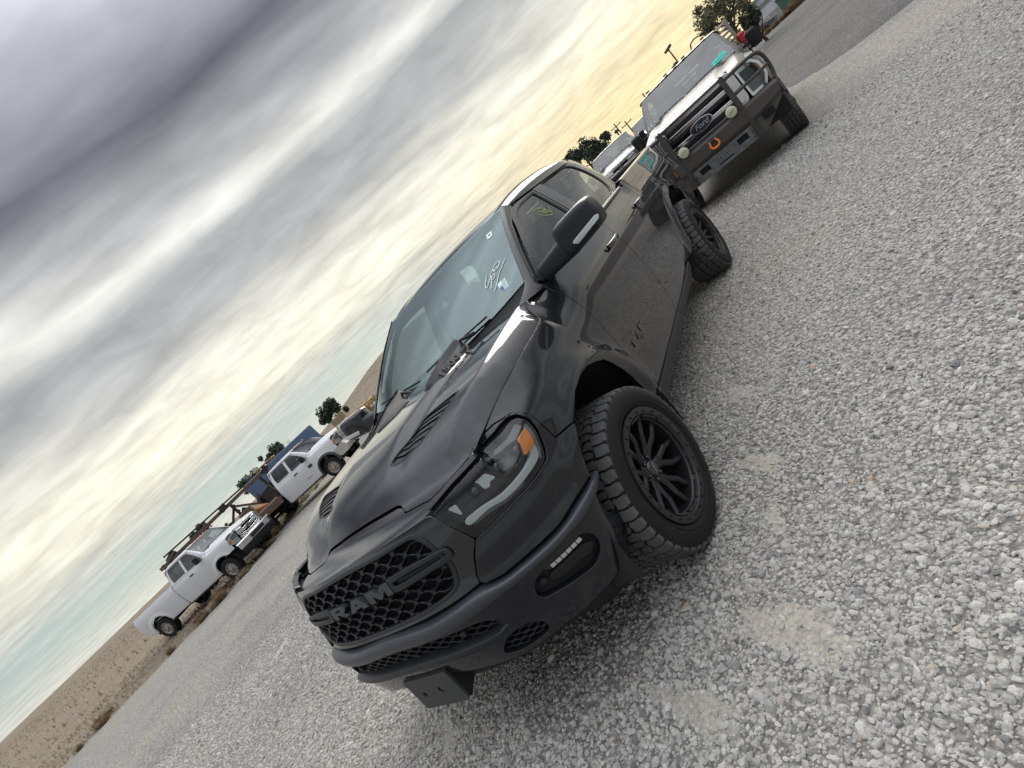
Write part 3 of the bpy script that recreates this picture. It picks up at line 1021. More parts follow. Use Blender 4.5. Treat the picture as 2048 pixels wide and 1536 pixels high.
# ---- doors
fd = [(sxf(x - .004), z) for x, z in seamF]
fd = [(sxf(-.60), 1.368)] + [p for p in fd if p[1] < 1.36]
fd += [(sxf(-1.2), .475), (sxf(-1.775), .475), (sxf(-1.785), .56), (sxf(-1.812), .684), (sxf(-1.80), .84), (sxf(-1.762), .93), (sxf(-1.725), 1.10), (sxf(-1.715), 1.18), (sxf(-1.75), 1.25), (sxf(-1.79), 1.30), (sxf(-1.79), 1.368)]
front_doors = panel('front_door', fd, SH, M_PAINT, ram, sp=.028, ref=CEN, mirror=True, hem=.03)
rd = [(sxf(-1.799), 1.368), (sxf(-1.799), 1.30), (sxf(-1.76), 1.25), (sxf(-1.725), 1.18), (sxf(-1.735), 1.10), (sxf(-1.772), .93), (sxf(-1.81), .84), (sxf(-1.822), .684), (sxf(-1.795), .56), (sxf(-1.785), .475),
      (sxf(-2.60), .475), (sxf(-2.66), .53), (sxf(-2.82), .62), (sxf(-2.90), .72), (sxf(-2.93), .835), (sxf(-2.87), .93), (sxf(-2.80), 1.03), (sxf(-2.80), 1.15), (sxf(-2.84), 1.25), (sxf(-2.86), 1.368)]
rear_doors = panel('rear_door', rd, SH, M_PAINT, ram, sp=.028, ref=CEN, mirror=True, hem=.03)
# rocker sill
rk = [(sxf(-.60), .466), (sxf(-2.62), .466), (sxf(-2.70), .49), (sxf(-2.80), .50), (sxf(-2.88), .43), (sxf(-2.70), .385), (sxf(-.70), .375), (sxf(-.56), .40)]
panel('rocker_sill', rk, SH, M_SATIN, ram, sp=.04, ref=CEN, mirror=True, hem=.05, off=.012)
# cab rear corner strip, between rear door and bed
cr = [(sxf(-2.868), 1.405), (sxf(-2.868), 1.368), (sxf(-2.848), 1.25), (sxf(-2.808), 1.15), (sxf(-2.808), 1.03), (sxf(-2.878), .93), (sxf(-2.938), .835), (sxf(-2.908), .72), (sxf(-2.828), .62), (sxf(-2.70), .53),
      (sxf(-2.93), .50), (sxf(-2.965), .70), (sxf(-2.975), .95), (sxf(-2.95), 1.2), (sxf(-2.94), 1.405)]
panel('cab_corner', cr, SH, M_PAINT, ram, sp=.03, ref=CEN, mirror=True, hem=.03)
# bed side
bs = [(sxf(-2.955), 1.415), (sxf(-2.965), 1.2), (sxf(-2.99), .95), (sxf(-2.98), .70), (sxf(-2.945), .50)] + [(sxf(-3.10), .47), (sxf(-3.19), .48)] + archR + [(sxf(-4.27), .50), (sxf(-4.55), .50), (sxf(-4.70), .62), (float(SH.S[-1]) - .96, .66), (float(SH.S[-1]) - .93, .9), (float(SH.S[-1]) - .93, 1.415)]
panel('bed_side', bs, SH, M_PAINT, ram, sp=.03, ref=CEN, mirror=True, hem=.03)
# fuel flap seam on the bed side
ff = rc([(sxf(-3.22), 1.07), (sxf(-3.42), 1.07), (sxf(-3.42), 1.24), (sxf(-3.22), 1.24)], .05)
panel('fuel_door', ff, SH, M_PAINT, ram, sp=.03, ref=CEN, hem=.004, off=.003)

# ---- nose: fascia round the grille, side fascia under the lamps
zt = .5
GR = [(0, 1.117), (.28, 1.110), (.47, 1.105), (.53, 1.092), (.565, 1.050), (.580, .99), (.588, .93), (.568, .876), (.523, .836), (.357, .822), (.145, .820), (0, .820)]
GRo = GR + [(-a, b) for a, b in GR[::-1][1:-1]]
GRo = [tuple(p) for p in cspl(GRo, 4, True)]
HL = [(.655, 1.108), (.796, 1.130), (.947, 1.134), (1.078, 1.130), (1.193, 1.139), (1.228, 1.132), (1.236, 1.094), (1.216, 1.040), (1.178, .977), (1.150, .947), (1.065, .940), (.966, .944), (.857, .946), (.735, .941), (.703, 1.019)]
HLo = [tuple(p) for p in rc(HL, [.02, .05, .05, .05, .02, .02, .02, .05, .02, .02, .05, .05, .05, .012, .03], 4)]
# centre surround
cs_ = [(0, 1.132), (.45, 1.126), (.62, 1.120), (.648, 1.110), (.690, 1.025), (.722, .945), (.712, .93), (.676, .90), (.628, .835), (.618, .806), (0, .806)]
cs_ = cs_ + [(-a, b) for a, b in cs_[::-1][1:-1]]
panel('grille_surround', cs_, SH, M_GLOSS, ram, holes=[GRo], sp=.03, ref=CEN, hem=.05, off=-.004)
# lamp brow and side fascia
sf = [(.728, .934), (.86, .938), (.966, .936), (1.07, .931), (1.158, .938), (1.19, .968), (1.232, 1.035), (1.255, 1.093), (1.247, 1.140), (1.225, 1.158), (1.17, 1.160), (1.08, 1.150), (.95, 1.153), (.80, 1.149), (.66, 1.132),
      (.655, 1.142), (.80, 1.160), (.95, 1.166), (1.05, 1.171), (1.165, 1.169), (1.24, 1.150), (1.267, 1.10), (1.258, 1.03), (1.254, .957), (1.30, .945), (sxf(.275), .930), (sxf(.36), .868), (sxf(.43), .75), (sxf(.452), .715), (1.24, .768), (1.14, .766), (.99, .760), (.85, .770), (.72, .776), (.648, .792), (.634, .81), (.645, .835), (.69, .895)]
panel('side_fascia', sf, SH, M_PAINT, ram, sp=.022, ref=CEN, mirror=True, hem=.03, off=lambda q: .010 * np.clip((.93 - q[:, 1]) / .05, 0, 1))
# ---- headlights
def hl_off(d): return lambda q: np.full(len(q), d)
for sg in (1, -1):
    P2 = lambda L: [(sg * a, b) for a, b in L]
    hz_ = panel('headlight', P2(rc([(a, b) for a, b in HL], .02)), SH, M_HLBK, ram, sp=.025, ref=CEN, off=-.055, hem=.01)
    # side walls of the lamp bowl
    lp = np.array(P2(dens(HLo, .02)))
    A = SH(lp); Nn = surf_n(SH, lp, CEN)
    loft('lamp_bowl', [list(A - Nn * .058), list(A - Nn * .003)], M_HLBK, hz_, closed=True)
    panel('lens', P2(HLo), SH, M_LENS, hz_, sp=.03, ref=CEN, off=-.002, hem=.004)
    drl = [(.748, 1.012), (.838, 1.005), (.918, .987), (1.013, .982), (1.087, .984), (1.135, 1.000), (1.176, 1.045), (1.190, 1.04), (1.172, .992), (1.140, .967), (1.031, .961), (.926, .967), (.844, .988), (.752, .990)]
    panel('light_guide', P2(cspl(drl, 4, True)), SH, M_DRL, hz_, sp=.02, ref=CEN, off=-.022, hem=.02, fil=.004)
    panel('side_diffuser', P2(rc([(.758, .978), (.84, .972), (.926, .952), (1.02, .948), (1.03, .952), (.93, .958), (.85, .980)], .003)), SH, M_HLGR, hz_, sp=.02, ref=CEN, off=-.03, hem=.006)
    panel('side_diffuser', P2(rc([(1.15, .958), (1.178, .985), (1.214, 1.045), (1.228, 1.095), (1.205, 1.09), (1.196, 1.04), (1.178, .99)], .003)), SH, M_HLGR, hz_, sp=.02, ref=CEN, off=-.014, hem=.006)
    panel('side_diffuser', P2(rc([(1.02, 1.117), (1.10, 1.112), (1.205, 1.128), (1.21, 1.105), (1.14, 1.095), (1.02, 1.108)], .004)), SH, M_HLGR, hz_, sp=.02, ref=CEN, off=-.02, hem=.01)
    panel('amber_marker', P2(rc([(1.206, 1.086), (1.142, 1.084), (1.112, 1.018), (1.180, 1.024)], .006)), SH, M_AMBER, hz_, sp=.02, ref=CEN, off=-.012, hem=.02)
    panel('reflector', P2(rc([(.875, 1.098), (.934, 1.094), (.957, 1.056), (.925, 1.062), (.915, 1.048), (.893, 1.052)], .008)), SH, M_REFL, hz_, sp=.015, ref=CEN, off=-.036, hem=.02)
    panel('reflector', P2(rc([(.712, 1.094), (.750, 1.086), (.745, 1.042)], .006)), SH, M_REFL, hz_, sp=.015, ref=CEN, off=-.036, hem=.02)
    for (s_, z_, r_) in ((1.085, 1.062, .030), (.985, 1.075, .026), (.835, 1.070, .026)):
        c0 = SH(np.array([(sg * s_, z_)]))[0]; n0 = surf_n(SH, np.array([(sg * s_, z_)]), CEN)[0]
        fw = Vector((1, 0, 0)).lerp(Vector(n0), .45).normalized()
        q = fw.to_track_quat('X', 'Z').to_matrix()
        mb = MB().lathe([(-.03, r_ * 1.1), (.0, r_ * 1.1), (.004, r_), (-.004, r_ * .86)], axis='x', n=24)
        mb.V = [tuple(q @ Vector(v) + Vector(c0) - fw * .040) for v in mb.V]
        mb.build('projector_ring', M_HLBK, hz_, True)
        mb = MB().lathe([(-.012, r_ * .9), (.004, r_ * .7), (.012, r_ * .35), (.014, .0005)], axis='x', n=20)
        mb.V = [tuple(q @ Vector(v) + Vector(c0) - fw * .040) for v in mb.V]
        mb.build('projector_lens', M_GLOSS, hz_, True)

# ---- grille: wave bars, centre bracket, letters
gp = np.array([(a, b) for a, b in GRo])
panel('grille_backing', [(a * 1.02, .965 + (b - .965) * 1.04) for a, b in GRo], SH, M_DARK, ram, sp=.05, ref=CEN, off=-.06, hem=.002)
grille = panel('grille', [tuple(p) for p in dens(GRo, .03)], SH, M_SATIN, ram, holes=[[tuple(p) for p in (np.array(GRo) * [.978, 1] + [0, 0] - np.array([0, .965])) * [1, .945] + [0, .965]]], sp=.02, ref=CEN, off=.001, hem=.05, fil=.004)
GI = (np.array(dens(GRo, .02)) - [0, .965]) * [.975, .95] + [0, .965]
def wave_bar(zc, amp, ph, name='grille_bar', par=None, per=.105, y0=-.58, y1=.58, poly=None, thick=.0042, depth=.026, off0=-.034, m=M_GRILL):
    """a hexagon-wave ribbon: flat top, slope, flat bottom, slope"""
    ys = []; zs = []
    k0 = int(math.floor(y0 / per)) - 1; k1 = int(math.ceil(y1 / per)) + 1
    for k in range(k0, k1):
        b = (k + ph) * per
        for f, v in ((.02, 1), (.30, 1), (.50, -1), (.80, -1)):
            ys.append(b + f * per); zs.append(zc + v * amp)
    L = dens(np.array([ys, zs]).T, .012, False)
    ok = inpoly(L, poly if poly is not None else GI)
    runs = []; cur = []
    for p, o_ in zip(L, ok):
        if o_: cur.append(p)
        else:
            if len(cur) > 3: runs.append(cur)
            cur = []
    if len(cur) > 3: runs.append(cur)
    res_ = None
    for rn_ in runs:
        mb = MB()
        a = np.array(rn_)
        d = np.gradient(a, axis=0); d /= np.linalg.norm(d, axis=1)[:, None]
        n = np.stack([-d[:, 1], d[:, 0]], 1)
        up = a + n * thick; dn = a - n * thick
        rows = []
        for q, o_ in ((up, off0), (up * 1, off0 + depth - .002), (a + n * (thick - .0018), off0 + depth), (a - n * (thick - .0018), off0 + depth), (dn, off0 + depth - .002), (dn, off0)):
            P = SH(q); Nn = surf_n(SH, q, CEN)
            rows.append(P + Nn * o_)
        m_ = len(a)
        V = np.concatenate(rows)
        F = [(i * m_ + j, i * m_ + j + 1, (i + 1) * m_ + j + 1, (i + 1) * m_ + j) for i in range(5) for j in range(m_ - 1)]
        mb.add(V, F)
        res_ = mb.build(name, m, par)
    return res_
rows_ = [(1.100, .5), (1.070, 0), (1.040, .5), (1.010, 0), (.948, 0), (.918, .5), (.888, 0), (.858, .5), (.830, 0)]
BR = rc([(.262, 1.012), (.40, 1.011), (.575, .996), (.62, .985), (.62, .945), (.50, .953), (.30, .955), (.262, .957)], .018)
for zc_, ph_ in rows_:
    wave_bar(zc_, .0062, ph_, par=grille, thick=.0030, per=.118)
# short pads where neighbouring waves meet
for i in range(len(rows_) - 1):
    if rows_[i][0] - rows_[i + 1][0] > .05: continue
    zc_ = (rows_[i][0] + rows_[i + 1][0]) / 2
    ph_ = rows_[i][1]
    for k in range(-7, 7):
        pad = MB()
        yc = (k + ph_ + .65) * .118
        q = np.array([(yc - .012, zc_ - .0075), (yc + .012, zc_ - .0075), (yc + .012, zc_ + .0075), (yc - .012, zc_ + .0075)])
        if not inpoly(q, GI).all(): continue
        P = SH(q); Nn = surf_n(SH, q, CEN)
        V = np.concatenate([P - Nn * .03, P - Nn * .004])
        pad.add(V, [(4, 5, 6, 7), (0, 1, 5, 4), (1, 2, 6, 5), (2, 3, 7, 6), (3, 0, 4, 7)])
        fixn(pad.build('grille_link', M_GRILL, grille))
for sg in (1, -1):
    br = [(sg * a, b) for a, b in BR]
    hole = [(sg * a, b) for a, b in rc([(.285, .998), (.40, .999), (.61, .985), (.61, .962), (.50, .966), (.30, .969), (.285, .972)], .010)]
    panel('grille_bracket', br, SH, M_SATIN, grille, holes=[hole], sp=.02, ref=CEN, off=.010, hem=.04, fil=.005)
    bar = [(sg * a, b) for a, b in rc([(.292, .989), (.58, .978), (.58, .968), (.292, .978)], .003)]
    panel('grille_bracket', bar, SH, M_GRILL, grille, sp=.02, ref=CEN, off=-.008, hem=.02)
LET = {
    'R': ([(0, 0), (0, 1), (.68, 1), (.86, .93), (.93, .78), (.93, .60), (.80, .45), (.66, .40), (.98, 0), (.66, 0), (.40, .36), (.28, .36), (.28, 0)], [[(.28, .58), (.58, .58), (.64, .64), (.64, .74), (.58, .79), (.28, .79)]]),
    'A': ([(0, 0), (.36, 1), (.70, 1), (1.06, 0), (.76, 0), (.69, .20), (.36, .20), (.29, 0)], [[(.43, .40), (.62, .40), (.525, .70)]]),
    'M': ([(0, 0), (0, 1), (.36, 1), (.60, .48), (.84, 1), (1.20, 1), (1.20, 0), (.93, 0), (.93, .60), (.66, .04), (.54, .04), (.27, .60), (.27, 0)], []),
}
def letters(word, surf, org, w, h, gap, par, m, off, hem, name='letter', dirx=1, sp=.02, slant=0.0, ref=CEN):
    """block letters laid on a surface domain; org = left-bottom"""
    tot = []
    x = 0
    for ch in word:
        o_, hs = LET[ch]
        f = lambda p: (org[0] + dirx * (x + p[0] * w), org[1] + p[1] * h + slant * (x + p[0] * w))
        panel(name, [f(p) for p in o_], surf, m, par, holes=[[f(p) for p in hh] for hh in hs], sp=sp, ref=ref, off=off, hem=hem, fil=.0015)
        x += max(p[0] for p in o_) * w + gap
    return x
letters('RAM', SH, (-.238, .957), .142, .050, .022, grille, M_STRIP, .014, .035)

# ---- bumper: satin strip, gloss lower skin with openings
def strip_z(s):
    s = np.abs(s)
    up = np.interp(s, [0, .32, .5, .61, .69, .85, .99, 1.14, 1.24], [.800, .782, .788, .791, .762, .752, .741, .745, .750])
    lo = np.interp(s, [0, .245, .48, .62, .77, .956, 1.09, 1.256], [.735, .716, .719, .724, .720, .708, .702, .706])
    return up, lo
ss = np.linspace(-1.262, 1.262, 121)
upz, loz = strip_z(ss)
k = np.ones(5) / 5
upz = np.convolve(np.pad(upz, 2, mode='edge'), k, 'valid'); loz = np.convolve(np.pad(loz, 2, mode='edge'), k, 'valid')
rows = []
for t, o_ in ((0, -.06), (0, .004), (.03, .018), (.10, .026), (.3, .030), (.6, .030), (.88, .026), (.97, .018), (1, .006), (1, -.03)):
    q = np.stack([ss, upz + (loz - upz) * t], 1)
    nn = surf_n(SH, q, CEN) * [1, 1, 0]
    nn /= np.linalg.norm(nn, axis=1)[:, None]
    rows.append(SH(q) + nn * o_)
loft('bumper_strip', rows, M_STRIP, ram, angle=50)
LG = [(0, .722), (.147, .718), (.42, .700), (.515, .686), (.562, .660), (.575, .625), (.558, .608), (.52, .604), (.30, .628), (.153, .636), (0, .642)]
LGo = cspl(LG + [(-a, b) for a, b in LG[::-1][1:-1]], 4, True)
LGo = [tuple(p) for p in LGo]
FG = rc([(.745, .625), (.775, .678), (.84, .688), (1.03, .668), (1.058, .62), (1.045, .565), (.985, .527), (.86, .560), (.76, .590)], .03)
SG = [tuple(p) for p in cspl([(.475, .505), (.53, .560), (.604, .572), (.675, .545), (.695, .50), (.672, .465), (.60, .462), (.52, .474)], 4, True)]
SGm = [(-a, b) for a, b in SG]; FGm = [(-a, b) for a, b in FG]
FG = [tuple(p) for p in FG]
lowb = [(0, .735), (.245, .718), (.48, .722), (.62, .728), (.77, .722), (.956, .712), (1.09, .706), (1.256, .708), (sxf(.455), .708), (sxf(.47), .60), (1.30, .50), (1.18, .425), (1.05, .415), (.80, .43), (.735, .44), (.60, .445), (.45, .465), (.317, .49), (.15, .515), (0, .52)]
lowb = lowb + [(-a, b) for a, b in lowb[::-1][1:-1]]
panel('bumper', lowb, SH, M_PAINT, ram, holes=[LGo, FG, FGm, SG, SGm], sp=.025, ref=CEN, hem=.05, off=.006)
lgi = np.array(dens(LGo, .02)) * 1.0
panel('lower_grille_backing', [(a * 1.03, .67 + (b - .67) * 1.15) for a, b in LGo], SH, M_DARK, ram, sp=.05, ref=CEN, off=-.05, hem=.002)
lg = empty('lower_grille'); lg.parent = ram
for zc_, ph_ in ((.700, 0), (.682, .5), (.664, 0), (.646, .5), (.628, 0), (.610, .5)):
    wave_bar(zc_, .0058, ph_, par=lg, per=.085, y0=-.58, y1=.58, poly=lgi, thick=.0035, depth=.02, off0=-.032)
for sg in (1, -1):
    sgi = np.array(dens([(sg * a, b) for a, b in SG], .02))
    panel('lower_grille_backing', [(sg * .585 + (a * 1 - .585) * sg * 1.05, .515 + (b - .515) * 1.08) for a, b in SG], SH, M_DARK, ram, sp=.05, ref=CEN, off=-.045, hem=.002)
    for zc_, ph_ in ((.556, 0), (.540, .5), (.524, 0), (.508, .5), (.492, 0), (.476, .5)):
        wave_bar(zc_, .005, ph_, par=lg, per=.07, y0=min(sgi[:, 0]), y1=max(sgi[:, 0]), poly=sgi, thick=.003, depth=.018, off0=-.03)
    # fog lamp pocket
    fp = [(sg * a, b) for a, b in FG]
    fl = panel('fog_lamp', fp, SH, M_PLAST, ram, sp=.025, ref=CEN, off=-.028, hem=.01)
    led = [(sg * a, b) for a, b in rc([(.835, .668), (.90, .668), (1.012, .654), (1.018, .636), (.99, .634), (.86, .648)], .006)]
    panel('led_strip', led, SH, M_GLOSS, fl, sp=.02, ref=CEN, off=-.018, hem=.012)
    for i in range(6):
        a = .862 + i * .026
        zz = .662 - i * .0026
        panel('led_reflector', [(sg * a, zz - .008), (sg * (a + .019), zz - .010), (sg * (a + .019), zz + .002), (sg * a, zz + .004)], SH, M_REFL, fl, sp=.02, ref=CEN, off=-.012, hem=.004)
    shelf = [(sg * a, b) for a, b in rc([(.84, .636), (1.0, .618), (1.03, .60), (1.01, .585), (.86, .606), (.83, .62)], .008)]
    panel('pocket_ledge', shelf, SH, M_PLAST, fl, sp=.02, ref=CEN, off=-.006, hem=.02, fil=.008)
    for (a, b) in ((.80, .638), (1.00, .586), (.411, .672)):
        if a < .5: par_ = lg
        else: par_ = fl
        ci = [(sg * (a + .013 * math.cos(t)), b + .013 * math.sin(t)) for t in np.linspace(0, 2 * PI, 17)[:-1]]
        ci2 = [(sg * (a + .009 * math.cos(t)), b + .009 * math.sin(t)) for t in np.linspace(0, 2 * PI, 17)[:-1]]
        panel('parking_sensor', ci, SH, M_PLAST, par_, sp=.02, ref=CEN, off=-.012 if a > .5 else .002, hem=.02)
        panel('parking_sensor', ci2, SH, M_SATIN, par_, sp=.02, ref=CEN, off=-.008 if a > .5 else .006, hem=.01)
# lower lip bands
for (z0, h_, o_) in ((.600, .013, .030), (.578, .013, .022)):
    s2 = np.linspace(-.60, .60, 61)
    zc_ = z0 + .035 * (1 - (np.abs(s2) / .60) ** 1.5) - .0
    rows = []
    for t, q_ in ((-1, -.03), (-1, .6), (-.6, 1), (.6, 1), (1, .6), (1, -.03)):
        q = np.stack([s2, zc_ + h_ * t], 1)
        nn = surf_n(SH, q, CEN)
        oo = o_ * q_ if q_ > 0 else q_
        rows.append(SH(q) + nn * oo * np.clip((.605 - np.abs(s2)) / .05, .05, 1)[:, None])
    loft('bumper_lip', rows, M_SATIN, ram, angle=50, flip=True)
# air dam / valance
va = [(.735, .445), (.90, .432), (1.05, .418), (1.17, .425), (1.19, .38), (1.178, .30), (1.165, .255), (1.08, .262), (.93, .285), (.84, .34), (.76, .40)]
panel('air_dam', rc(va, .02), SH, M_PLAST, ram, sp=.03, ref=CEN, mirror=True, hem=.012, off=-.01)
vb = [(-.72, .445), (-.45, .47), (0, .525), (.45, .47), (.72, .445), (.80, .36), (.45, .39), (0, .42), (-.45, .39), (-.80, .36)]
panel('air_dam', vb, SH, M_PLAST, ram, sp=.04, ref=CEN, hem=.01, off=-.02)
# plate bracket
M_BRK = mat('bracket_plastic', (.022, .025, .027), rough=.5, dust=(.08, 4.0))
pb = empty('plate_bracket'); pb.parent = ram
Lp = Vector((.985, 0, 0))
def brk(y, z): return (.992 - (z - .545) * .06, y, z)
ol = rc([(-.160, .385), (.148, .385), (.165, .40), (.165, .553), (-.160, .553)], [.006, .012, .012, .004, .004])
def circ2(cy, cz, r, n=14): return [(cy + r * math.cos(t), cz + r * math.sin(t)) for t in np.linspace(0, 2 * PI, n + 1)[:-1]]
PBS = lambda q: np.stack([.992 - (q[:, 1] - .545) * .06, q[:, 0], q[:, 1]], 1)
panel('bracket_plate', ol, PBS, M_BRK, pb, holes=[circ2(-.085, .462, .016), circ2(.045, .470, .018), circ2(-.13, .525, .004), circ2(.12, .525, .004), circ2(-.02, .462, .006)], sp=.02, ref=CEN, hem=.012, fil=.002)
panel('bracket_plate', rc([(-.158, .551), (.163, .551), (.163, .570), (-.158, .566)], .003), lambda q: np.stack([.985 - (q[:, 1] - .551) * .9, q[:, 0], q[:, 1]], 1), M_PLAST, pb, sp=.03, ref=CEN, hem=.006)
mb = MB()
mb.prism([(.985, .385), (.985, .553), (.88, .60), (.84, .55), (.87, .43)], lambda a, b: (a, .158, b), lambda a, b: (a, .166, b))
mb.prism([(.985, .385), (.985, .553), (.88, .60), (.84, .55), (.87, .43)], lambda a, b: (a, -.158, b), lambda a, b: (a, -.150, b))
mb.box((.93, 0, .55), (.09, .30, .008))
mb.build('bracket_flange', M_PLAST, pb)
for (cy, cz) in ((-.085, .462), (.045, .470)):
    m_ = MB().lathe([(-.012, .008), (-.004, .008), (-.002, .003), (-.002, .0005)], c=(.985, cy, cz), axis='x', n=10)
    m_.build('bracket_bolt', M_STEEL, pb, True)

# ---- header strip and hood
def curl(y): return .16 * (abs(y) / .9) ** 2.2
hed = [(0, .664), (.20, .663), (.32, .658), (.345, .664), (.375, .694), (.395, .700), (.47, .700), (.535, .702), (.565, .698), (.60, .683), (.64, .655), (.69, .622), (.735, .590), (.765, .565), (.785, .548)]   # (y, x) hood leading edge
edge_r = [(x, y) for y, x in hed]
hood_side = [(a, b) for a, b in zip(CUTX, CUTY)][::-1][1:-1]
hood_back = [(-.440, .80), (-.440, .70), (-.405, .55), (-.375, .40), (-.335, .20), (-.325, 0)]
right_half = edge_r + hood_side[1:] + hood_back
full = right_half + [(x, -y) for x, y in right_half[::-1][1:-1]]
VENT = [(.515, .285), (.405, .352), (.300, .395), (.278, .470), (.245, .668), (.262, .684), (.350, .628), (.425, .560), (.485, .490), (.522, .33)]
VENT = [tuple(p) for p in rc(VENT, .012, 3)]
VENTm = [(x, -y) for x, y in VENT]
HR = (-2, 0, -3)
hood = panel('hood', full, HOOD, M_HOODP, ram, holes=[VENT, VENTm], sp=.022, ref=HR, hem=.03, fil=.002)
hdr_f = [(.846 - curl(y), y) for y in np.linspace(0, .60, 13)]
hdr_b = [(x + .013, y) for x, y in edge_r if y < .62]
hh_ = hdr_f + hdr_b[::-1]
hh_full = [p for p in hdr_f] + [(x, y) for x, y in hdr_b[::-1]] + [(x, -y) for x, y in hdr_b[1:]] + [(x, -y) for x, y in hdr_f[::-1][:-1]]
panel('header_panel', hh_full, HOOD, M_HOODP, ram, sp=.022, ref=HR, hem=.02)
panel('hood_gap', [(.60, 1.10), (1.30, 1.12), (1.30, 1.18), (1.10, 1.175), (1.0, 1.150), (.60, 1.125)], SH, M_DARK, ram, sp=.04, ref=CEN, off=-.022, hem=.002, mirror=True)
for sg in (1, -1):
    vt = empty('hood_vent'); vt.parent = ram
    V_ = VENT if sg > 0 else VENTm
    floor_ = panel('vent_floor', V_, lambda q: HOOD(q) + np.array([0, 0, -.022]), M_GRILL, vt, sp=.03, ref=HR, hem=.003)
    lp = np.array(dens(V_, .02)); A = HOOD(lp)
    loft('vent_wall', [list(A + [0, 0, -.023]), list(A + [0, 0, -.002])], M_GRILL, vt, closed=True)
    # frame
    ctr = lp.mean(0)
    inn = ctr + (lp - ctr) * .93
    panel('vent_frame', [tuple(p) for p in lp], HOOD, M_GRILL, vt, holes=[[tuple(p) for p in inn]], sp=.02, ref=HR, off=.0015, hem=.006, fil=.001)
    # cross louvres: the opening cut into strips, each sunk at its rear edge
    def clipx(P, x0, x1):
        for s_, xc in ((1, x0), (-1, x1)):
            out_ = []
            for a, b in zip(P, P[1:] + P[:1]):
                ia, ib = s_ * (a[0] - xc) >= 0, s_ * (b[0] - xc) >= 0
                if ia: out_.append(a)
                if ia != ib:
                    t = (xc - a[0]) / (b[0] - a[0]); out_.append((xc, a[1] + (b[1] - a[1]) * t))
            P = out_
            if len(P) < 3: return []
        return P
    innp = [tuple(p) for p in (ctr + (lp - ctr) * .945)]
    xa, xb_ = min(p[0] for p in innp), max(p[0] for p in innp)
    NS = 7; wS = (xb_ - xa) / NS
    for i in range(NS):
        x0 = xa + i * wS + .004; x1 = xa + (i + 1) * wS - .001
        P_ = clipx(innp, x0, x1)
        if len(P_) < 3: continue
        panel('vent_slat', P_, lambda q, x1=x1: HOOD(q) + np.stack([np.zeros(len(q)), np.zeros(len(q)), -.002 - .006 * np.clip((x1 - q[:, 0]) / wS, 0, 1)], 1), M_SATIN, vt, sp=.018, ref=HR, hem=.006, fil=.0015)
    # side badge
    bd = empty('hood_badge'); bd.parent = ram
    def HZ(x, y): return float(HOOD(np.array([[x, y]]))[0, 2])
    base = [(.005, .235), (-.040, .335), (-.15, .357), (-.43, .385), (-.455, .36), (-.47, .27), (-.25, .245)]
    top = [(-.035, .268), (-.062, .292), (-.16, .314), (-.415, .338), (-.430, .330), (-.438, .310), (-.25, .294)]
    zt_ = [.022, .030, .042, .058, .058, .058, .050]
    V = [(x, sg * y, HZ(x, y) - .012) for x, y in base] + [(x, sg * (y + .006), HZ(x, y) * .0 + HZ(bx, by) + zz - .006) for (x, y), (bx, by), zz in zip(top, base, zt_)] + [(x, sg * y, HZ(bx, by) + zz) for (x, y), (bx, by), zz in zip(top, base, zt_)]
    n = 7
    F = [(i, (i + 1) % n, n + (i + 1) % n, n + i) for i in range(n)] + [(n + i, n + (i + 1) % n, 2 * n + (i + 1) % n, 2 * n + i) for i in range(n)] + [tuple(range(2 * n, 3 * n))]
    o = fixn(mk('badge_body', V, F, M_SATIN, bd, True, None, 28))
    # number on the side face
    b0 = Vector(V[1]).lerp(Vector(V[8]), 0.15); b1 = Vector(V[3]).lerp(Vector(V[10]), .15); t0 = Vector(V[1]).lerp(Vector(V[8]), .85); t1 = Vector(V[3]).lerp(Vector(V[10]), .85)
    ex = (b1 - b0).normalized(); 
    if sg < 0: ex = -ex
    eu = ((t0 - b0) + (t1 - b1)).normalized(); en = ex.cross(eu).normalized()
    for s_, size, pos, of in (('1500', .050, .43, .0016), ('4X4', .024, .86, .0008)):
        Vt, Ft = text_mesh(s_, size, .0015, 0, of, 2.2 if s_ == '1500' else 1.5)
        c0 = (b0 + t0) / 2; c1 = (b1 + t1) / 2
        cc_ = c0.lerp(c1, pos) + eu * .006 + en * (.0085 if s_ == '1500' else .0035) * (1 if en.y * sg > 0 else -1)
        mk('badge_number', [tuple(cc_ + ex * v[0] + eu * v[1] + en * v[2]) for v in Vt], Ft, M_GLOSS, bd)

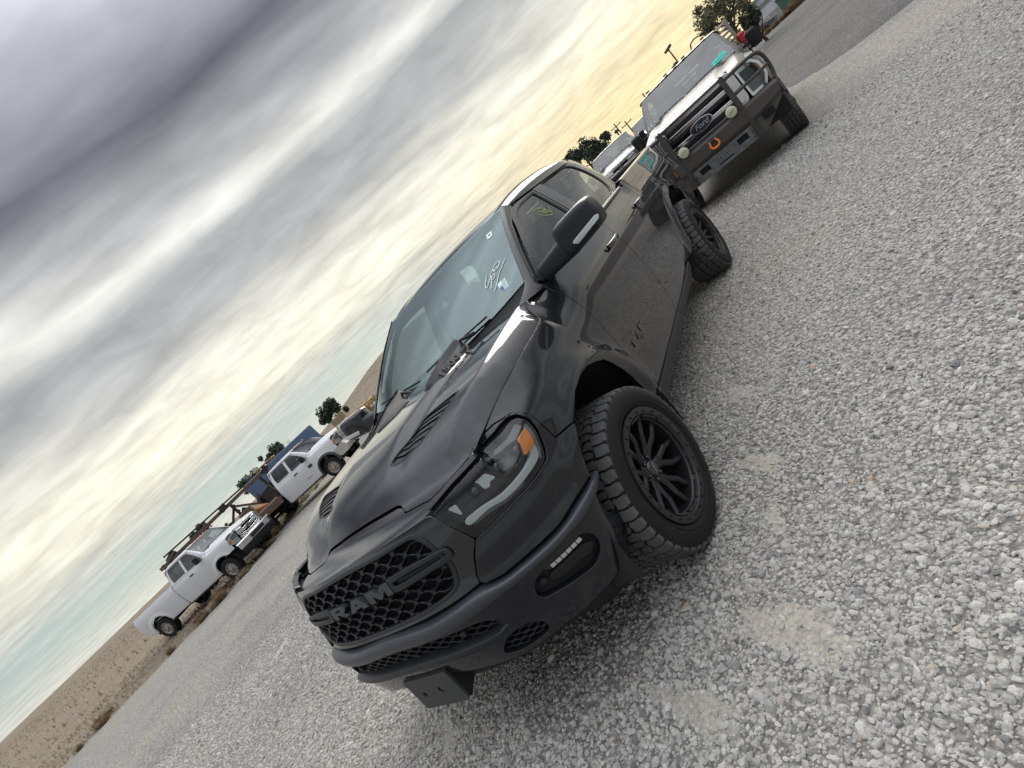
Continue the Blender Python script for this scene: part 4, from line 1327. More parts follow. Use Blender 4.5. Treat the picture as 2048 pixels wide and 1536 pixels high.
# ---- cowl, wipers
rows = []
for t in np.linspace(0, 1, 6):
    r_ = []
    for u in np.linspace(-1, 1, 41):
        y = .80 * u; au = abs(u)
        xb = float(np.interp(au * .8, [0, .2, .4, .55, .7, .8], [-.33, -.345, -.385, -.415, -.45, -.45]))
        ws = WSf(np.array([[u * .985, .02]]))[0]
        zb = float(HOOD(np.array([[xb + .02, y]]))[0, 2]) - .014
        r_.append((xb + (ws[0] - .01 - xb) * t, y, zb + (ws[2] - .006 - zb) * t - .010 * math.sin(PI * t)))
    rows.append(r_)
loft('cowl', rows, M_PLAST, ram, flip=True)
for (y0, y1, v0, v1) in ((.55, -.02, .03, .055), (-.10, -.66, .03, .055)):
    wp = empty('wiper'); wp.parent = ram
    a = WSf(np.array([(y0 / .815, v0)]))[0]; b = WSf(np.array([(y1 / .815, v1)]))[0]
    pts = []
    for t in np.linspace(0, 1, 12):
        q = WSf(np.array([((y0 + (y1 - y0) * t) / .815, v0 + (v1 - v0) * t + .02 * math.sin(t * PI))]))[0]
        pts.append(q + [.012, 0, .012])
    MB().tube(pts, .006, 6).build('wiper_blade', M_PLAST, wp, True)
    pv = Vector(pts[0]) + Vector((.06, -.10 if y0 > 0 else -.05, -.02))
    MB().tube([pv, pv.lerp(Vector(pts[6]), .5) + Vector((.01, 0, .012)), Vector(pts[6]) + Vector((.004, 0, .008))], [.013, .009, .006], 6).build('wiper_arm', M_PLAST, wp, True)

# ---- windshield
def grid(name, f, us, vs, m, par, flip=False, off=None):
    rows = [[tuple(f(u, v)) for u in us] for v in vs]
    return loft(name, rows, m, par, flip=flip)
WSu = lambda u, v: WSf(np.array([[u, v]]))[0]
ws = grid('windshield', WSu, np.linspace(-1, 1, 41), np.linspace(0, 1, 17), M_WS, ram)
# black printed border just inside the glass
WSq = lambda q: WSf(q) + np.array([-.006, 0, -.006])
frit_o = dens([(-.995, .005), (.995, .005), (.995, .995), (-.995, .995)], .05)
frit_i = rc([(-.93, .045), (-.4, .03), (.4, .03), (.93, .045), (.945, .37), (.915, .68), (.86, .84), (.5, .875), (.20, .90), (.17, .66), (-.17, .66), (-.20, .90), (-.5, .875), (-.86, .84), (-.915, .68), (-.945, .37)], [.05, .1, .1, .05, .1, .1, .12, .1, .03, .04, .04, .03, .1, .12, .1, .1])
M_FRIT = mat('glass_border', (.006, .006, .008), rough=.95, spec=.0)
panel('glass_border', frit_o, WSq, M_FRIT, ws, holes=[[tuple(p) for p in frit_i]], sp=.06, ref=CEN, hem=.001, fil=.0005)
mm = MB().box((-1.07, 0, 1.725), (.03, .23, .065), (0, .15, 0), .012); mm.build('rear_view_mirror', M_INT, ws, True)
# writing and stickers on the driver side of the glass
def r11(x, y): return (940 + x / 8.536, 440 + y / 8.536)
def cam_ray(u, v):
    d = _R * ((u - 1024) / 1080.8) + _U * (-(v - 768) / 1080.8) + _f
    return d.normalized()
SCR = [[(.727, .374), (.705, .335), (.693, .286), (.712, .268), (.738, .300), (.762, .318), (.764, .290), (.752, .25), (.746, .222)],
       [(.803, .312), (.788, .316), (.770, .318), (.759, .330)], [(.803, .312), (.800, .288), (.783, .283), (.768, .292), (.766, .306), (.780, .318)],
       [(.759, .331), (.775, .362), (.790, .366), (.798, .350), (.812, .340), (.827, .345), (.834, .336)],
       [(.846, .345), (.828, .362), (.800, .352), (.795, .374), (.812, .388), (.842, .396), (.867, .389), (.868, .368), (.855, .348), (.840, .338)],
       [(.930, .343), (.905, .330), (.865, .298), (.846, .280), (.815, .235), (.785, .190), (.769, .172)]]
ink = MB()
for L in SCR:
    c = cspl(L, 5)
    P = WSf(c) + surf_n(WSf, c, CEN) * .0025
    ink.tube([tuple(p) for p in P], .0026, 5)
ink.build('marker_writing', M_WHITE, ws, True)
def ws_quad(name, q, m, off=.002):
    return panel(name, q, WSf, m, ws, sp=.05, ref=CEN, off=off, hem=.001, fil=.0005)
q4 = [(.805, .207), (.876, .199), (.889, .093), (.823, .113)]
def bil(a, b): # a along stripe direction, b across
    p00, p10, p11, p01 = [np.array(t) for t in (q4[0], q4[1], q4[2], q4[3])]
    return tuple((1 - a) * (1 - b) * p00 + a * (1 - b) * p10 + a * b * p11 + (1 - a) * b * p01)
ws_quad('flag_sticker', q4, M_LBL, .0015)
for i in range(6):
    a0 = .12 + i * .145
    ws_quad('flag_stripe', [bil(a0, .02 if a0 > .5 else .38), bil(a0 + .045, .02 if a0 > .5 else .38), bil(a0 + .045, .98), bil(a0, .98)], M_LBLB if False else M_INTG, .0022)
ws_quad('flag_canton', [bil(.03, .55), bil(.45, .55), bil(.45, .97), bil(.03, .97)], M_LBLB, .0026)
ws_quad('inspection_sticker', [(.776, .807), (.848, .796), (.854, .729), (.789, .736)], M_LBL)
ws_quad('inspection_print', [(.80, .785), (.832, .780), (.835, .755), (.805, .760)], M_HLGR, .0026)

# ---- A pillars and roof
def gy(x, z): return float(GREEN(np.array([[x, z]]))[0, 1])
for sg in (1, -1):
    # pillar strip: windshield edge -> door frame edge
    rows = []
    for v in np.linspace(0, 1, 17):
        e = WSf(np.array([[1.0, v]]))[0]
        # outer edge runs along the door frame top
        t = v
        xo = np.interp(t, [0, .35, .7, 1], [-.615, -.86, -1.11, -1.36]); zo = np.interp(t, [0, .35, .7, 1], [1.425, 1.60, 1.745, 1.838])
        yo = gy(xo, zo) + .004
        a = np.array([e[0] - .002, e[1] + .004, e[2] + .006]); b = np.array([xo, yo, zo])
        mid = (a + b) / 2 + np.array([.014, .016, .020])
        r_ = []
        for k_ in np.linspace(0, 1, 7):
            p = (1 - k_) ** 2 * a + 2 * k_ * (1 - k_) * mid + k_ ** 2 * b
            r_.append((p[0], sg * p[1], p[2]))
        rows.append(r_)
    loft('a_pillar', rows, M_PAINT, ram, flip=(sg < 0))
    # foot of the pillar sweeping down to the fender
    R0 = [np.array(p) for p in rows[0]]; R1 = [np.array(p) for p in rows[1]]
    low = []
    for k_ in np.linspace(0, 1, 7):
        low.append(np.array([-.40 - .20 * k_, sg * (.800 + .115 * k_ ** .8), 1.388 - .028 * k_]))
    rows2 = []
    for t in np.linspace(0, 1, 7):
        r_ = []
        for a, a1, b in zip(R0, R1, low):
            c = a + (a - a1) * 1.0            # leave along the pillar's own line
            r_.append(tuple((1 - t) ** 2 * a + 2 * t * (1 - t) * c + t * t * b))
        rows2.append(r_)
    loft('pillar_foot', rows2, M_PAINT, ram, flip=(sg > 0), angle=180)

rx = [-1.27, -1.36, -1.5, -1.7, -1.95, -2.25, -2.55, -2.80, -2.95, -3.04, -3.075]
rz = [1.893, 1.912, 1.934, 1.955, 1.970, 1.975, 1.967, 1.948, 1.925, 1.895, 1.855]
rzf = pchip([-a for a in rx], rz)
def ROOFZ(x, y):
    zc_ = float(rzf(-x)); ay = abs(y)
    return zc_ - .030 * (ay / .62) ** 2.4
rows = []
xs = list(np.linspace(-1.30, -2.9, 21)) + [-2.97, -3.02, -3.055, -3.075]
for x in xs:
    r_ = []
    fy = 1 - .10 * max(0, (-x - 2.7) / .37) ** 2
    zr = ROOFZ(x, .6)
    ge = gy(x, 1.845) * fy
    zlow = min(1.850, zr - .035)
    for y in np.linspace(-.60, .60, 25):
        yy = y * fy
        r_.append((x + (.035 * (1 - (abs(y) / .62) ** 2) if x > -1.31 else 0) * -1 + (-.035 if x > -1.31 else 0) * 0, yy, ROOFZ(x, y)))
    rail = []
    for t in np.linspace(.12, 1, 8):
        a = t * PI / 2
        yy = .60 * fy + (ge + .012 - .60 * fy) * math.sin(a); zz = zlow + (zr - zlow) * math.cos(a) ** .8
        rail.append((x, yy, zz))
    r_ = [(a_, -b_, c_) for a_, b_, c_ in rail[::-1]] + r_ + rail
    rows.append(r_)
M_ROOF = M_PAINT
loft('roof', rows, M_ROOF, ram, flip=False)
# roof ditch mouldings
for sg in (1, -1):
    MB().tube([(x, sg * (.615), ROOFZ(x, .6) + .002) for x in np.linspace(-1.32, -2.95, 20)], .007, 6).build('roof_moulding', M_SEAL, ram, True)

# ---- greenhouse side frames
FWo = [(-.660, 1.372), (-.64, 1.405), (-.70, 1.445), (-.86, 1.552), (-.975, 1.630), (-1.10, 1.705), (-1.20, 1.772), (-1.32, 1.820), (-1.47, 1.846), (-1.80, 1.860), (-1.86, 1.861), (-1.84, 1.60), (-1.80, 1.372)]
FWi = rc([(-.80, 1.392), (-.80, 1.425), (-.945, 1.560), (-1.10, 1.672), (-1.25, 1.768), (-1.35, 1.800), (-1.48, 1.819), (-1.785, 1.830), (-1.745, 1.60), (-1.715, 1.392)], [.02, .02, .05, .05, .05, .05, .05, .03, .05, .02])
RWo = [(-1.812, 1.372), (-1.852, 1.60), (-1.872, 1.861), (-2.40, 1.875), (-2.76, 1.862), (-2.86, 1.838), (-2.915, 1.76), (-2.935, 1.60), (-2.90, 1.46), (-2.87, 1.372)]
RWi = rc([(-1.93, 1.395), (-1.975, 1.60), (-2.012, 1.845), (-2.41, 1.856), (-2.74, 1.843), (-2.83, 1.800), (-2.870, 1.70), (-2.855, 1.56), (-2.78, 1.455), (-2.66, 1.398)], [.02, .05, .03, .05, .08, .05, .1, .1, .1, .03])
GREF = (-1.9, 0, 1.5)
for o_, i_, prn in ((FWo, FWi, front_doors), (RWo, RWi, rear_doors)):
    fr = panel('door_frame', rc(o_, .012, 3), GREEN, M_PAINT, None, holes=[[tuple(p) for p in i_]], sp=.03, ref=GREF, mirror=True, hem=.02)
    for f_, d_ in zip(fr, prn): f_.parent = d_
    sl = panel('window_seal', [tuple(p) for p in i_], GREEN, M_SEAL, None, holes=[[tuple(p) for p in (np.array(i_) - np.mean(i_, 0)) * [.975, .95] + np.mean(i_, 0)]], sp=.03, ref=GREF, mirror=True, hem=.02, off=-.003)
    for f_, d_ in zip(sl, prn): f_.parent = d_
    g_ = panel('window', [tuple(p) for p in i_], GREEN, M_TINT, None, sp=.05, ref=GREF, mirror=True, hem=.003, off=-.012)
    for f_, d_ in zip(g_, prn): f_.parent = d_
# seal between the two frames, belt mouldings, rear pillar
panel('b_pillar_trim', rc([(-1.752, 1.40), (-1.782, 1.60), (-1.822, 1.850), (-1.845, 1.855), (-1.995, 1.845), (-1.955, 1.60), (-1.915, 1.40)], .01), GREEN, M_GLOSS, ram, sp=.04, ref=GREF, mirror=True, hem=.01, off=.004, holes=[[(-1.800, 1.38 + .03), (-1.806, 1.41), (-1.846, 1.60), (-1.868, 1.848), (-1.862, 1.848), (-1.840, 1.60)]])
for sg in (1, -1):
    q = np.array([(float(x), 1.372) for x in np.linspace(-.66, -2.88, 40)])
    P = GREEN(q); P[:, 1] = (P[:, 1] + .006) * sg
    rows = []
    for dy, dz in ((-.004, .022), (.006, .020), (.016, .010), (.019, -.004), (.012, -.012), (-.01, -.016)):
        rows.append(P + np.array([0, sg * dy, dz]))
    loft('belt_moulding', rows, M_SEAL, ram, flip=(sg < 0), angle=60)
    # C pillar wrap to the cab back
    rows = []; rlow = []; rtop = []
    for z in np.linspace(1.395, 1.862, 15):
        xe = float(np.interp(z, [1.37, 1.46, 1.60, 1.76, 1.80, 1.862], [-2.87, -2.905, -2.938, -2.92, -2.905, -2.78])) 
        ye = gy(xe, z)
        r_ = [(xe, sg * (ye + .001), z)]
        xb = float(np.interp(z, [1.37, 1.65, 1.85, 1.87], [-3.02, -3.085, -3.07, -3.05]))
        yb = ye - .035 - .02 * (z > 1.8)
        r_ += [(xe + (xb - xe) * .55, sg * (ye - .004), z), (xe + (xb - xe) * .85, sg * (ye - .016), z), (xb - .005, sg * (yb - .01), z), (xb - .012, sg * (yb - .05), z)]
        w_ = [(xb - .012, sg * (yb - .05), z), (xb - .02, sg * .30, z), (xb - .02, 0.0, z)]
        if z < 1.50: rlow.append(w_)
        if z > 1.79: rtop.append(w_)
        rows.append(r_)
    for rr_ in (rows, rlow, rtop): loft('cab_back', rr_, M_PAINT, ram, flip=(sg > 0), angle=70)
MB().box((-3.10, 0, 1.63), (.01, 1.25, .32), None, .003).build('rear_window', M_TINT, ram)

# ---- bed: rails, inner walls, floor, tailgate
for sg in (1, -1):
    rows = []
    for x in np.linspace(-2.955, -4.80, 20):
        P = SH(np.array([(sxf(x), 1.41)]))[0]
        y = P[1]
        if x < -4.7: y -= .03 * ((-4.7 - x) / .1)
        rows.append([(x, sg * (y + .001), 1.408), (x, sg * (y - .012), 1.424), (x, sg * (y - .03), 1.430), (x, sg * (y - .085), 1.428), (x, sg * (y - .10), 1.418), (x, sg * (y - .10), .80)])
    loft('bed_rail', rows, M_PAINT, ram, flip=(sg < 0), angle=30)
mb = MB().box((-3.9, 0, .84), (1.85, 1.5, .02)).box((-2.97, 0, 1.13), (.02, 1.66, .55)).box((-4.83, 0, 1.14), (.05, 1.70, .56), None, .01)
mb.build('bed_floor', M_PLAST, ram)
panel('tailgate', [(-.86, .82), (.86, .82), (.86, 1.43), (-.86, 1.43)], lambda q: np.stack([-4.875 - .01 * np.cos(q[:, 1] * 6), q[:, 0], q[:, 1]], 1), M_PAINT, ram, sp=.06, ref=CEN, hem=.03)
for sg in (1, -1):
    tl = [(float(SH.S[-1]) - a, b) for a, b in ((.955, .98), (.955, 1.33), (.90, 1.34), (.86, 1.33), (.86, .98), (.90, .965))]
    tl = [(sg * a, b) for a, b in tl]
    panel('tail_lamp', tl, SH, mat('tail_lamp_red', (.25, .01, .01), rough=.1, coat=1), ram, sp=.03, ref=CEN, hem=.02, off=.006)
mb = MB()
MB().box((-4.95, 0, .66), (.18, 1.86, .16), None, .04).build('rear_bumper', M_GLOSS, ram, True)

# ---- handles, mirror, lettering, crease
for (x0, x1, pr) in ((-1.41, -1.69, front_doors), (-2.50, -2.78, rear_doors)):
    for sg, door in zip((1, -1), pr):
        pts = []
        for t in np.linspace(0, 1, 9):
            x = x0 + (x1 - x0) * t
            P = SH(np.array([(sxf(x), 1.205)]))[0]
            pts.append((P[0], sg * (P[1] + .012 + .026 * math.sin(PI * min(1, max(0, t))) ** .6), 1.205))
        hm = MB()
        rows = []
        for p in pts:
            rows.append([(p[0], p[1] + sg * .009 * math.cos(a), p[2] + .021 * math.sin(a)) for a in np.linspace(0, 2 * PI, 13)[:-1]])
        loft('handle', rows, M_GLOSS, door, closed=True, angle=80)
def mirror_part(sg, door):
    mr = empty('door_mirror'); mr.parent = ram
    hs = [(1.079, 1.527), (1.092, 1.548), (1.115, 1.558), (1.20, 1.566), (1.29, 1.570), (1.325, 1.562), (1.342, 1.540), (1.352, 1.482), (1.345, 1.425), (1.325, 1.405), (1.22, 1.386), (1.10, 1.372), (1.072, 1.388), (1.066, 1.45)]
    hs = cspl(hs, 3, True)
    c = hs.mean(0)
    rows = []
    for xo, sc in ((-.655, .0), (-.652, .40), (-.655, .74), (-.664, .90), (-.682, .975), (-.71, 1.0), (-.76, 1.0), (-.80, .97), (-.81, .93), (-.795, .90), (-.795, 0)):
        rows.append([(xo, sg * (c[0] + (p[0] - c[0]) * sc), c[1] + (p[1] - c[1]) * sc) for p in hs])
    fixn(loft('mirror_housing', rows, M_SATIN if sg > 0 else M_PAINT, mr, closed=True, angle=60))
    # arm
    rows = []
    for t in np.linspace(0, 1, 7):
        y = .895 + (1.13 - .895) * t
        zt__ = 1.462 + (1.500 - 1.462) * t; zb_ = 1.362 + .010 * t
        xa, xb_ = -.655 - .008 * t, -.775 + .01 * t
        cx, cz, wx, wz = (xa + xb_) / 2, (zt__ + zb_) / 2, (xa - xb_) / 2, (zt__ - zb_) / 2
        rows.append([(cx + wx * np.sign(math.cos(a)) * abs(math.cos(a)) ** .5, sg * y, cz + wz * np.sign(math.sin(a)) * abs(math.sin(a)) ** .5) for a in np.linspace(0, 2 * PI, 25)[:-1]])
    fixn(loft('mirror_arm', rows, M_SATIN, mr, closed=True, angle=60))
    # base triangle on the door
    bt = rc([(-.645, 1.385), (-.66, 1.43), (-.80, 1.53), (-.83, 1.50), (-.80, 1.385)], .015)
    b_ = panel('mirror_base', [tuple(p) for p in bt], GREEN, M_SATIN, mr, sp=.03, ref=GREF, hem=.02, off=.012)
    if sg < 0:
        me = b_.data
        for v in me.vertices: v.co.y *= -1
        me.flip_normals()
    # clear turn repeater along the lower front edge
    rp = rc([(1.160, 1.432), (1.180, 1.416), (1.340, 1.444), (1.349, 1.458), (1.335, 1.464), (1.17, 1.438)], .003)
    SRF = lambda q: np.stack([-.650 - .25 * np.clip(1.43 - q[:, 1], 0, 1) - 1.2 * np.clip(np.abs(q[:, 0] - 1.21) - .09, 0, 1) ** 1.5, sg * q[:, 0], q[:, 1]], 1)
    panel('mirror_repeater', [tuple(p) for p in rp], SRF, M_DRL, mr, sp=.02, ref=(-2, sg * 1.2, 1.4), hem=.02, off=.006)
    return mr
for sg, d_ in zip((1, -1), front_doors): mirror_part(sg, d_)
letters('RAM', SH, (sxf(-.765), .738), .085, .036, .018, front_doors[0], M_GLOSS, .006, .01, name='door_letter', sp=.03)
# yellow scribble on the front side glass
SC2 = [[(-1.52, 1.74), (-1.60, 1.73), (-1.66, 1.70), (-1.60, 1.69), (-1.68, 1.67), (-1.72, 1.70)], [(-1.55, 1.71), (-1.60, 1.66), (-1.57, 1.70), (-1.66, 1.65), (-1.62, 1.72)], [(-1.50, 1.70), (-1.54, 1.66), (-1.62, 1.635), (-1.66, 1.66)]]
ink = MB()
for L in SC2:
    c = cspl([(a + .05, b - .02) for a, b in L], 4)
    P = GREEN(c); P[:, 1] -= .009
    ink.tube([tuple(p) for p in P], .0011, 4)
ink.build('marker_writing', M_YEL, front_doors[0])

# ---- cabin
def seat(x, y, w):
    s = empty('seat'); s.parent = ram
    MB().box((x + .22, y, 1.02), (.52, w, .16), (0, -.06, 0), .05).build('seat_cushion', M_INTG, s, True)
    MB().box((x - .10, y, 1.36), (.13, w, .62), (0, -.22, 0), .05).build('seat_back', M_INTG, s, True)
    MB().box((x - .205, y, 1.74), (.10, w * .55, .19), (0, -.15, 0), .04).build('headrest', M_INTG, s, True)
    return s
seat(-1.62, .40, .52); seat(-1.62, -.40, .52); seat(-2.62, .42, .50); seat(-2.62, -.42, .50)
rows = []
for y in np.linspace(-.78, .78, 21):
    rows.append([(-.56, y, 1.38), (-.66, y, 1.40), (-.80, y, 1.395), (-.93, y, 1.36 + (.025 if y > .1 else 0)), (-.99, y, 1.29), (-.95, y, 1.05)])
loft('dashboard', rows, M_INT, ram, flip=True, angle=30)
st_ = MB(); st_.tube([(-1.10 - .055 * math.sin(a), .40 + .185 * math.cos(a), 1.30 + .175 * math.sin(a)) for a in np.linspace(0, 2 * PI, 33)[:-1]], .015, 8, closed=True)
st_.box((-1.08, .40, 1.29), (.05, .15, .11), (0, .3, 0), .02).box((-1.09, .40, 1.29), (.02, .36, .03)).build('steering_wheel', M_INT, ram, True)
MB().box((-1.0, 0, 1.18), (.10, .26, .30), (0, -.25, 0), .01).build('centre_screen', M_INT, ram)
MB().box((-2.05, 0, 1.868), (1.5, 1.25, .02)).build('headliner', M_INTL, ram)
MB().box((-1.85, .0, .86), (2.3, 1.7, .10)).build('cabin_floor', M_INT, ram)
for sg in (1, -1):
    MB().box((-1.75, sg * .84, 1.12), (2.2, .04, .50)).build('door_trim', M_INT, ram)
    MB().box((-1.86, sg * .76, 1.60), (.10, .05, .50), (sg * .38, -.1, 0), .01).build('pillar_trim', M_INTL, ram)
MB().box((-3.0, 0, 1.15), (.05, 1.6, .5)).build('cab_rear_trim', M_INT, ram)

# ---- underside
mb = MB().box((-1.85, 0, .62), (2.0, 1.5, .34)).box((-4.0, 0, .66), (1.8, 1.0, .26)).box((.35, 0, .72), (.75, 1.15, .45))
for sg in (1, -1):
    mb.box((-1.9, sg * .42, .50), (5.2, .10, .14))
mb.tube([(0, -.80, .40), (0, .80, .40)], .045, 10).tube([(-3.725, -.80, .42), (-3.725, .80, .42)], .055, 10)
mb.build('underbody', M_DARKPL, ram)
for cx in (0, -3.725):
    for sg in (1, -1):
        rows = []
        for t in np.linspace(-.15, PI + .25, 22):
            rows.append([(cx + .60 * math.cos(t) - .02, sg * y, .42 + .60 * math.sin(t)) for y in (.52, .60, .95, .985 if cx == 0 else .975)])
        loft('wheel_liner', rows, M_DARKPL, ram, flip=(sg > 0))
        loft('wheel_liner', [[(cx + .60 * math.cos(t) - .02, sg * .53, .42 + .60 * math.sin(t)) for t in np.linspace(-.15, PI + .25, 22)], [(cx, sg * .53, .45)] * 22], M_DARKPL, ram)

# ---- wheels
def tread(R=.420, hw=.150, n=44, yoff=0.0):
    mb = MB()
    def put(poly, dep=.013, wrap=0.0):
        """poly: (angle fraction of pitch, w)"""
        V0, V1 = [], []
        for a, w in poly:
            e = abs(w) / hw
            r1 = R - .010 * e ** 4 - (.05 * max(0, e - 1) if e > 1 else 0)
            r0 = r1 - dep
            V0.append((r0 * math.cos(a), w, r0 * math.sin(a))); V1.append((r1 * math.cos(a), w, r1 * math.sin(a)))
        m = len(poly)
        mb.add(V0 + V1, [(i, (i + 1) % m, m + (i + 1) % m, m + i) for i in range(m)] + [tuple(range(m, 2 * m))])
    da = 2 * PI / n
    for i in range(n):
        a = i * da
        g = .10 * da
        for sg in (1, -1):
            aa = a + (0 if sg > 0 else da * .5)
            w0, w1 = sg * .098, sg * .150
            z = .010 if i % 2 else 0
            ok = [(aa + g, w0 - sg * z), (aa + da * .35, w0 - sg * (z - .004)), (aa + da * .6, w0 - sg * (z + .003)), (aa + da - g, w0 - sg * (z - .003)), (aa + da - g * 1.6, (w0 + w1) / 2), (aa + da - g * .8, w1), (aa + g * .8, w1), (aa + g * .2, (w0 + w1) / 2)]
            put(ok, .014)
            # lug on the shoulder
            r_ = R - .012
            put([(aa + g * 1.6, sg * .151), (aa + da - g * 1.6, sg * .151), (aa + da - g * 1.6, sg * .158), (aa + g * 1.6, sg * .158)], .02)
    n2 = n * 2 // 3
    db = 2 * PI / n2
    for i in range(n2):
        a = i * db
        for sg in (1, -1):
            ph = 0 if sg > 0 else .5 * db
            c0 = sg * .062
            ga = .10 * db
            # Y shaped inner block split in two
            put([(a + ph + ga, c0 - .026), (a + ph + db * .42, c0 - .030), (a + ph + db * .42, c0 + .006), (a + ph + db * .30, c0 + .024), (a + ph + ga * .8, c0 + .016)], .013)
            put([(a + ph + db * .55, c0 - .030), (a + ph + db * .92, c0 - .018), (a + ph + db * .98, c0 + .012), (a + ph + db * .80, c0 + .026), (a + ph + db * .48, c0 + .020), (a + ph + db * .55, c0 + .004)], .013)
        put([(a + db * .06, -.026), (a + db * .30, -.030), (a + db * .46, -.010), (a + db * .46, .010), (a + db * .28, .028), (a + db * .02, .022), (a - db * .06, 0)], .013)
        put([(a + db * .56, -.012), (a + db * .72, -.030), (a + db * .86, -.026), (a + db * .88, -.004), (a + db * .94, .018), (a + db * .74, .028), (a + db * .56, .014)], .013)
    return mb
TRD = tread()
RL = .295
def make_wheel(cx, sg, steer):
    w = empty('wheel'); w.parent = ram
    w.location = (cx, sg * 1.056, .42)
    w.rotation_euler = (0, 0, steer + (PI if sg < 0 else 0))
    if 'tyre' not in WH:
        # local: y+ outward, lip plane at y = 0
        hw = .150; cy = -.165
        prof = [(-.285, RL - .01), (-.300, RL + .02), (-.318, .350), (-.318, .385), (-.312, .402), (-.285, .406), (-.165, .4075), (-.045, .406), (-.018, .402), (-.004, .388), (.004, .372), (.010, .350), (.009, .325), (.003, .306), (-.006, RL + .001), (-.02, RL - .012)]
        ty = MB().lathe(prof, n=96).build('tyre', M_RUBS, w, True, 60)
        # raised rib lines on the sidewall
        rb = MB()
        for r_ in (.318, .345, .368):
            rb.tube([(r_ * math.cos(a), .0065 + .003 * (r_ < .35) - (.004 if r_ > .36 else 0), r_ * math.sin(a)) for a in np.linspace(0, 2 * PI, 97)[:-1]], .0018, 5, closed=True)
        rb.build('sidewall_rib', M_RUBS, ty)
        t2 = MB(); t2.V = [(v[0], v[1] + cy, v[2]) for v in TRD.V]; t2.F = TRD.F
        tag(t2.build('tread', M_RUB, ty), kind='stuff')
        rim = MB().lathe([(-.02, RL - .016), (-.004, RL - .003), (.003, RL - .006), (.004, RL - .012), (.002, RL - .038), (-.008, RL - .044), (-.012, RL - .050), (-.022, RL - .052), (-.030, RL - .060), (-.10, RL - .064), (-.16, RL - .058), (-.20, RL - .075), (-.205, .10), (-.20, .02)], n=72).build('rim', M_RIM, w, True, 35)
        bl = MB()
        for k_ in range(24):
            a = 2 * PI * (k_ + .5) / 24
            rr = RL - .025
            bl.lathe([(0, .0062), (.0075, .0058), (.0085, .004), (.0085, .0003)], c=(rr * math.cos(a), .002, rr * math.sin(a)), n=7)
        bl.build('rim_bolt', M_RIM, rim, True)
        # machined steps on the ring
        stp = MB()
        for k_ in range(12):
            a0 = 2 * PI * k_ / 12 + .06
            a = np.linspace(a0, a0 + .40, 9)
            r0, r1 = RL - .056, RL - .046
            V = []; 
            for t in a:
                V += [(r0 * math.cos(t), -.018, r0 * math.sin(t)), (r0 * math.cos(t), -.008, r0 * math.sin(t)), (r1 * math.cos(t), -.003, r1 * math.sin(t)), (r1 * math.cos(t), -.02, r1 * math.sin(t))]
            F = [(i * 4 + j, i * 4 + (j + 1) % 4, (i + 1) * 4 + (j + 1) % 4, (i + 1) * 4 + j) for i in range(8) for j in range(4)] + [(0, 1, 2, 3), (35, 34, 33, 32)]
            stp.add(V, F)
        fixn(stp.build('rim_step', M_RIM, rim))
        # twelve spokes in six forked pairs
        for k_ in range(6):
            ac_ = 2 * PI * k_ / 6 + .35
            for sd_ in (-1, 1):
                st = []
                for t, r_, an, y, wd, dp in ((0, .050, .12, -.082, .019, .045), (1, .105, .14, -.066, .018, .042), (2, .165, .26, -.048, .016, .038), (3, .240, .215, -.036, .012, .032)):
                    a = ac_ + sd_ * an
                    ca, sa = math.cos(a), math.sin(a)
                    c = np.array([r_ * ca, y, r_ * sa]); tg = np.array([-sa, 0, ca])
                    st.append([c + tg * wd * .45 + [0, .0, 0], c + tg * wd + [0, -.008, 0], c + tg * wd * .8 + [0, -dp, 0], c - tg * wd * .8 + [0, -dp, 0], c - tg * wd + [0, -.008, 0], c - tg * wd * .45])
                V = np.concatenate(st)
                F = [(i * 6 + j, i * 6 + (j + 1) % 6, (i + 1) * 6 + (j + 1) % 6, (i + 1) * 6 + j) for i in range(3) for j in range(6)] + [tuple(range(6)), tuple(range(18, 24))[::-1]]
                fixn(mk('spoke', V, F, M_RIM, rim, False))
        MB().lathe([(-.10, .075), (-.088, .072), (-.084, .062), (-.078, .045), (-.070, .042), (-.066, .038), (-.065, .030), (-.066, .0005)], n=32).build('hub_cap', M_GLOSS, rim, True, 35)
        for k_ in range(6):
            a = 2 * PI * k_ / 6
            MB().lathe([(-.09, .012), (-.072, .011), (-.068, .007), (-.068, .0004)], c=(.058 * math.cos(a), 0, .058 * math.sin(a)), n=8).build('lug_nut', M_GLOSS, rim, True)
        lg_ = MB()
        lg_.prism([(-.016, -.020), (-.006, -.020), (-.002, .0), (.010, .0), (.013, .008), (.000, .008), (.002, .016), (.016, .016), (.019, .024), (-.004, .024)], lambda a, b: (-a, -.0655, b), lambda a, b: (-a, -.0615, b))
        lg_.build('hub_emblem', M_STEEL, rim)
        MB().lathe([(-.19, .165), (-.178, .165), (-.178, .06), (-.17, .06), (-.165, .0005)], n=40).build('brake_disc', M_DARKPL, rim, True, 40)
        MB().tube([(RL - .075, -.03, .08), (RL - .085, .004, .085)], .004, 6).build('valve_stem', M_STEEL, rim)
        WH['tyre'] = w
    else:
        src = WH['tyre']
        for ch in list(src.children):
            c = ch.copy(); COL.objects.link(c); c.parent = w
            for g in list(ch.children):
                d = g.copy(); COL.objects.link(d); d.parent = c
    return w
WH = {}
make_wheel(0, 1, -.060)
make_wheel(0, -1, -.060)
make_wheel(-3.725, 1, 0)
make_wheel(-3.725, -1, 0)
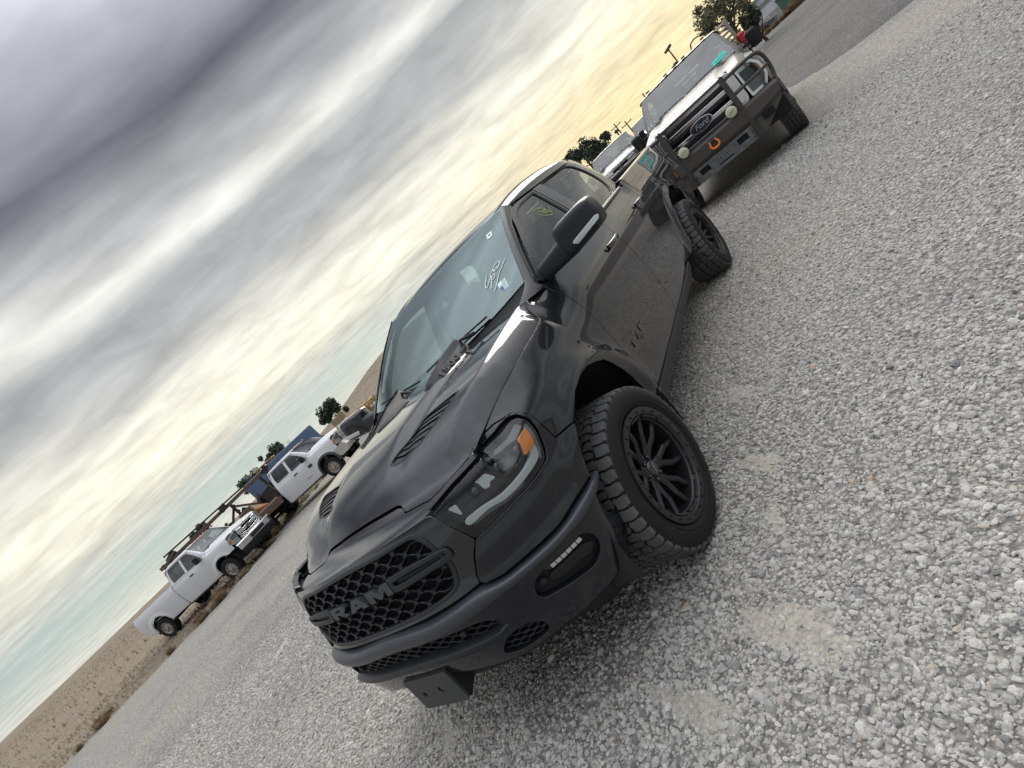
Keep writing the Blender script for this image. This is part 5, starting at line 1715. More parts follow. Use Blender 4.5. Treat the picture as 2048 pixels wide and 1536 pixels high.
# ------------------------------------------------------------------ the other pickups
M_GREYP = mat('warm_grey_paint', (.12, .11, .105), rough=.45, metal=.2, coat=.35, coat_r=.3, spec=.2, dust=(.25, 2.5), dust_col=(.22, .20, .17))
M_WHITEP = mat('white_paint', (.66, .68, .71), rough=.35, coat=.7, coat_r=.06, dust=(.16, 2.0), dust_col=(.36, .33, .28))
M_SILVP = mat('blue_grey_paint', (.12, .135, .17), rough=.3, metal=.3, coat=1.0, coat_r=.05, dust=(.08, 2.0))
M_NAVYP = mat('dark_blue_paint', (.03, .04, .07), rough=.3, coat=1.0, dust=(.1, 2.0))
M_GUARD = mat('black_guard_steel', (.022, .022, .024), rough=.45, dust=(.22, 6.0), dust_col=(.13, .12, .10))
M_RUSTB = mat('worn_black_bumper', (.038, .037, .037), rough=.5, dust=(.22, 3.2), dust_col=(.11, .085, .065))
M_WINCH = mat('scratched_winch_plate', (.10, .115, .13), rough=.45, metal=.3, var=.4, vscale=14, dust=(.3, 5.0), dust_col=(.16, .14, .12))
M_ORANGE = mat('orange_shackle_paint', (.85, .20, .03), rough=.4)
M_FOGL = mat('driving_light_cover', (.50, .50, .36), rough=.3, coat=.5)
M_OVAL = mat('oval_badge_blue', (.012, .016, .035), rough=.2, coat=1.0)
M_TEAL = mat('teal_tag', (.03, .55, .42), rough=.6)
M_TEALD = mat('teal_tag_print', (.02, .32, .28), rough=.6)
M_FLARE = mat('grey_black_flare', (.04, .042, .045), rough=.6)
M_CLGL = glass('truck_windshield_glass', (.70, .80, .78), .9, base=.06)
M_SDGL = glass('truck_side_glass', (.35, .40, .41), .9, base=.05)
M_STEELW = mat('painted_steel_wheel', (.36, .35, .33), rough=.5, dust=(.4, 7.0), dust_col=(.20, .14, .10))
M_GUARDW = mat('worn_white_guard', (.50, .49, .46), rough=.5, dust=(.35, 6.0), dust_col=(.25, .19, .14))
M_CLR = mat('amber_roof_lamp', (.55, .16, .08), rough=.3)

PL2 = [(.90, 0), (.895, .3), (.875, .6), (.83, .80), (.75, .92), (.62, .98), (.40, 1.0), (0, 1.01), (-.5, 1.005), (-1.2, 1.0), (-2.4, 1.0), (-3.2, 1.0), (-3.97, 1.01), (-4.6, 1.0), (-4.95, .985), (-5.05, .92), (-5.08, .6), (-5.08, 0)]
zk2 = [.45, .55, .70, .90, 1.05, 1.18, 1.28, 1.34, 1.39, 1.44, 1.50]
C2 = {'n': [-.06, -.03, -.01, 0, 0, -.01, -.02, -.035, -.06, -.12, -.2],
      'f': [-.06, -.04, -.01, 0, .005, 0, -.02, -.045, -.085, -.15, -.24],
      'd': [-.05, -.03, -.015, 0, .006, .004, -.012, -.03, -.045, -.07, -.10]}
_t = Shell(PL2, [0, 1], [0, 1], [[0, 0], [0, 0]])
sk2 = [0, .6, .95, float(_t.s_of_x(.4)), float(_t.s_of_x(-.3)), float(_t.s_of_x(-.7)), float(_t.s_of_x(-4.8)), float(_t.S[-1])]
co2 = ['n', 'n', 'f', 'f', 'f', 'd', 'd', 'd']
SH2 = Shell(PL2, sk2, zk2, [[C2[c][i] for c in co2] for i in range(len(zk2))], arches=(0.0, -3.97), flare=.028, fr=.56, fz=.44)
sx2 = lambda x: float(SH2.s_of_x(x))
def HOOD2(a):
    a = np.asarray(a, float); x, y = a[:, 0], a[:, 1]; ay = np.abs(y)
    z = np.interp(x + .10 * (ay / .8) ** 3, [-.6, -.2, .3, .6, .75, .83, .88, .92], [1.500, 1.475, 1.435, 1.405, 1.385, 1.362, 1.335, 1.29])
    dome = 1 / (1 + np.exp((ay - .50 + .06 * x) / .02))
    z = z + .030 * dome * np.clip((.85 - x) / .3, 0, 1) - .014 * np.exp(-((ay - .60) / .05) ** 2)
    t = np.clip(ay - .76, 0, None); z = z - .9 * t * t / (t + .05)
    return np.stack([x, y, z], 1)
def GREEN2(a):
    a = np.asarray(a, float); x, z = a[:, 0], a[:, 1]; h = z - 1.36
    return np.stack([x, .925 - .28 * h - .10 * h * h, z], 1)
def WS2(a):
    a = np.asarray(a, float); u, v = a[:, 0], a[:, 1]; au = np.abs(u)
    xb = -.34 - .13 * au ** 2.2; zb = 1.485 + .01 * au ** 2; yb = .815 * u
    xt = -1.02 + .04 * au ** 2.4; zt_ = 1.955 - .018 * au ** 2; yt = .70 * u
    bow = 4 * v * (1 - v) * .012
    return np.stack([xb + (xt - xb) * v + bow * .4, yb + (yt - yb) * v, zb + (zt_ - zb) * v + bow], 1)

def simple_wheel(par, cx, y, sg, style, R=.41):
    w = empty('wheel'); w.parent = par
    w.location = (cx, sg * y, R); w.rotation_euler = (0, 0, 0 if sg > 0 else PI)
    k = 'w_' + style
    if k in WH:
        for ch in WH[k].children:
            c = ch.copy(); COL.objects.link(c); c.parent = w
            for g_ in ch.children:
                d = g_.copy(); COL.objects.link(d); d.parent = c
        return w
    RL_ = .235
    prof = [(-.255, RL_ - .01), (-.268, RL_ + .03), (-.278, .33), (-.272, .385), (-.245, R - .012), (-.14, R - .012), (-.035, R - .012), (-.008, .385), (.004, .33), (-.004, RL_ + .03), (-.014, RL_ + .002), (-.03, RL_ - .01)]
    ty = MB().lathe(prof, n=56).build('tyre', M_RUBS, w, True, 50)
    if style == 'lug':
        t2 = MB(); f = R / .42
        t2.V = [(v[0] * f, v[1] * .85 - .14, v[2] * f) for v in TRD.V]; t2.F = TRD.F
        tag(t2.build('tread', M_RUB, ty), kind='stuff')
    mr = {'lug': M_RIM, 'steel': M_STEELW, 'rusty': M_STEELW}[style]
    rim = MB().lathe([(-.03, RL_ - .014), (-.012, RL_), (-.008, RL_ - .006), (-.02, RL_ - .018), (-.05, RL_ - .03), (-.06, RL_ - .05), (-.05, .155), (-.035, .13), (-.035, .085), (-.05, .07), (-.02, .062), (.01, .058), (.02, .045), (.02, .0005)], n=48).build('rim', mr, w, True, 35)
    hl = MB()
    for i in range(8):
        a = 2 * PI * i / 8
        hl.lathe([(-.042, .022), (-.040, .001)], c=(.172 * math.cos(a), 0, .172 * math.sin(a)), n=10)
    hl.build('rim_hole', M_DARK, rim)
    for i in range(8):
        a = 2 * PI * (i + .5) / 8
        MB().lathe([(-.035, .011), (-.012, .010), (-.010, .001)], c=(.098 * math.cos(a), 0, .098 * math.sin(a)), n=6).build('lug_nut', M_STEEL, rim)
    WH[k] = w
    return w

def superduty(name, label, loc, yaw, paint, cab=-2.75, front='ranch', wheel='lug', bed='box', group=None, seats=True, wheels=True, flare=None):
    T = empty(name, label, 'pickup truck', loc, yaw, group)
    REF = (-2, 0, .9)
    xe = cab
    arch = [(.47, .46), (.46, .60), (.42, .75), (.33, .87), (.20, .945), (.05, .975), (-.05, .975), (-.20, .945), (-.33, .87), (-.42, .75), (-.46, .60), (-.47, .46)]
    aF = [(sx2(a), b) for a, b in arch]; aR = [(sx2(-3.97 + a), b) for a, b in arch]
    zb_ = .90 if front == 'ranch' else (.86 if front == 'chrome' else .88)
    # fenders
    fo = [(sx2(.60), 1.315), (sx2(.2), 1.325), (sx2(-.2), 1.335), (sx2(-.43), 1.345), (sx2(-.45), 1.42), (sx2(-.53), 1.42), (sx2(-.535), 1.34), (sx2(-.535), .48), (sx2(-.475), .48)] + aF[::-1][1:9] + [(sx2(.345), .86), (sx2(.52), zb_), (1.02, zb_), (1.02, 1.30)]
    panel('fender', fo, SH2, paint, T, sp=.05, ref=REF, mirror=True, hem=.03)
    # doors
    xd = -1.52 if cab < -2.5 else -1.50
    belt = 1.345
    fd = [(sx2(-.545), belt), (sx2(-.545), .48), (sx2(xd), .48), (sx2(xd), belt)]
    frd = panel('front_door', fd, SH2, paint, T, sp=.06, ref=REF, mirror=True, hem=.02)
    rd = [(sx2(xd - .01), belt), (sx2(xd - .01), .48), (sx2(xe + .02), .48), (sx2(xe + .02), belt)]
    rrd = panel('rear_door', rd, SH2, paint, T, sp=.06, ref=REF, mirror=True, hem=.02)
    panel('rocker_sill', [(sx2(-.48), .47), (sx2(xe), .47), (sx2(xe), .43), (sx2(-.48), .43)], SH2, M_DARKPL, T, sp=.1, ref=REF, mirror=True, hem=.02)
    # hood
    hr = [(.845, 0), (.84, .45), (.825, .58), (.79, .70), (.72, .80), (.60, .845), (.2, .865), (-.2, .870), (-.43, .872), (-.44, .70), (-.40, .40), (-.36, 0)]
    hf = hr + [(x, -y) for x, y in hr[::-1][1:-1]]
    panel('hood', hf, HOOD2, paint, T, sp=.04, ref=(-2, 0, -3), hem=.03)
    # ledge between hood edge and fender
    for sg in (1, -1):
        rows = [[], []]
        for x in np.linspace(.72, -.45, 24):
            yh = float(np.interp(-x, [-.72, -.6, -.2, .43], [.80, .845, .865, .872])); zh = float(HOOD2(np.array([[x, yh]]))[0, 2])
            zf = float(np.interp(-x, [-.6, -.2, .2, .43], [1.315, 1.325, 1.335, 1.345])); F_ = SH2(np.array([(sx2(x), zf)]))[0]
            rows[0].append((x, sg * (yh - .01), zh - .01)); rows[1].append((F_[0], sg * (F_[1] + .001), F_[2] - .004))
        loft('fender_ledge', rows, paint, T, flip=(sg > 0))
    # cab upper
    fwo = [(-.52, 1.36), (-.56, 1.47), (-.76, 1.68), (-.99, 1.865), (-1.12, 1.905), (xd, 1.925), (xd, 1.36)]
    fwi = rc([(-.68, 1.37), (-.68, 1.50), (-.84, 1.68), (-1.04, 1.845), (-1.15, 1.875), (xd + .05, 1.885), (xd + .05, 1.37)], .03)
    dip = [(-.66, 1.37), (-.95, 1.37), (-1.0, 1.42)]
    rwo = [(xd - .01, 1.36), (xd - .01, 1.925), (xe + .15, 1.925), (xe + .07, 1.88), (xe + .02, 1.60), (xe + .02, 1.36)]
    rwi = rc([(xd - .06, 1.40), (xd - .06, 1.885), (xe + .20, 1.885), (xe + .15, 1.85), (xe + .12, 1.60), (xe + .15, 1.40)], .05)
    GR2 = (-1.8, 0, 1.5)
    for o_, i_, prn in ((fwo, fwi, frd), (rwo, rwi, rrd)):
        for f_, d_ in zip(panel('door_frame', o_, GREEN2, paint, None, holes=[[tuple(p) for p in i_]], sp=.05, ref=GR2, mirror=True, hem=.02), prn): f_.parent = d_
        for f_, d_ in zip(panel('window', [tuple(p) for p in i_], GREEN2, M_SDGL, None, sp=.1, ref=GR2, mirror=True, hem=.003, off=-.010), prn): f_.parent = d_
        for f_, d_ in zip(panel('window_seal', [tuple(p) for p in i_], GREEN2, M_SEAL, None, holes=[[tuple(p) for p in (np.array(i_) - np.mean(i_, 0)) * .95 + np.mean(i_, 0)]], sp=.05, ref=GR2, mirror=True, hem=.01, off=-.004), prn): f_.parent = d_
    for sg in (1, -1):
        rows = []
        for v in np.linspace(0, 1, 9):
            e = WS2(np.array([[1.0, v]]))[0]
            xo = np.interp(v, [0, .5, 1], [-.55, -.78, -1.12]); zo = np.interp(v, [0, .5, 1], [1.46, 1.70, 1.915])
            g_ = GREEN2(np.array([[xo, zo]]))[0]
            mid = (e + g_) / 2 + np.array([.012, .012, .014])
            rows.append([(p[0], sg * p[1], p[2]) for p in (e, (e + mid) / 2 + [.004, .003, .004], mid, (g_ + mid) / 2 + [.002, .005, .003], g_ + [0, .002, 0])])
        rows = [[(-.40, sg * .80, 1.46), (-.42, sg * .83, 1.45), (-.45, sg * .86, 1.42), (-.49, sg * .88, 1.38), (-.53, sg * .90, 1.35)]] + rows
        loft('a_pillar', rows, paint, T, flip=(sg < 0))
        rows = []
        for z in np.linspace(1.34, 1.93, 8):
            ye = GREEN2(np.array([[xe, z]]))[0, 1]
            xx = xe + .02 + (.04 if z > 1.88 else 0)
            rows.append([(xx, sg * ye, z), (xx - .05, sg * (ye - .02), z), (xx - .06, sg * (ye - .08), z), (xx - .06, 0 if not 1.44 < z < 1.84 else sg * (ye - .081), z)])
        rows = [[(xe + .02, sg * .99, .5), (xe - .03, sg * .97, .5), (xe - .04, sg * .9, .5), (xe - .04, 0, .5)], [(xe + .02, sg * 1.0, 1.0), (xe - .03, sg * .98, 1.0), (xe - .04, sg * .92, 1.0), (xe - .04, 0, 1.0)]] + rows
        loft('cab_back', rows, paint, T, flip=(sg > 0), angle=50)
    MB().box((xe - .05, 0, 1.64), (.008, 1.5, .42)).build('rear_window', M_SDGL, T)
    rows = []
    for x in list(np.linspace(-1.0, xe + .05, 14)) + [xe, xe - .02]:
        rz_ = 1.97 + .035 * math.sin(PI * min(1, max(0, (x + 1.0) / (xe + 1.0)))) ** .6 if x > xe + .01 else (1.955 if x == xe else 1.925)
        r_ = []
        for y in np.linspace(-.72, .72, 15):
            r_.append((x - .02 * (1 - (abs(y) / .7) ** 2) * (x > -1.01), y, rz_ - .020 * (abs(y) / .7) ** 3))
        e_ = [(x, .755, rz_ - .038), (x, .772, rz_ - .060), (x, .772, min(rz_ - .07, 1.905))]
        rows.append([(a, -b, c) for a, b, c in e_[::-1]] + r_ + e_)
    loft('roof', rows, paint, T)
    WU = lambda u, v: WS2(np.array([[u, v]]))[0]
    w_ = grid('windshield', WU, np.linspace(-1, 1, 21), np.linspace(0, 1, 9), M_CLGL, T)
    panel('glass_border', dens([(-.995, .005), (.995, .005), (.995, .995), (-.995, .995)], .1), lambda q: WS2(q) + np.array([-.006, 0, -.006]), M_FRIT, w_, holes=[[tuple(p) for p in rc([(-.93, .06), (.93, .06), (.92, .90), (-.92, .90)], .08)]], sp=.1, ref=REF, hem=.001, fil=.0005)
    rows = []
    for t in (0, .5, 1):
        r_ = []
        for u in np.linspace(-1, 1, 21):
            e = WS2(np.array([[u, 0.01]]))[0]; xb = float(np.interp(abs(u) * .82, [0, .4, .7, .85], [-.34, -.385, -.43, -.43]))
            zb2 = float(HOOD2(np.array([[xb, u * .8]]))[0, 2]) - .012
            r_.append((xb + (e[0] - xb) * t, e[1] * (1 if t else .99), zb2 + (e[2] - .004 - zb2) * t))
        rows.append(r_)
    loft('cowl', rows, M_PLAST, T, flip=True)
    for (u0, u1) in ((.75, -.05), (-.10, -.85)):
        MB().tube([tuple(WS2(np.array([[u0 + (u1 - u0) * t, .05 + .03 * math.sin(PI * t)]]))[0] + [.012, 0, .012]) for t in np.linspace(0, 1, 8)], .008, 5).build('wiper', M_PLAST, T)
    # towing mirrors
    for sg in (1, -1):
        mr = empty('door_mirror'); mr.parent = T
        MB().box((-.66, sg * 1.10, 1.46), (.12, .18, .27), (0, 0, sg * .12), .035).build('mirror_housing', M_PLAST, mr, True, 45)
        MB().box((-.66, sg * .98, 1.44), (.06, .14, .04)).box((-.66, sg * .98, 1.36), (.06, .14, .04)).build('mirror_arm', M_PLAST, mr)
        MB().box((-.722, sg * 1.10, 1.46), (.006, .15, .23), (0, 0, sg * .12), .002).build('mirror_glass', M_CHROME, mr)
    for x0, pr in ((xd + .14, frd), (xe + .16, rrd)):
        if cab > -2.5 and pr is rrd: continue
        for sg, d_ in zip((1, -1), pr):
            MB().box((x0, sg * 1.012, 1.20), (.20, .03, .045), None, .012).build('handle', M_PLAST, d_, True, 45)
    if seats:
        for x in ((-1.45, -2.3) if cab < -2.5 else (-1.45,)):
            for y in (.42, -.42):
                s = empty('seat'); s.parent = T
                MB().box((x, y, 1.42), (.14, .50, .60), (0, -.2, 0), .05).build('seat_back', M_INTG, s)
                MB().box((x - .10, y, 1.78), (.09, .26, .18), (0, -.15, 0), .04).build('headrest', M_INTG, s)
        MB().box((-.62, 0, 1.40), (.45, 1.6, .12), (0, .12, 0), .04).build('dashboard', M_INT, T)
        MB().tube([(-.98 - .05 * math.sin(a), .40 + .19 * math.cos(a), 1.42 + .17 * math.sin(a)) for a in np.linspace(0, 2 * PI, 21)[:-1]], .015, 6, closed=True).build('steering_wheel', M_INT, T)
        MB().box((-1.0, 0, 1.84), (.02, .24, .07)).build('rear_view_mirror', M_INT, T)
    MB().box((-1.6, 0, .95), (2.2, 1.7, .1)).build('cabin_floor', M_INT, T)
    # roof clearance lamps
    for y in ((-.55, -.18, 0, .18, .55) if front != 'plain' else ()):
        MB().box((-1.09, y, 2.0), (.10, .07, .022), None, .009).build('roof_lamp', M_CLR if front != 'ranch' else M_INT, T)
    ub = MB().box((-2.4, 0, .62), (5.6, .95, .18)).box((.3, 0, .78), (.8, 1.3, .4))
    ub.tube([(0, -.85, .42), (0, .85, .42)], .06, 8).tube([(-3.97, -.85, .42), (-3.97, .85, .42)], .06, 8)
    ub.build('underbody', M_DARKPL, T)
    for cx in (0, -3.97):
        if cx < -1 and bed != 'box': continue
        for sg in (1, -1):
            loft('wheel_liner', [[(cx + .53 * math.cos(t), sg * y, .44 + .53 * math.sin(t)) for y in (.5, .97)] for t in np.linspace(-.1, PI + .1, 14)], M_DARKPL, T, flip=(sg > 0))
    if bed == 'box':
        bs_ = [(sx2(xe - .06), 1.40), (sx2(xe - .06), .50), (sx2(-3.45), .50)] + aR + [(sx2(-4.5), .50), (sx2(-4.85), .55), (sx2(-4.9), 1.40)]
        panel('bed_side', bs_, SH2, paint, T, sp=.06, ref=REF, mirror=True, hem=.03)
        b_ = MB().box((-4.0, .88, 1.40), (2.2, .10, .03)).box((-4.0, -.88, 1.40), (2.2, .10, .03)).box((-4.0, 0, .85), (2.2, 1.7, .03)).box((-5.03, 0, 1.12), (.06, 1.8, .58)).box((xe - .10, 0, 1.12), (.04, 1.8, .56))
        b_.build('bed_floor', paint, T)
    if flare:
        for cx in ((0, -3.97) if bed == 'box' else (0,)):
            for sg in (1, -1):
                rows = []
                for (a, b) in dens([(cx + x, z) for x, z in arch], .06, False):
                    dx, dz = a - cx, b - .44; L_ = math.hypot(dx, dz); dx /= L_; dz /= L_
                    rows.append([(a + dx * o_, sg * yy, b + dz * o_) for o_, yy in ((.085, 1.0), (.075, 1.04), (.03, 1.075), (-.015, 1.07), (-.02, .96))])
                loft('wheel_flare', rows, flare, T, flip=(sg > 0))
    if wheels:
        for cx in (0, -3.97):
            for sg in (1, -1):
                simple_wheel(T, cx, 1.03, sg, wheel)
    return T

def rect_bar(y0, y1, z0, z1, x0, x1, m, name, par, bev=.01):
    return MB().box(((x0 + x1) / 2, (y0 + y1) / 2, (z0 + z1) / 2), (x1 - x0, abs(y1 - y0), abs(z1 - z0)), None, bev).build(name, m, par, True, 45)

FX2 = lambda xx: (lambda q: np.stack([np.full(len(q), xx) - .06 * (np.abs(q[:, 0]) / .9) ** 3, q[:, 0], q[:, 1]], 1))
def oval_badge(T, x, zc_, ry, rz_):
    el = [(ry * math.cos(t), zc_ + rz_ * math.sin(t)) for t in np.linspace(0, 2 * PI, 37)[:-1]]
    eo = [(ry * 1.09 * math.cos(t), zc_ + rz_ * 1.16 * math.sin(t)) for t in np.linspace(0, 2 * PI, 37)[:-1]]
    b = panel('oval_badge', eo, FX2(x), M_CHROME, T, sp=.04, ref=(-2, 0, .9), hem=.02)
    panel('badge_field', el, FX2(x + .004), M_OVAL, b, sp=.04, ref=(-2, 0, .9), hem=.003)
    Vt, Ft = text_mesh('Ford', rz_ * 1.55, .002, .35, .0012, 1.0)
    # front face looks along +x: text x -> +y as seen from the front
    mk('badge_script', [(x + .009 + v[2], v[0], zc_ + v[1]) for v in Vt], Ft, M_CHROME, b)
    return b

# ---- grey one with the black grille guard, nose to the black pickup's tailgate
gt = superduty('pickup_truck', 'warm grey pickup with black tube grille guard and orange shackle, parked behind the black pickup', (-7.70, 1.21, 0), math.radians(1.1), M_GREYP, -2.75, 'ranch', 'lug', 'box')
FR = (-2, 0, .9)
panel('grille_backing', [(-.60, .86), (.60, .86), (.60, 1.40), (-.60, 1.40)], FX2(.83), M_DARK, gt, sp=.2, ref=FR, hem=.01)
fo_ = rc([(-.60, .865), (.60, .865), (.64, .95), (.64, 1.30), (.58, 1.385), (-.58, 1.385), (-.64, 1.30), (-.64, .95)], .03)
fi_ = rc([(-.50, .90), (.50, .90), (.54, .97), (.54, 1.28), (.50, 1.345), (-.50, 1.345), (-.54, 1.28), (-.54, .97)], .03)
panel('grille_surround', [tuple(p) for p in fo_], FX2(.915), M_CHROME, gt, holes=[[tuple(p) for p in fi_]], sp=.05, ref=FR, hem=.06, fil=.012)
for z0, z1, mt in ((1.315, 1.35, M_CHROME), (1.255, 1.30, M_HLBK), (1.185, 1.225, M_CHROME), (1.13, 1.17, M_HLBK), (1.02, 1.06, M_CHROME), (.955, 1.00, M_HLBK), (.90, .93, M_HLBK)):
    panel('grille_bar', rc([(-.53, z0), (.53, z0), (.53, z1), (-.53, z1)], .008), FX2(.90), mt, gt, sp=.08, ref=FR, hem=.05, fil=.009)
for sg in (1, -1):
    cs2 = rc([(sg * .47, .93), (sg * .58, .93), (sg * .60, 1.0), (sg * .60, 1.26), (sg * .54, 1.31), (sg * .47, 1.31), (sg * .47, 1.27), (sg * .53, 1.24), (sg * .53, 1.0), (sg * .47, .97)], .015)
    panel('grille_nostril', [tuple(p) for p in cs2], FX2(.93), M_CHROME, gt, sp=.05, ref=FR, hem=.04, fil=.01)
    # stacked headlamp
    HSF = lambda q, sg=sg: np.stack([.885 - .95 * np.clip(np.abs(q[:, 0]) - .70, 0, 1) ** 1.35 - .05 * (q[:, 1] - 1.1), q[:, 0], q[:, 1]], 1)
    hp = [(sg * a, b) for a, b in rc([(.668, 1.325), (.90, 1.30), (.965, 1.20), (.975, 1.02), (.90, .905), (.68, .905)], .02)]
    hpi = [(sg * a, b) for a, b in rc([(.695, 1.295), (.88, 1.275), (.935, 1.19), (.945, 1.03), (.88, .94), (.705, .94)], .02)]
    h_ = panel('headlight', hp, lambda q, f=HSF: f(q) + np.array([-.05, 0, 0]), M_CHROME, gt, sp=.04, ref=FR, hem=.01)
    panel('headlight_bezel', hp, HSF, M_CHROME, h_, sp=.04, holes=[hpi], ref=FR, hem=.04, off=.002)
    panel('upper_lamp', [(sg * a, b) for a, b in rc([(.71, 1.26), (.88, 1.24), (.91, 1.12), (.71, 1.11)], .015)], lambda q, f=HSF: f(q) + np.array([-.02, 0, 0]), M_HLBK, h_, sp=.04, ref=FR, hem=.03)
    panel('lower_lamp', [(sg * a, b) for a, b in rc([(.71, 1.08), (.90, 1.08), (.92, 1.03), (.87, .95), (.71, .95)], .015)], lambda q, f=HSF: f(q) + np.array([-.02, 0, 0]), M_HLGR, h_, sp=.04, ref=FR, hem=.03)
    panel('amber_marker', [(sg * a, b) for a, b in rc([(.915, 1.235), (.945, 1.19), (.955, 1.12), (.93, 1.12)], .006)], HSF, M_AMBER, h_, sp=.04, ref=FR, hem=.02, off=-.004)
    panel('lens', hpi, HSF, M_LENS, h_, sp=.05, ref=FR, hem=.003, off=.002)
oval_badge(gt, .955, 1.085, .158, .070)
# guard: two flat posts, cross tubes, lamp hoops
gd = empty('grille_guard'); gd.parent = gt
for sg in (1, -1):
    MB().prism([(1.00, .44), (1.10, .44), (1.10, .95), (1.04, 1.40), (.96, 1.40), (.99, .95)], lambda a, b: (a, sg * .492, b), lambda a, b: (a, sg * .515, b)).build('guard_post', M_GUARD, gd)
    MB().box((1.075, sg * .503, .92), (.012, .075, .96), None, .004).build('guard_post', M_GUARD, gd, True)
    hoop = [(1.0, .53, 1.33), (.985, .66, 1.335), (.96, .84, 1.335), (.93, .95, 1.325), (.90, 1.005, 1.29), (.86, 1.03, 1.22), (.84, 1.035, 1.10), (.85, 1.02, .98), (.88, 1.0, .90)]
    MB().tube([tuple(p) for p in cspl([(a, sg * b, c) for a, b, c in hoop], 3)], .026, 10).build('lamp_hoop', M_GUARD, gd, True, 60)
    MB().tube([tuple(p) for p in cspl([(a, sg * b, c) for a, b, c in [(1.0, .53, 1.09), (.985, .70, 1.095), (.95, .86, 1.10), (.90, .97, 1.105), (.845, 1.03, 1.11)]], 3)], .022, 10).build('lamp_hoop', M_GUARD, gd, True, 60)
MB().tube([(1.03, -.50, .925), (1.03, .50, .925)], .022, 10).build('cross_tube', M_GUARD, gd, True)
MB().tube([(1.00, -.50, 1.37), (1.00, .50, 1.37)], .018, 10).build('cross_tube', M_GUARD, gd, True)
bp_ = [(.62, .88), (.95, .70)]
bm = empty('ranch_bumper'); bm.parent = gt
rows = []
for (x, z) in ((.90, .895), (1.04, .895), (1.09, .86), (1.09, .70), (1.05, .64), (.93, .62)):
    rows.append([(x + (0 if abs(y) < .56 else -.30 * (abs(y) - .56)) , y, z + (0 if abs(y) < .56 else (.10 * (abs(y) - .56) if z < .8 else 0))) for y in (-1.03, -.8, -.56, -.3, 0, .3, .56, .8, 1.03)])
loft('bumper_beam', rows, M_RUSTB, bm, angle=25)
for sg in (1, -1):
    MB().prism([(.60, .86), (.95, .88), (1.0, .70), (.62, .60)], lambda a, b: (a, sg * 1.0, b), lambda a, b: (a, sg * 1.03, b)).build('bumper_end', M_RUSTB, bm)
    MB().prism([(sg * .55, .66), (sg * .98, .74), (sg * .93, .66), (sg * .60, .44), (sg * .52, .44)], lambda a, b: (1.03 - .25 * max(0, abs(a) - .56), a, b), lambda a, b: (1.05 - .25 * max(0, abs(a) - .56), a, b)).build('lower_wing', M_RUSTB, bm)
    MB().box((1.05, sg * .72, .62), (.02, .16, .10), (0, 0, -sg * .2), .004).build('step_pocket', M_DARK, bm)
plh = [rc([(sg * .22, .52), (sg * .38, .52), (sg * .38, .61), (sg * .22, .61)], .01) for sg in (1, -1)] + [rc([(-.12, .475), (.12, .475), (.12, .50), (-.12, .50)], .004)] + [circ2(sg * .16, .60, .010, 8) for sg in (1, -1)] + [circ2(sg * .05, .56, .012, 8) for sg in (1, -1)]
panel('winch_plate', rc([(-.50, .44), (.50, .44), (.50, .64), (-.50, .64)], .01), lambda q: np.stack([np.full(len(q), 1.075), q[:, 0], q[:, 1]], 1), M_WINCH, bm, holes=[[tuple(p) for p in h] for h in plh], sp=.06, ref=FR, hem=.01)
for sg in (1, -1):
    for k_ in (0, 1):
        MB().tube([(1.08, sg * (.43 + .0 * k_), .49 + .07 * k_), (1.10, sg * .47, .50 + .07 * k_)], .012, 6).build('tow_pin', M_ORANGE if False else M_RUSTB, bm)
MB().box((1.02, 0, .55), (.06, .98, .20)).build('winch_cavity', M_DARK, bm)
shk = [(1.115 + .0 * abs(z), y, z) for y, z in ((.052, .835), (.058, .80), (.070, .77), (.055, .735), (.02, .722), (-.02, .722), (-.055, .735), (-.070, .77), (-.058, .80), (-.052, .835))]
sh_ = MB().tube([tuple(p) for p in cspl([(1.12, a[1] * .9, a[2] - .0) for a in shk], 3)], .015, 8).build('tow_shackle', M_ORANGE, gt, True)
MB().tube([(1.12, -.085, .835), (1.12, .075, .835)], .013, 8).box((1.10, 0, .84), (.05, .06, .05)).build('shackle_pin', M_GUARD, sh_)
for y, zc_ in ((.385, .955), (-.375, .960)):
    dl = MB().lathe([(-.05, .03), (-.03, .066), (.015, .075), (.022, .072), (.03, .05), (.034, .0005)], c=(1.11, y, zc_), axis='x', n=28).build('driving_light', M_FOGL, gt, True, 50)
    MB().box((1.143, y, zc_), (.006, .085, .012), (.25, 0, 0), .002).build('light_cover_print', M_HLGR, dl)
    MB().box((1.06, y, zc_ - .07), (.03, .04, .06)).build('light_mount', M_GUARD, dl)
# teal tag on the windshield, dark rails on the roof
tg = [(.60, .10), (.90, .135), (.885, .26), (.585, .225)]
t_ = panel('windshield_tag', tg, WS2, M_TEAL, gt, sp=.1, ref=FR, hem=.001, off=.004, fil=.0005)
panel('tag_print', [(.64, .150), (.85, .172), (.845, .200), (.635, .178)], WS2, M_TEALD, t_, sp=.1, ref=FR, hem=.001, off=.006, fil=.0005)
# roof beacon loop and antenna stub, rack of slats behind the cab
MB().tube([tuple(p) for p in cspl([(-1.6, .62, 1.99), (-1.62, .56, 2.06), (-1.62, .46, 2.10), (-1.6, .36, 2.08), (-1.58, .32, 2.0)], 4)], .012, 6).box((-1.62, .58, 2.07), (.09, .10, .05), None, .015).build('roof_work_light', M_INT, gt, True)
MB().box((-1.4, .02, 2.02), (.10, .08, .05), None, .015).box((-1.35, -.66, 2.0), (.02, .02, .12)).build('roof_antenna', M_INT, gt)
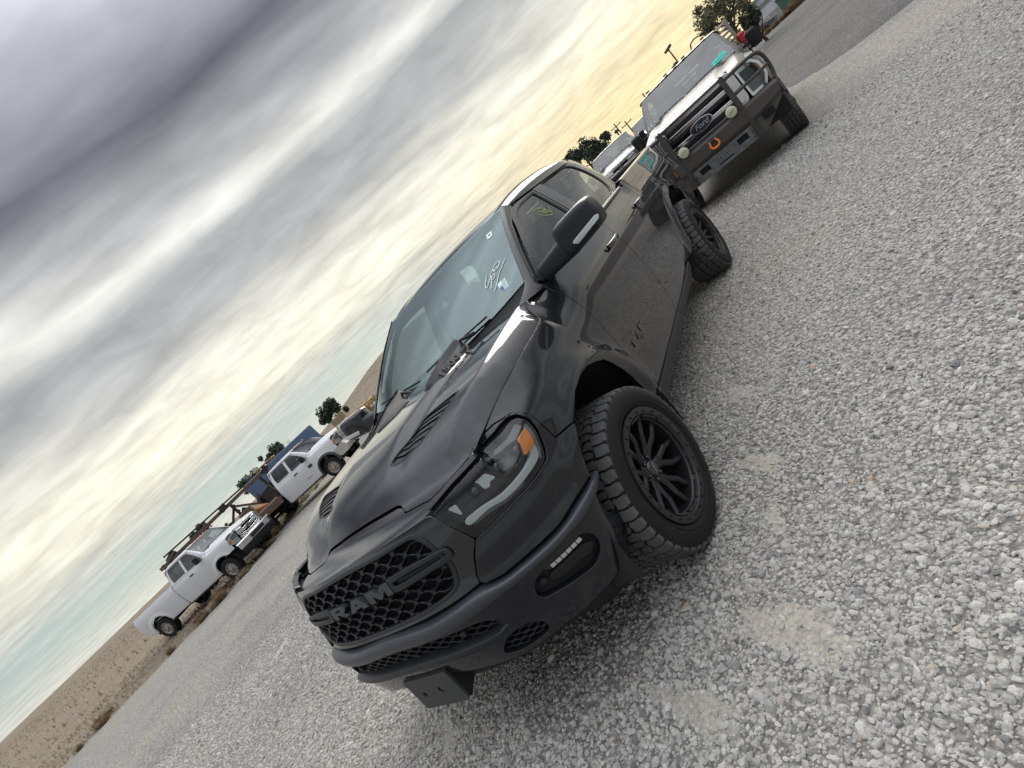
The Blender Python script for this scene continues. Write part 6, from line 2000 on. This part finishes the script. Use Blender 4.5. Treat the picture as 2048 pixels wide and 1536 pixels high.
# ---- front pieces shared by the two white trucks
def white_front(T, chrome=True):
    mf = M_CHROME if chrome else M_GUARDW
    panel('grille_backing', [(-.60, .86), (.60, .86), (.60, 1.36), (-.60, 1.36)], FX2(.84), M_DARK, T, sp=.2, ref=FR, hem=.01)
    for z0, z1 in ((1.27, 1.33), (1.09, 1.16), (.93, .99)):
        panel('grille_bar', rc([(-.58, z0), (.58, z0), (.60, z1), (-.60, z1)], .012), FX2(.915), mf, T, sp=.1, ref=FR, hem=.05, fil=.012)
    for sg in (1, -1):
        panel('grille_frame', [(sg * a, b) for a, b in rc([(.30, 1.24), (.56, 1.27), (.60, 1.12), (.52, .96), (.30, .98), (.30, 1.02), (.48, 1.02), (.53, 1.12), (.50, 1.21), (.30, 1.19)], .01)], FX2(.925), mf, T, sp=.06, ref=FR, hem=.04, fil=.01)
        HSF = lambda q: np.stack([.885 - .95 * np.clip(np.abs(q[:, 0]) - .70, 0, 1) ** 1.35, q[:, 0], q[:, 1]], 1)
        hp = [(sg * a, b) for a, b in rc([(.62, 1.33), (.90, 1.25), (.985, 1.13), (.985, 1.04), (.86, .94), (.66, .92)], .02)]
        h_ = panel('headlight', hp, lambda q, f=HSF: f(q) + np.array([-.03, 0, 0]), M_REFL, T, sp=.05, ref=FR, hem=.02)
        panel('lamp_bezel', [(sg * a, b) for a, b in rc([(.66, 1.28), (.86, 1.22), (.86, 1.12), (.68, 1.10)], .02)], lambda q, f=HSF: f(q) + np.array([-.015, 0, 0]), M_HLGR, h_, sp=.05, ref=FR, hem=.02)
        panel('amber_marker', [(sg * a, b) for a, b in rc([(.90, 1.20), (.975, 1.11), (.975, 1.05), (.90, 1.08)], .01)], HSF, M_AMBER, h_, sp=.05, ref=FR, hem=.02, off=-.004)
        panel('lens', hp, HSF, M_LENS, h_, sp=.06, ref=FR, hem=.003)
    oval_badge(T, .945, 1.12, .125, .058)

wt = superduty('pickup_truck', 'white pickup with chrome grille and bumper facing the camera at the left edge, steel wheel', (-6.99, -18.52, 0), 1.948, M_WHITEP, -2.4, 'chrome', 'steel', 'box')
white_front(wt)
bm = empty('front_bumper'); bm.parent = wt
rows = []
for (x, z) in ((.84, .90), (.98, .90), (1.03, .86), (1.03, .66), (.98, .62)):
    rows.append([(x - .30 * max(0, abs(y) - .62), y, z) for y in (-1.02, -.85, -.62, -.3, 0, .3, .62, .85, 1.02)])
loft('bumper_face', rows, M_CHROME, bm, angle=30)
MB().box((1.03, 0, .76), (.02, .80, .13), None, .005).build('plate_recess', M_DARK, bm)
rows = [[(x - .30 * max(0, abs(y) - .62), y, z) for y in (-1.0, -.85, -.62, 0, .62, .85, 1.0)] for (x, z) in ((1.0, .62), (1.0, .45), (.9, .38))]
loft('air_dam', rows, M_PLAST, bm)
for i in range(6):
    MB().box((.85, -.5 + i * .2, .36), (.06, .05, .12)).build('tow_hook', M_DARKPL, bm)

wc = superduty('chassis_cab_truck', 'white extended cab truck with pale ranch guard, black flares and rusty flatbed', (-11.14, -16.28, 0), 1.992, M_WHITEP, -2.42, 'white', 'rusty', 'none', wheels=True, flare=M_FLARE)
white_front(wc, False)
gd = empty('ranch_guard'); gd.parent = wc
for sg in (1, -1):
    MB().prism([(.95, .55), (1.12, .55), (1.14, 1.0), (1.06, 1.44), (.98, 1.46), (1.0, 1.0)], lambda a, b: (a, sg * .50, b), lambda a, b: (a, sg * .545, b)).build('guard_post', M_GUARDW, gd)
    MB().prism([(.45, .86), (1.0, .92), (1.12, .74), (1.0, .52), (.62, .52), (.45, .66)], lambda a, b: (a, sg * 1.03, b), lambda a, b: (a, sg * .55, b + .02)).build('bumper_wing', M_GUARDW, gd)
for z in (1.40, 1.20, 1.02):
    MB().tube([(1.05, -.52, z), (1.05, .52, z)], .025, 8).build('cross_tube', M_GUARDW, gd, True)
MB().box((1.02, 0, .76), (.16, 1.08, .26), None, .03).build('bumper_beam', M_GUARDW, gd)
MB().box((1.12, .12, .80), (.06, .30, .18), None, .02).box((1.10, -.3, 1.1), (.05, .10, .14), None, .02).build('winch', M_STEELW, gd)
MB().box((-.66, -1.012, 1.06), (.20, .02, .12), None, .008).build('fender_vent', M_FLARE, wc)
MB().box((-1.02, -1.015, .78), (.30, .012, .03), None, .004).build('side_badge', M_CHROME, wc)
# rusty flatbed frame riding on the chassis
M_RUST = mat('rusty_steel', (.07, .042, .03), rough=.85, var=.5, vscale=6, dust=(.5, 3.0), dust_col=(.15, .10, .07), bump=.3, bscale=30)
M_RUSTD = mat('dark_rusty_steel', (.028, .023, .021), rough=.85, var=.5, vscale=8)
fb = empty('flatbed'); fb.parent = wc
MB().box((-4.55, 0, .96), (4.1, 2.2, .10)).build('deck', M_RUST, fb)
for sg in (1, -1):
    MB().box((-4.55, sg * 1.12, .90), (4.15, .05, .30), None, .01).build('side_rail', M_RUST, fb)
for i in range(9):
    MB().box((-2.75 - i * .45, 0, .82), (.08, 2.1, .12)).build('cross_member', M_RUSTD, fb)
MB().box((-2.62, 0, 1.08), (.08, 2.0, .16)).build('headboard', M_RUSTD, fb)

# ---- blue grey pickup beyond the bed of the black one, dark one behind it
sp_ = superduty('pickup_truck', 'blue grey pickup facing the camera, only its cab visible above the black pickup bed', (-17.3, -2.62, 0), math.radians(12), M_SILVP, -2.75, 'plain', 'steel', 'box')
white_front(sp_)
np_ = superduty('pickup_truck', 'dark blue pickup roof showing just behind the blue grey pickup', (-23.5, -2.2, 0), math.radians(8), M_NAVYP, -2.75, 'plain', 'steel', 'box')
# ------------------------------------------------------------------ things behind
M_LEAFD = mat('dark_evergreen_leaf', (.028, .045, .028), rough=.75, var=.5, vscale=1.5)
M_LEAFA = mat('olive_autumn_leaf', (.13, .125, .075), rough=.75, var=.5, vscale=1.2)
M_BARK = mat('bark', (.06, .05, .04), rough=.9, var=.4)
M_DRY = mat('dry_weed', (.24, .17, .10), rough=.9, var=.4, vscale=.6)
M_DRYP = mat('pale_dry_grass', (.34, .29, .19), rough=.9, var=.4, vscale=.5)
M_BLUE = mat('blue_bin_paint', (.035, .10, .23), rough=.5, dust=(.35, .8), dust_col=(.16, .19, .22))
M_YELM = mat('worn_yellow_paint', (.42, .25, .05), rough=.6, dust=(.4, 2.0))
M_TANM = mat('tan_machine_paint', (.34, .25, .13), rough=.7, dust=(.4, 2.0))
M_ORH = mat('orange_hose', (.48, .22, .10), rough=.6)
M_ORB = mat('faded_orange_cloth', (.52, .22, .10), rough=.9, var=.2)
M_BWALL = mat('white_metal_wall', (.55, .58, .62), rough=.5, var=.06, vscale=.5)
M_BGREY = mat('grey_window', (.20, .22, .23), rough=.4)
M_GREEN = mat('green_dumpster', (.012, .10, .07), rough=.6, dust=(.3, 2.0))
M_POLE = mat('wood_pole', (.05, .042, .035), rough=.9)
M_WIRE = mat('power_line', (.03, .03, .03), rough=.6)
M_REDP = mat('red_plastic', (.42, .02, .02), rough=.4)
M_PAL = mat('weathered_board', (.33, .32, .30), rough=.9, var=.3, vscale=3)
M_CLOTH = mat('pale_debris', (.45, .44, .41), rough=.8, var=.3, vscale=2)

def crown(par, m, cx, cy, cz, rx, rz_, n, leaf, seed, gap=.35, lobes=9):
    r = np.random.default_rng(seed)
    L = []
    lobes = int(lobes * 1.7)
    for i in range(lobes):
        a = r.uniform(0, 2 * PI); e = r.uniform(-.6, 1)
        q = r.uniform(.30, .85)
        L.append((cx + rx * q * math.cos(a) * math.sqrt(max(0, 1 - e * e * .6)), cy + rx * q * math.sin(a) * math.sqrt(max(0, 1 - e * e * .6)), cz + rz_ * q * e, r.uniform(.16, .40)))
    V = []; F = []
    for k_ in range(n):
        l = L[r.integers(0, len(L))]
        d = r.normal(size=3); d /= np.linalg.norm(d)
        rad = l[3] * (r.random() ** gap)
        c = np.array([l[0], l[1], l[2]]) + d * rad * np.array([rx, rx, rz_])
        t = r.normal(size=3); t /= np.linalg.norm(t); u = np.cross(t, r.normal(size=3)); u /= np.linalg.norm(u)
        s = leaf * r.uniform(.5, 1.3)
        i = len(V)
        V += [c + t * s, c + u * s * .55, c - t * s, c - u * s * .55]
        F.append((i, i + 1, i + 2, i + 3))
    return mk('crown', V, F, m, par)

def tree(label, loc, h, rx, rz_, m, n=2600, leaf=.12, seed=1, name='tree', lobes=9, trunk=.14, gap=.35, group=None, limbs=7):
    t = empty(name, label, 'tree', loc, 0, group)
    r = np.random.default_rng(seed + 50)
    mb = MB()
    zc_ = h - rz_
    mb.tube([(0, 0, -.2), (r.normal(0, .05), r.normal(0, .05), zc_ * .5), (r.normal(0, .12), r.normal(0, .12), zc_), (0, 0, zc_ + rz_ * .6)], [trunk, trunk * .8, trunk * .5, trunk * .15], 7)
    for i in range(limbs):
        a = r.uniform(0, 2 * PI); z0 = r.uniform(.35, 1.0) * zc_
        e = (math.cos(a) * rx * .75, math.sin(a) * rx * .75, z0 + r.uniform(.3, .9) * rz_)
        mid = (e[0] * .5, e[1] * .5, z0 + (e[2] - z0) * .35)
        mb.tube([(0, 0, z0), mid, e], [trunk * .4, trunk * .25, trunk * .06], 5)
        for q in range(3):
            b = r.uniform(-.8, .8)
            mb.tube([mid, (mid[0] + math.cos(a + b) * rx * .4, mid[1] + math.sin(a + b) * rx * .4, mid[2] + r.uniform(.2, .6) * rz_)], [trunk * .15, trunk * .03], 4)
    mb.build('trunk', M_BARK, t)
    if m is not None:
        crown(t, m, 0, 0, zc_, rx, rz_, n, leaf, seed, gap, lobes)
    return t

# beyond the black pickup's roof
tree('dark dense tree left of the three behind the black pickup roof', (-45.2, -12.9, 0), 4.7, 1.3, 1.3, M_LEAFD, 2600, .10, 1, lobes=7)
tree('loose spreading tree in the middle behind the black pickup roof', (-45.4, -11.6, 0), 5.0, 1.6, 1.7, M_LEAFD, 2000, .11, 2, lobes=10, gap=.6)
tree('round dark tree beside the blue grey pickup roof', (-45.8, -10.2, 0), 4.1, 1.5, 1.4, M_LEAFD, 3400, .10, 3)
# above the grey pickup
tree('tall loose olive tree standing above the grey pickup', (-44, 1.75, 0), 5.6, 2.2, 2.3, M_LEAFA, 3600, .11, 4, lobes=12, gap=.55, trunk=.2, limbs=11)
tree('dark shaggy juniper between the olive tree and the white building', (-47.5, 2.95, 0), 3.2, 1.1, 1.6, M_LEAFD, 2400, .10, 5, name='juniper')
tree('low grey green bush under the olive tree', (-46, .6, 0), 2.3, 1.5, 1.1, M_LEAFA, 1800, .10, 6, name='bush')
# left side
tree('round dark evergreen on the dry slope behind the junk', (-54.5, -70.6, 0), 5.6, 2.6, 2.6, M_LEAFD, 4200, .22, 7)
tree('dark tree with ragged top behind the blue bin', (-30.0, -50.8, 0), 4.9, 1.5, 1.5, M_LEAFD, 2400, .13, 8)
tree('smaller dark tree left of the ragged one behind the blue bin', (-27.2, -52.3, 0), 4.0, 1.5, 1.2, M_LEAFD, 2400, .13, 9)
tree('low dark tree farthest left behind the steel frame', (-20.8, -54.5, 0), 3.6, 1.4, 1.0, M_LEAFD, 1800, .13, 19)
tree('bare leafless tree above the blue bin', (-38.5, -60.0, 0), 5.0, 1.9, 1.8, None, seed=10, name='bare_tree', limbs=14, trunk=.09)
# outside the photograph's own frame the yard goes on
for i, (x, y, h) in enumerate(((8, -62, 5), (18, -70, 6), (31, -66, 4.5), (-70, 22, 5), (-66, 34, 6))):
    tree(['lone dark tree far along the left skyline', 'broad dark tree next along the left skyline', 'short dark tree at the far left of the skyline', 'dark tree far right beyond the lane', 'tall dark tree farthest right beyond the lane'][i], (x, y, 0), h, h * .38, h * .38, M_LEAFD, 1800, .2, 20 + i)

# ---- low shrubs along the lot edges
def shrub_mesh(seed, m, n=260, r_=.45, h=.5, w=.012):
    r = np.random.default_rng(seed)
    V = []; F = []
    for i in range(n):
        a = r.uniform(0, 2 * PI); q = r.random() ** .5
        b = np.array([math.cos(a) * q * r_ * .3, math.sin(a) * q * r_ * .3, 0.0])
        t = np.array([math.cos(a) * q * r_ * 1.0 + r.normal(0, .05), math.sin(a) * q * r_ + r.normal(0, .05), h * r.uniform(.4, 1.05) * (1 - .35 * q)])
        s = np.array([-math.sin(a), math.cos(a), 0]) * w
        m_ = (b + t) / 2 + r.normal(0, .03, 3)
        k = len(V)
        V += [b - s, b + s, m_ + s * .8, t, m_ - s * .8]
        F += [(k, k + 1, k + 2, k + 4), (k + 4, k + 2, k + 3)]
    me = bpy.data.meshes.new('weed'); me.from_pydata([tuple(v) for v in V], [], F); me.materials.append(m)
    return me
SHR = [shrub_mesh(s, M_DRY) for s in (1, 2, 3)] + [shrub_mesh(s, M_DRYP, 300, .4, .35, .008) for s in (4, 5)]
def shrub(me, loc, s, label, group):
    o = bpy.data.objects.new('dry_shrub', me); COL.objects.link(o)
    o.location = loc; o.scale = (s, s, s * random.uniform(.8, 1.1)); o.rotation_euler = (0, 0, random.uniform(0, 6.28))
    tag(o, label, 'shrub', group)
for i in range(46):
    x = -58.3 - random.random() * 2.2; y = 3.6 + i * .32 + random.uniform(-.2, .2)
    shrub(random.choice(SHR[:3]), (x, y, 0), random.uniform(1.3, 2.2), 'brown tumbleweed in the hedge of dry brush along the far edge of the lot', 'brown tumbleweeds along the far lot edge')
for i in range(60):
    t = random.random()
    k = random.randrange(60, 105)
    p = ed[k % len(ed)]
    shrub(random.choice(SHR), (p[0] + random.uniform(-.6, .3), p[1] + random.uniform(-1.0, .15), 0), random.uniform(.35, .9), 'dry weed clump on the dirt strip beside the white trucks', 'dry weeds along the strip by the white trucks')
# ground cover on the strip and the slope beyond: nobody could count it
def weeds(name, label, region, n, seed, hmax, m):
    r = np.random.default_rng(seed)
    V = []; F = []
    XY = np.stack([r.uniform(*region[0], n), r.uniform(*region[1], n)], 1)
    XY = XY[~inpoly(XY, ed)]
    for x, y in XY:
        z = float(terr(np.array(x), np.array(y)))
        h = hmax * r.uniform(.3, 1); a = r.uniform(0, 2 * PI); w = h * .28
        k = len(V)
        V += [(x - math.cos(a) * w, y - math.sin(a) * w, z - .02), (x + math.cos(a) * w, y + math.sin(a) * w, z - .02), (x + r.normal(0, .1) * h, y + r.normal(0, .1) * h, z + h)]
        F.append((k, k + 1, k + 2))
    tag(mk(name, V, F, m), label, 'grass', kind='stuff')
weeds('dry_grass', 'short dry grass on the dirt strip by the white trucks', ((-34, 6), (-27, -16.5)), 9000, 5, .14, M_DRYP)
weeds('dry_brush', 'dry brush covering the slope beyond the yard', ((-150, 30), (-170, -30)), 16000, 6, .28, M_DRYP)

# ---- blue roll-off bin on a raised frame
def local(T): return T
bb = empty('roll_off_bin', 'long dented blue metal bin raised on a dark frame behind the white flatbed truck', 'container', (-14.55, -25.0, 0), math.atan2(-23.95 + 26.11, -16.28 + 12.72))
Lb = 4.3
mbx = [(-2.1, 0), (2.1, 0)]
MB().box((0, -.9, 1.92), (Lb, 1.9, .95), None, .02).build('bin_body', M_BLUE, bb)
for i in range(7):
    MB().box((-2.1 + i * .7, .07, 1.92), (.07, .05, .95), None, .01).build('bin_rib', M_BLUE, bb)
MB().box((0, .07, 2.42), (Lb + .1, .10, .09), None, .01).build('bin_rim', M_BLUE, bb)
fr2 = MB()
for x in (-1.9, -.6, .8, 1.9):
    fr2.box((x, -.2, .72), (.12, .12, 1.45)).box((x, -1.5, .72), (.12, .12, 1.45))
fr2.box((0, -.2, 1.40), (4.4, .12, .12)).box((0, -1.5, 1.40), (4.4, .12, .12)).box((.6, -.2, .8), (2.6, .08, .08), (0, .45, 0)).box((-.9, -.2, .8), (2.2, .08, .08), (0, -.5, 0))
fr2.build('bin_frame', M_RUSTD, bb)

# ---- rusty steel frame with hoses: an old drill trailer
eq = empty('steel_frame_trailer', 'rusty steel frame trailer with orange hoses behind the left white pickup', 'trailer', (-9.9, -23.3, 0), math.atan2(1.2, -2.6))
r = random.Random(4)
for x0 in (-3.2, -1.4, .2, 1.9):
    MB().box((x0, 0, 1.15), (.13, .13, 2.2), (0, r.uniform(-.05, .05), 0), .01).build('upright', M_RUSTD, eq)
MB().box((-.6, 0, 2.20), (5.6, .14, .16), (0, -.02, 0), .01).build('top_beam', M_RUST, eq)
MB().box((-.9, .1, 2.42), (4.2, .07, .07), (0, .02, 0)).build('top_rail', M_RUSTD, eq)
for (x, a) in ((-2.2, .75), (-.4, -.8), (1.0, .7), (2.3, -.55)):
    MB().box((x, .05, 1.35), (2.0, .09, .11), (0, a, 0), .01).build('brace', M_RUST if a > 0 else M_RUSTD, eq)
MB().box((-.5, -.1, .75), (6.4, .5, .28), None, .02).build('trailer_bed', M_RUSTD, eq)
for x in (-1.6, .4, 1.6):
    MB().box((x, -.2, 1.22), (.55 + .3 * r.random(), .5, .5 + .3 * r.random()), (0, r.uniform(-.2, .2), r.uniform(-.3, .3)), .05).build('machinery_box', r.choice((M_RUST, M_RUSTD)), eq)
for i in range(16):
    MB().box((r.uniform(-3, 2.3), r.uniform(-.4, .3), r.uniform(1.0, 2.4)), (r.uniform(.1, .5), r.uniform(.06, .2), r.uniform(.06, .35)), (r.uniform(-1, 1), r.uniform(-1, 1), 0)).build('bracket', M_RUSTD, eq)
for i in range(3):
    x = -2.6 + i * 2.2
    MB().lathe([(-.14, .12), (-.14, .40), (-.10, .46), (.10, .46), (.14, .40), (.14, .12)], c=(x, .35, .46), n=24).build('wheel', M_RUBS, eq, True)
for k_, (x, z, rr) in enumerate(((.25, 1.20, .46), (.60, 1.12, .34), (-.2, 1.08, .38))):
    h_ = MB().tube([(x + rr * math.cos(a) * 1.1, .95 + .06 * k_, z - .25 + rr * math.sin(a)) for a in np.linspace(-.2, PI + .25, 20)], .035, 8).build('hose', M_ORH, eq, True)
MB().box((.95, .8, 1.05), (.8, .35, .30), (0, .35, .2), .08).build('tarp_bundle', M_ORB, eq, True)
MB().box((-2.3, .4, 1.15), (1.3, .3, .35), (0, -.1, 0), .08).build('tarp_bundle', M_ORB, eq, True)

# yellow tube cab above the bin
ro = empty('loader', 'old yellow loader with open tube cab behind the blue bin', 'loader', (-17.6, -31.8, 0), 2.4)
for x in (-.6, .6):
    for y in (-.55, .55):
        MB().box((x, y, 2.1), (.09, .09, 1.3), None, .01).build('cab_post', M_YELM, ro)
MB().box((0, 0, 2.78), (1.45, 1.3, .08), None, .02).build('cab_roof', M_YELM, ro)
MB().box((0, 0, 1.15), (2.6, 1.0, .7), None, .05).build('body', M_YELM, ro, True)
MB().box((1.6, 0, 1.5), (1.9, .14, .16), (0, .35, 0)).build('arm', M_YELM, ro)
MB().box((-.1, 0, 1.75), (.5, .5, .5), None, .05).build('seat', M_INT, ro)
for x in (-.9, .9):
    for y in (-.65, .65):
        MB().lathe([(-.16, .1), (-.16, .5), (-.10, .56), (.10, .56), (.16, .5), (.16, .1)], c=(x, y, .56), n=22).build('wheel', M_RUBS, ro, True)

# yellow grader and tan boxes near the dry slope
gr_ = empty('grader', 'small yellow machine with round wheels on the dirt beyond the truck guard', 'machine', (-27.5, -33.8, 0), 2.2)
MB().box((0, 0, .95), (1.7, .8, .5), (0, .08, 0), .05).build('body', M_YELM, gr_, True)
MB().box((-.9, 0, 1.5), (.5, .7, .9), None, .04).build('cab', M_TANM, gr_)
MB().box((1.5, 0, .75), (1.8, .14, .16), (0, -.12, 0)).build('boom', M_YELM, gr_)
for x in (-.8, .7):
    for y in (-.55, .55):
        MB().lathe([(-.12, .1), (-.12, .40), (-.08, .46), (.08, .46), (.12, .40), (.12, .1)], c=(x, y, .46), n=22).build('wheel', M_TANM if y > 0 else M_RUBS, gr_, True)
bx = empty('plant_box', 'tan ribbed metal box standing behind the yellow machine', 'machinery', (-31.5, -41.0, 0), .9)
MB().box((0, 0, 1.0), (3.2, 1.6, 1.7), None, .03).build('box_body', M_TANM, bx)
for i in range(6):
    MB().box((-1.4 + i * .56, .83, 1.0), (.07, .06, 1.7)).build('box_rib', M_TANM, bx)
for i, (x, y, s, c_) in enumerate(((-26.4, -40.5, 1.3, M_CLOTH), (-28.0, -42.5, 1.0, M_RUST), (-24.5, -39.0, .9, M_PAL), (-33.5, -38.0, 1.1, M_YELM), (-30.5, -35.5, .8, M_CLOTH), (-25.2, -42.5, 1.2, M_TANM))):
    jb = MB()
    for k_ in range(5):
        jb.box((r.uniform(-.6, .6) * s, r.uniform(-.5, .5) * s, r.uniform(.2, .9) * s), (r.uniform(.3, .9) * s, r.uniform(.2, .6) * s, r.uniform(.15, .7) * s), (r.uniform(-.3, .3), r.uniform(-.3, .3), r.uniform(0, 3)), .03)
    o = jb.build('scrap_pile', c_); o.location = (x, y, 0)
    tag(o, ['pale scrap heap nearest the blue bin', 'rust brown scrap heap behind the white truck hood', 'grey board stack left of the scrap heaps', 'yellow painted scrap on the dirt slope', 'small pale scrap beside the yellow machine', 'tan scrap heap farthest back by the bin'][i], 'scrap heap', kind='stuff')
wn = empty('site_trailer', 'low tan site trailer with pale roof between the bin and the dark tree', 'trailer', (-29.5, -47.5, 0), 1.0)
MB().box((0, 0, 1.35), (5.5, 2.2, 1.8), None, .03).build('body', M_TANM, wn)
MB().box((0, 0, 2.30), (5.7, 2.4, .12)).build('roof', M_CLOTH, wn)
for i in range(3):
    MB().box((-1.7 + i * 1.7, 1.12, 1.5), (.7, .05, .55)).build('window', M_BGREY, wn)

# ---- right: building, dumpster, pallets, cars, poles
bd_ = empty('metal_building', 'large white metal building with a long grey window at the top right', 'building', (-70.5, 9.5, 0), 0)
gp_ = [(-6.1, 0), (9, 0), (9, 3.6), (1.2, 5.1), (-4.6, 3.4), (-6.1, 2.55)]
MB().prism(gp_, lambda a, b: (0, a, b), lambda a, b: (-16, a, b)).build('wall', M_BWALL, bd_)
for p0, p1 in (((-6.3, 2.45), (-4.6, 3.45)), ((-4.6, 3.45), (1.2, 5.18)), ((1.2, 5.18), (9.2, 3.62))):
    L_ = math.hypot(p1[0] - p0[0], p1[1] - p0[1])
    MB().box((-7.9, (p0[0] + p1[0]) / 2, (p0[1] + p1[1]) / 2 + .05), (16.6, L_, .12), (math.atan2(p1[1] - p0[1], p1[0] - p0[0]), 0, 0)).build('roof', M_BGREY, bd_)
MB().box((.04, -4.45, 2.25), (.08, 1.9, .38)).build('window', M_BGREY, bd_)
MB().box((.04, 3.0, 1.6), (.08, 2.6, 3.1)).build('door', M_BGREY, bd_)
for i in range(18):
    MB().box((.03, -5.8 + i * .82, 1.5), (.05, .05, 3.0)).build('wall_rib', M_BWALL, bd_)
for i in range(7):
    pl_ = MB()
    for k_ in range(4):
        pl_.box((0, -.17 + k_ * .11, .62), (.03, .07, 1.2 + .1 * (i % 2)))
    pl_.box((.02, 0, .3), (.03, .42, .08)).box((.02, 0, 1.0), (.03, .42, .08))
    o = pl_.build('pallet', M_PAL); o.location = (-61.5, 3.0 + i * .47, 0); o.rotation_euler = (0, .12, random.uniform(-.2, .2))
    tag(o, 'weathered wooden pallet in the row leaning before the white building', 'pallet', 'pallets leaning before the white building')
dp = empty('dumpster', 'dark green dumpster with a white label behind the dry brush', 'dumpster', (-61.8, 6.3, 0), 0)
MB().prism([(-1.0, .25), (1.0, .25), (1.15, 1.55), (-1.15, 1.7)], lambda a, b: (.7, a, b), lambda a, b: (-.8, a, b)).build('dumpster_body', M_GREEN, dp)
MB().box((-.05, 0, 1.68), (1.6, 2.3, .07), (.06, 0, 0)).build('lid', M_GREEN, dp)
MB().box((.72, .2, 1.1), (.03, .42, .36)).build('label', M_CLOTH, dp)
for i, (x, y, m_, lb) in enumerate(((-62.5, 2.55, M_NAVYP, 'dark blue parked car below the juniper'), (-64.5, 1.2, M_SILVP, 'grey parked car left of the dark blue one by the dirt road'))):
    c = empty('parked_car', lb, 'car', (x, y, 0), 1.3 + .2 * i)
    MB().prism([(-2.1, .35), (2.1, .35), (2.15, .75), (1.2, .9), (.6, 1.35), (-1.2, 1.38), (-1.9, .95), (-2.1, .8)], lambda a, b: (a, -.8, b), lambda a, b: (a, .8, b)).build('body', m_, c)
    MB().prism([(.95, .92), (.5, 1.30), (-1.1, 1.32), (-1.6, .96)], lambda a, b: (a, -.82, b), lambda a, b: (a, .82, b)).build('window', M_BGREY, c)
    for xx in (-1.3, 1.3):
        for yy in (-.78, .78):
            MB().lathe([(-.1, .05), (-.1, .32), (.1, .32), (.1, .05)], c=(xx, yy, .32), n=18).build('wheel', M_RUBS, c, True)
def pole(loc, h, label, name='utility_pole', cross=True, rz=0):
    p = empty(name, label, 'pole', loc, rz)
    MB().tube([(0, 0, 0), (0, 0, h)], [.13, .08], 8).build('pole_shaft', M_POLE, p, True)
    if cross:
        MB().box((0, 0, h - .5), (.12, 1.8, .12)).build('crossarm', M_POLE, p)
        for y in (-.8, 0, .8):
            MB().lathe([(0, .05), (.15, .05), (.18, .01)], c=(0, y, h - .44), axis='z', n=8).build('insulator', M_CLOTH, p)
    return p
PA = [(-87.0, -17.3, 0), (-87.0, -15.9, 0), (-74.5, -14.9, 0)]
pole(PA[0], 5.0, 'tallest wooden utility pole above the blue grey pickup', rz=.2)
pole(PA[1], 4.2, 'thin wooden utility pole right of the tallest one')
pole(PA[2], 3.9, 'short wooden pole with a boxy top left of the tallest one', cross=False)
o = MB().box((-74.5, -14.9, 3.6), (.3, .5, .35), None, .03).build('pole_box', M_POLE); tag(o, 'boxy transformer on the short wooden pole', 'transformer')
for i, (z, dy) in enumerate(((4.5, 0), (4.1, .6), (3.2, -.4))):
    pts = []
    for t in np.linspace(0, 1, 24):
        y = -95 + 110 * t
        pts.append((-87.5 - .05 * y * 0, y + dy, z + .6 * ((t * 3 % 1) - .5) ** 2 * 3 + .15))
    o = MB().tube(pts, .012, 4).build('power_line', M_WIRE)
    tag(o, ['highest power line across the low yellow sky', 'middle power line across the low yellow sky', 'lowest power line across the low yellow sky'][i], 'power line')
lp = empty('lamp_post', 'lamp post with square head rising behind the grey pickup cab', 'lamp post', (-56.5, -3.1, 0), .6)
MB().tube([(0, 0, 0), (0, 0, 5.05)], [.09, .06], 8).build('post', M_POLE, lp, True)
MB().box((0, 0, 5.15), (.5, .7, .22), (.3, 0, 0), .03).build('lamp_head', M_POLE, lp)
# red jug strapped to the bed rail of the grey pickup, slatted rack behind its cab
rj = empty('fuel_jug', 'red plastic jug on the bed rail behind the grey pickup cab', 'jug', (-10.35, 2.16, 1.42), 0)
MB().box((0, 0, .15), (.12, .15, .20), None, .04).build('jug_body', M_REDP, rj, True)
MB().tube([(0, .02, .23), (0, .05, .29)], .02, 8).build('spout', M_INT, rj, True)
rk = empty('headache_rack', 'pale slatted rack standing behind the cab of the grey pickup', 'truck rack', (-10.6, 1.21, 1.41), 0)
for i in range(7):
    MB().box((0, 0, .06 + i * .085), (.04, 1.72, .035), (0, .5, 0), .006).build('slat', M_PAL, rk)
for y in (-.88, .88):
    MB().box((0, y, .30), (.06, .06, .64), None, .01).build('rack_post', M_STEELW, rk)
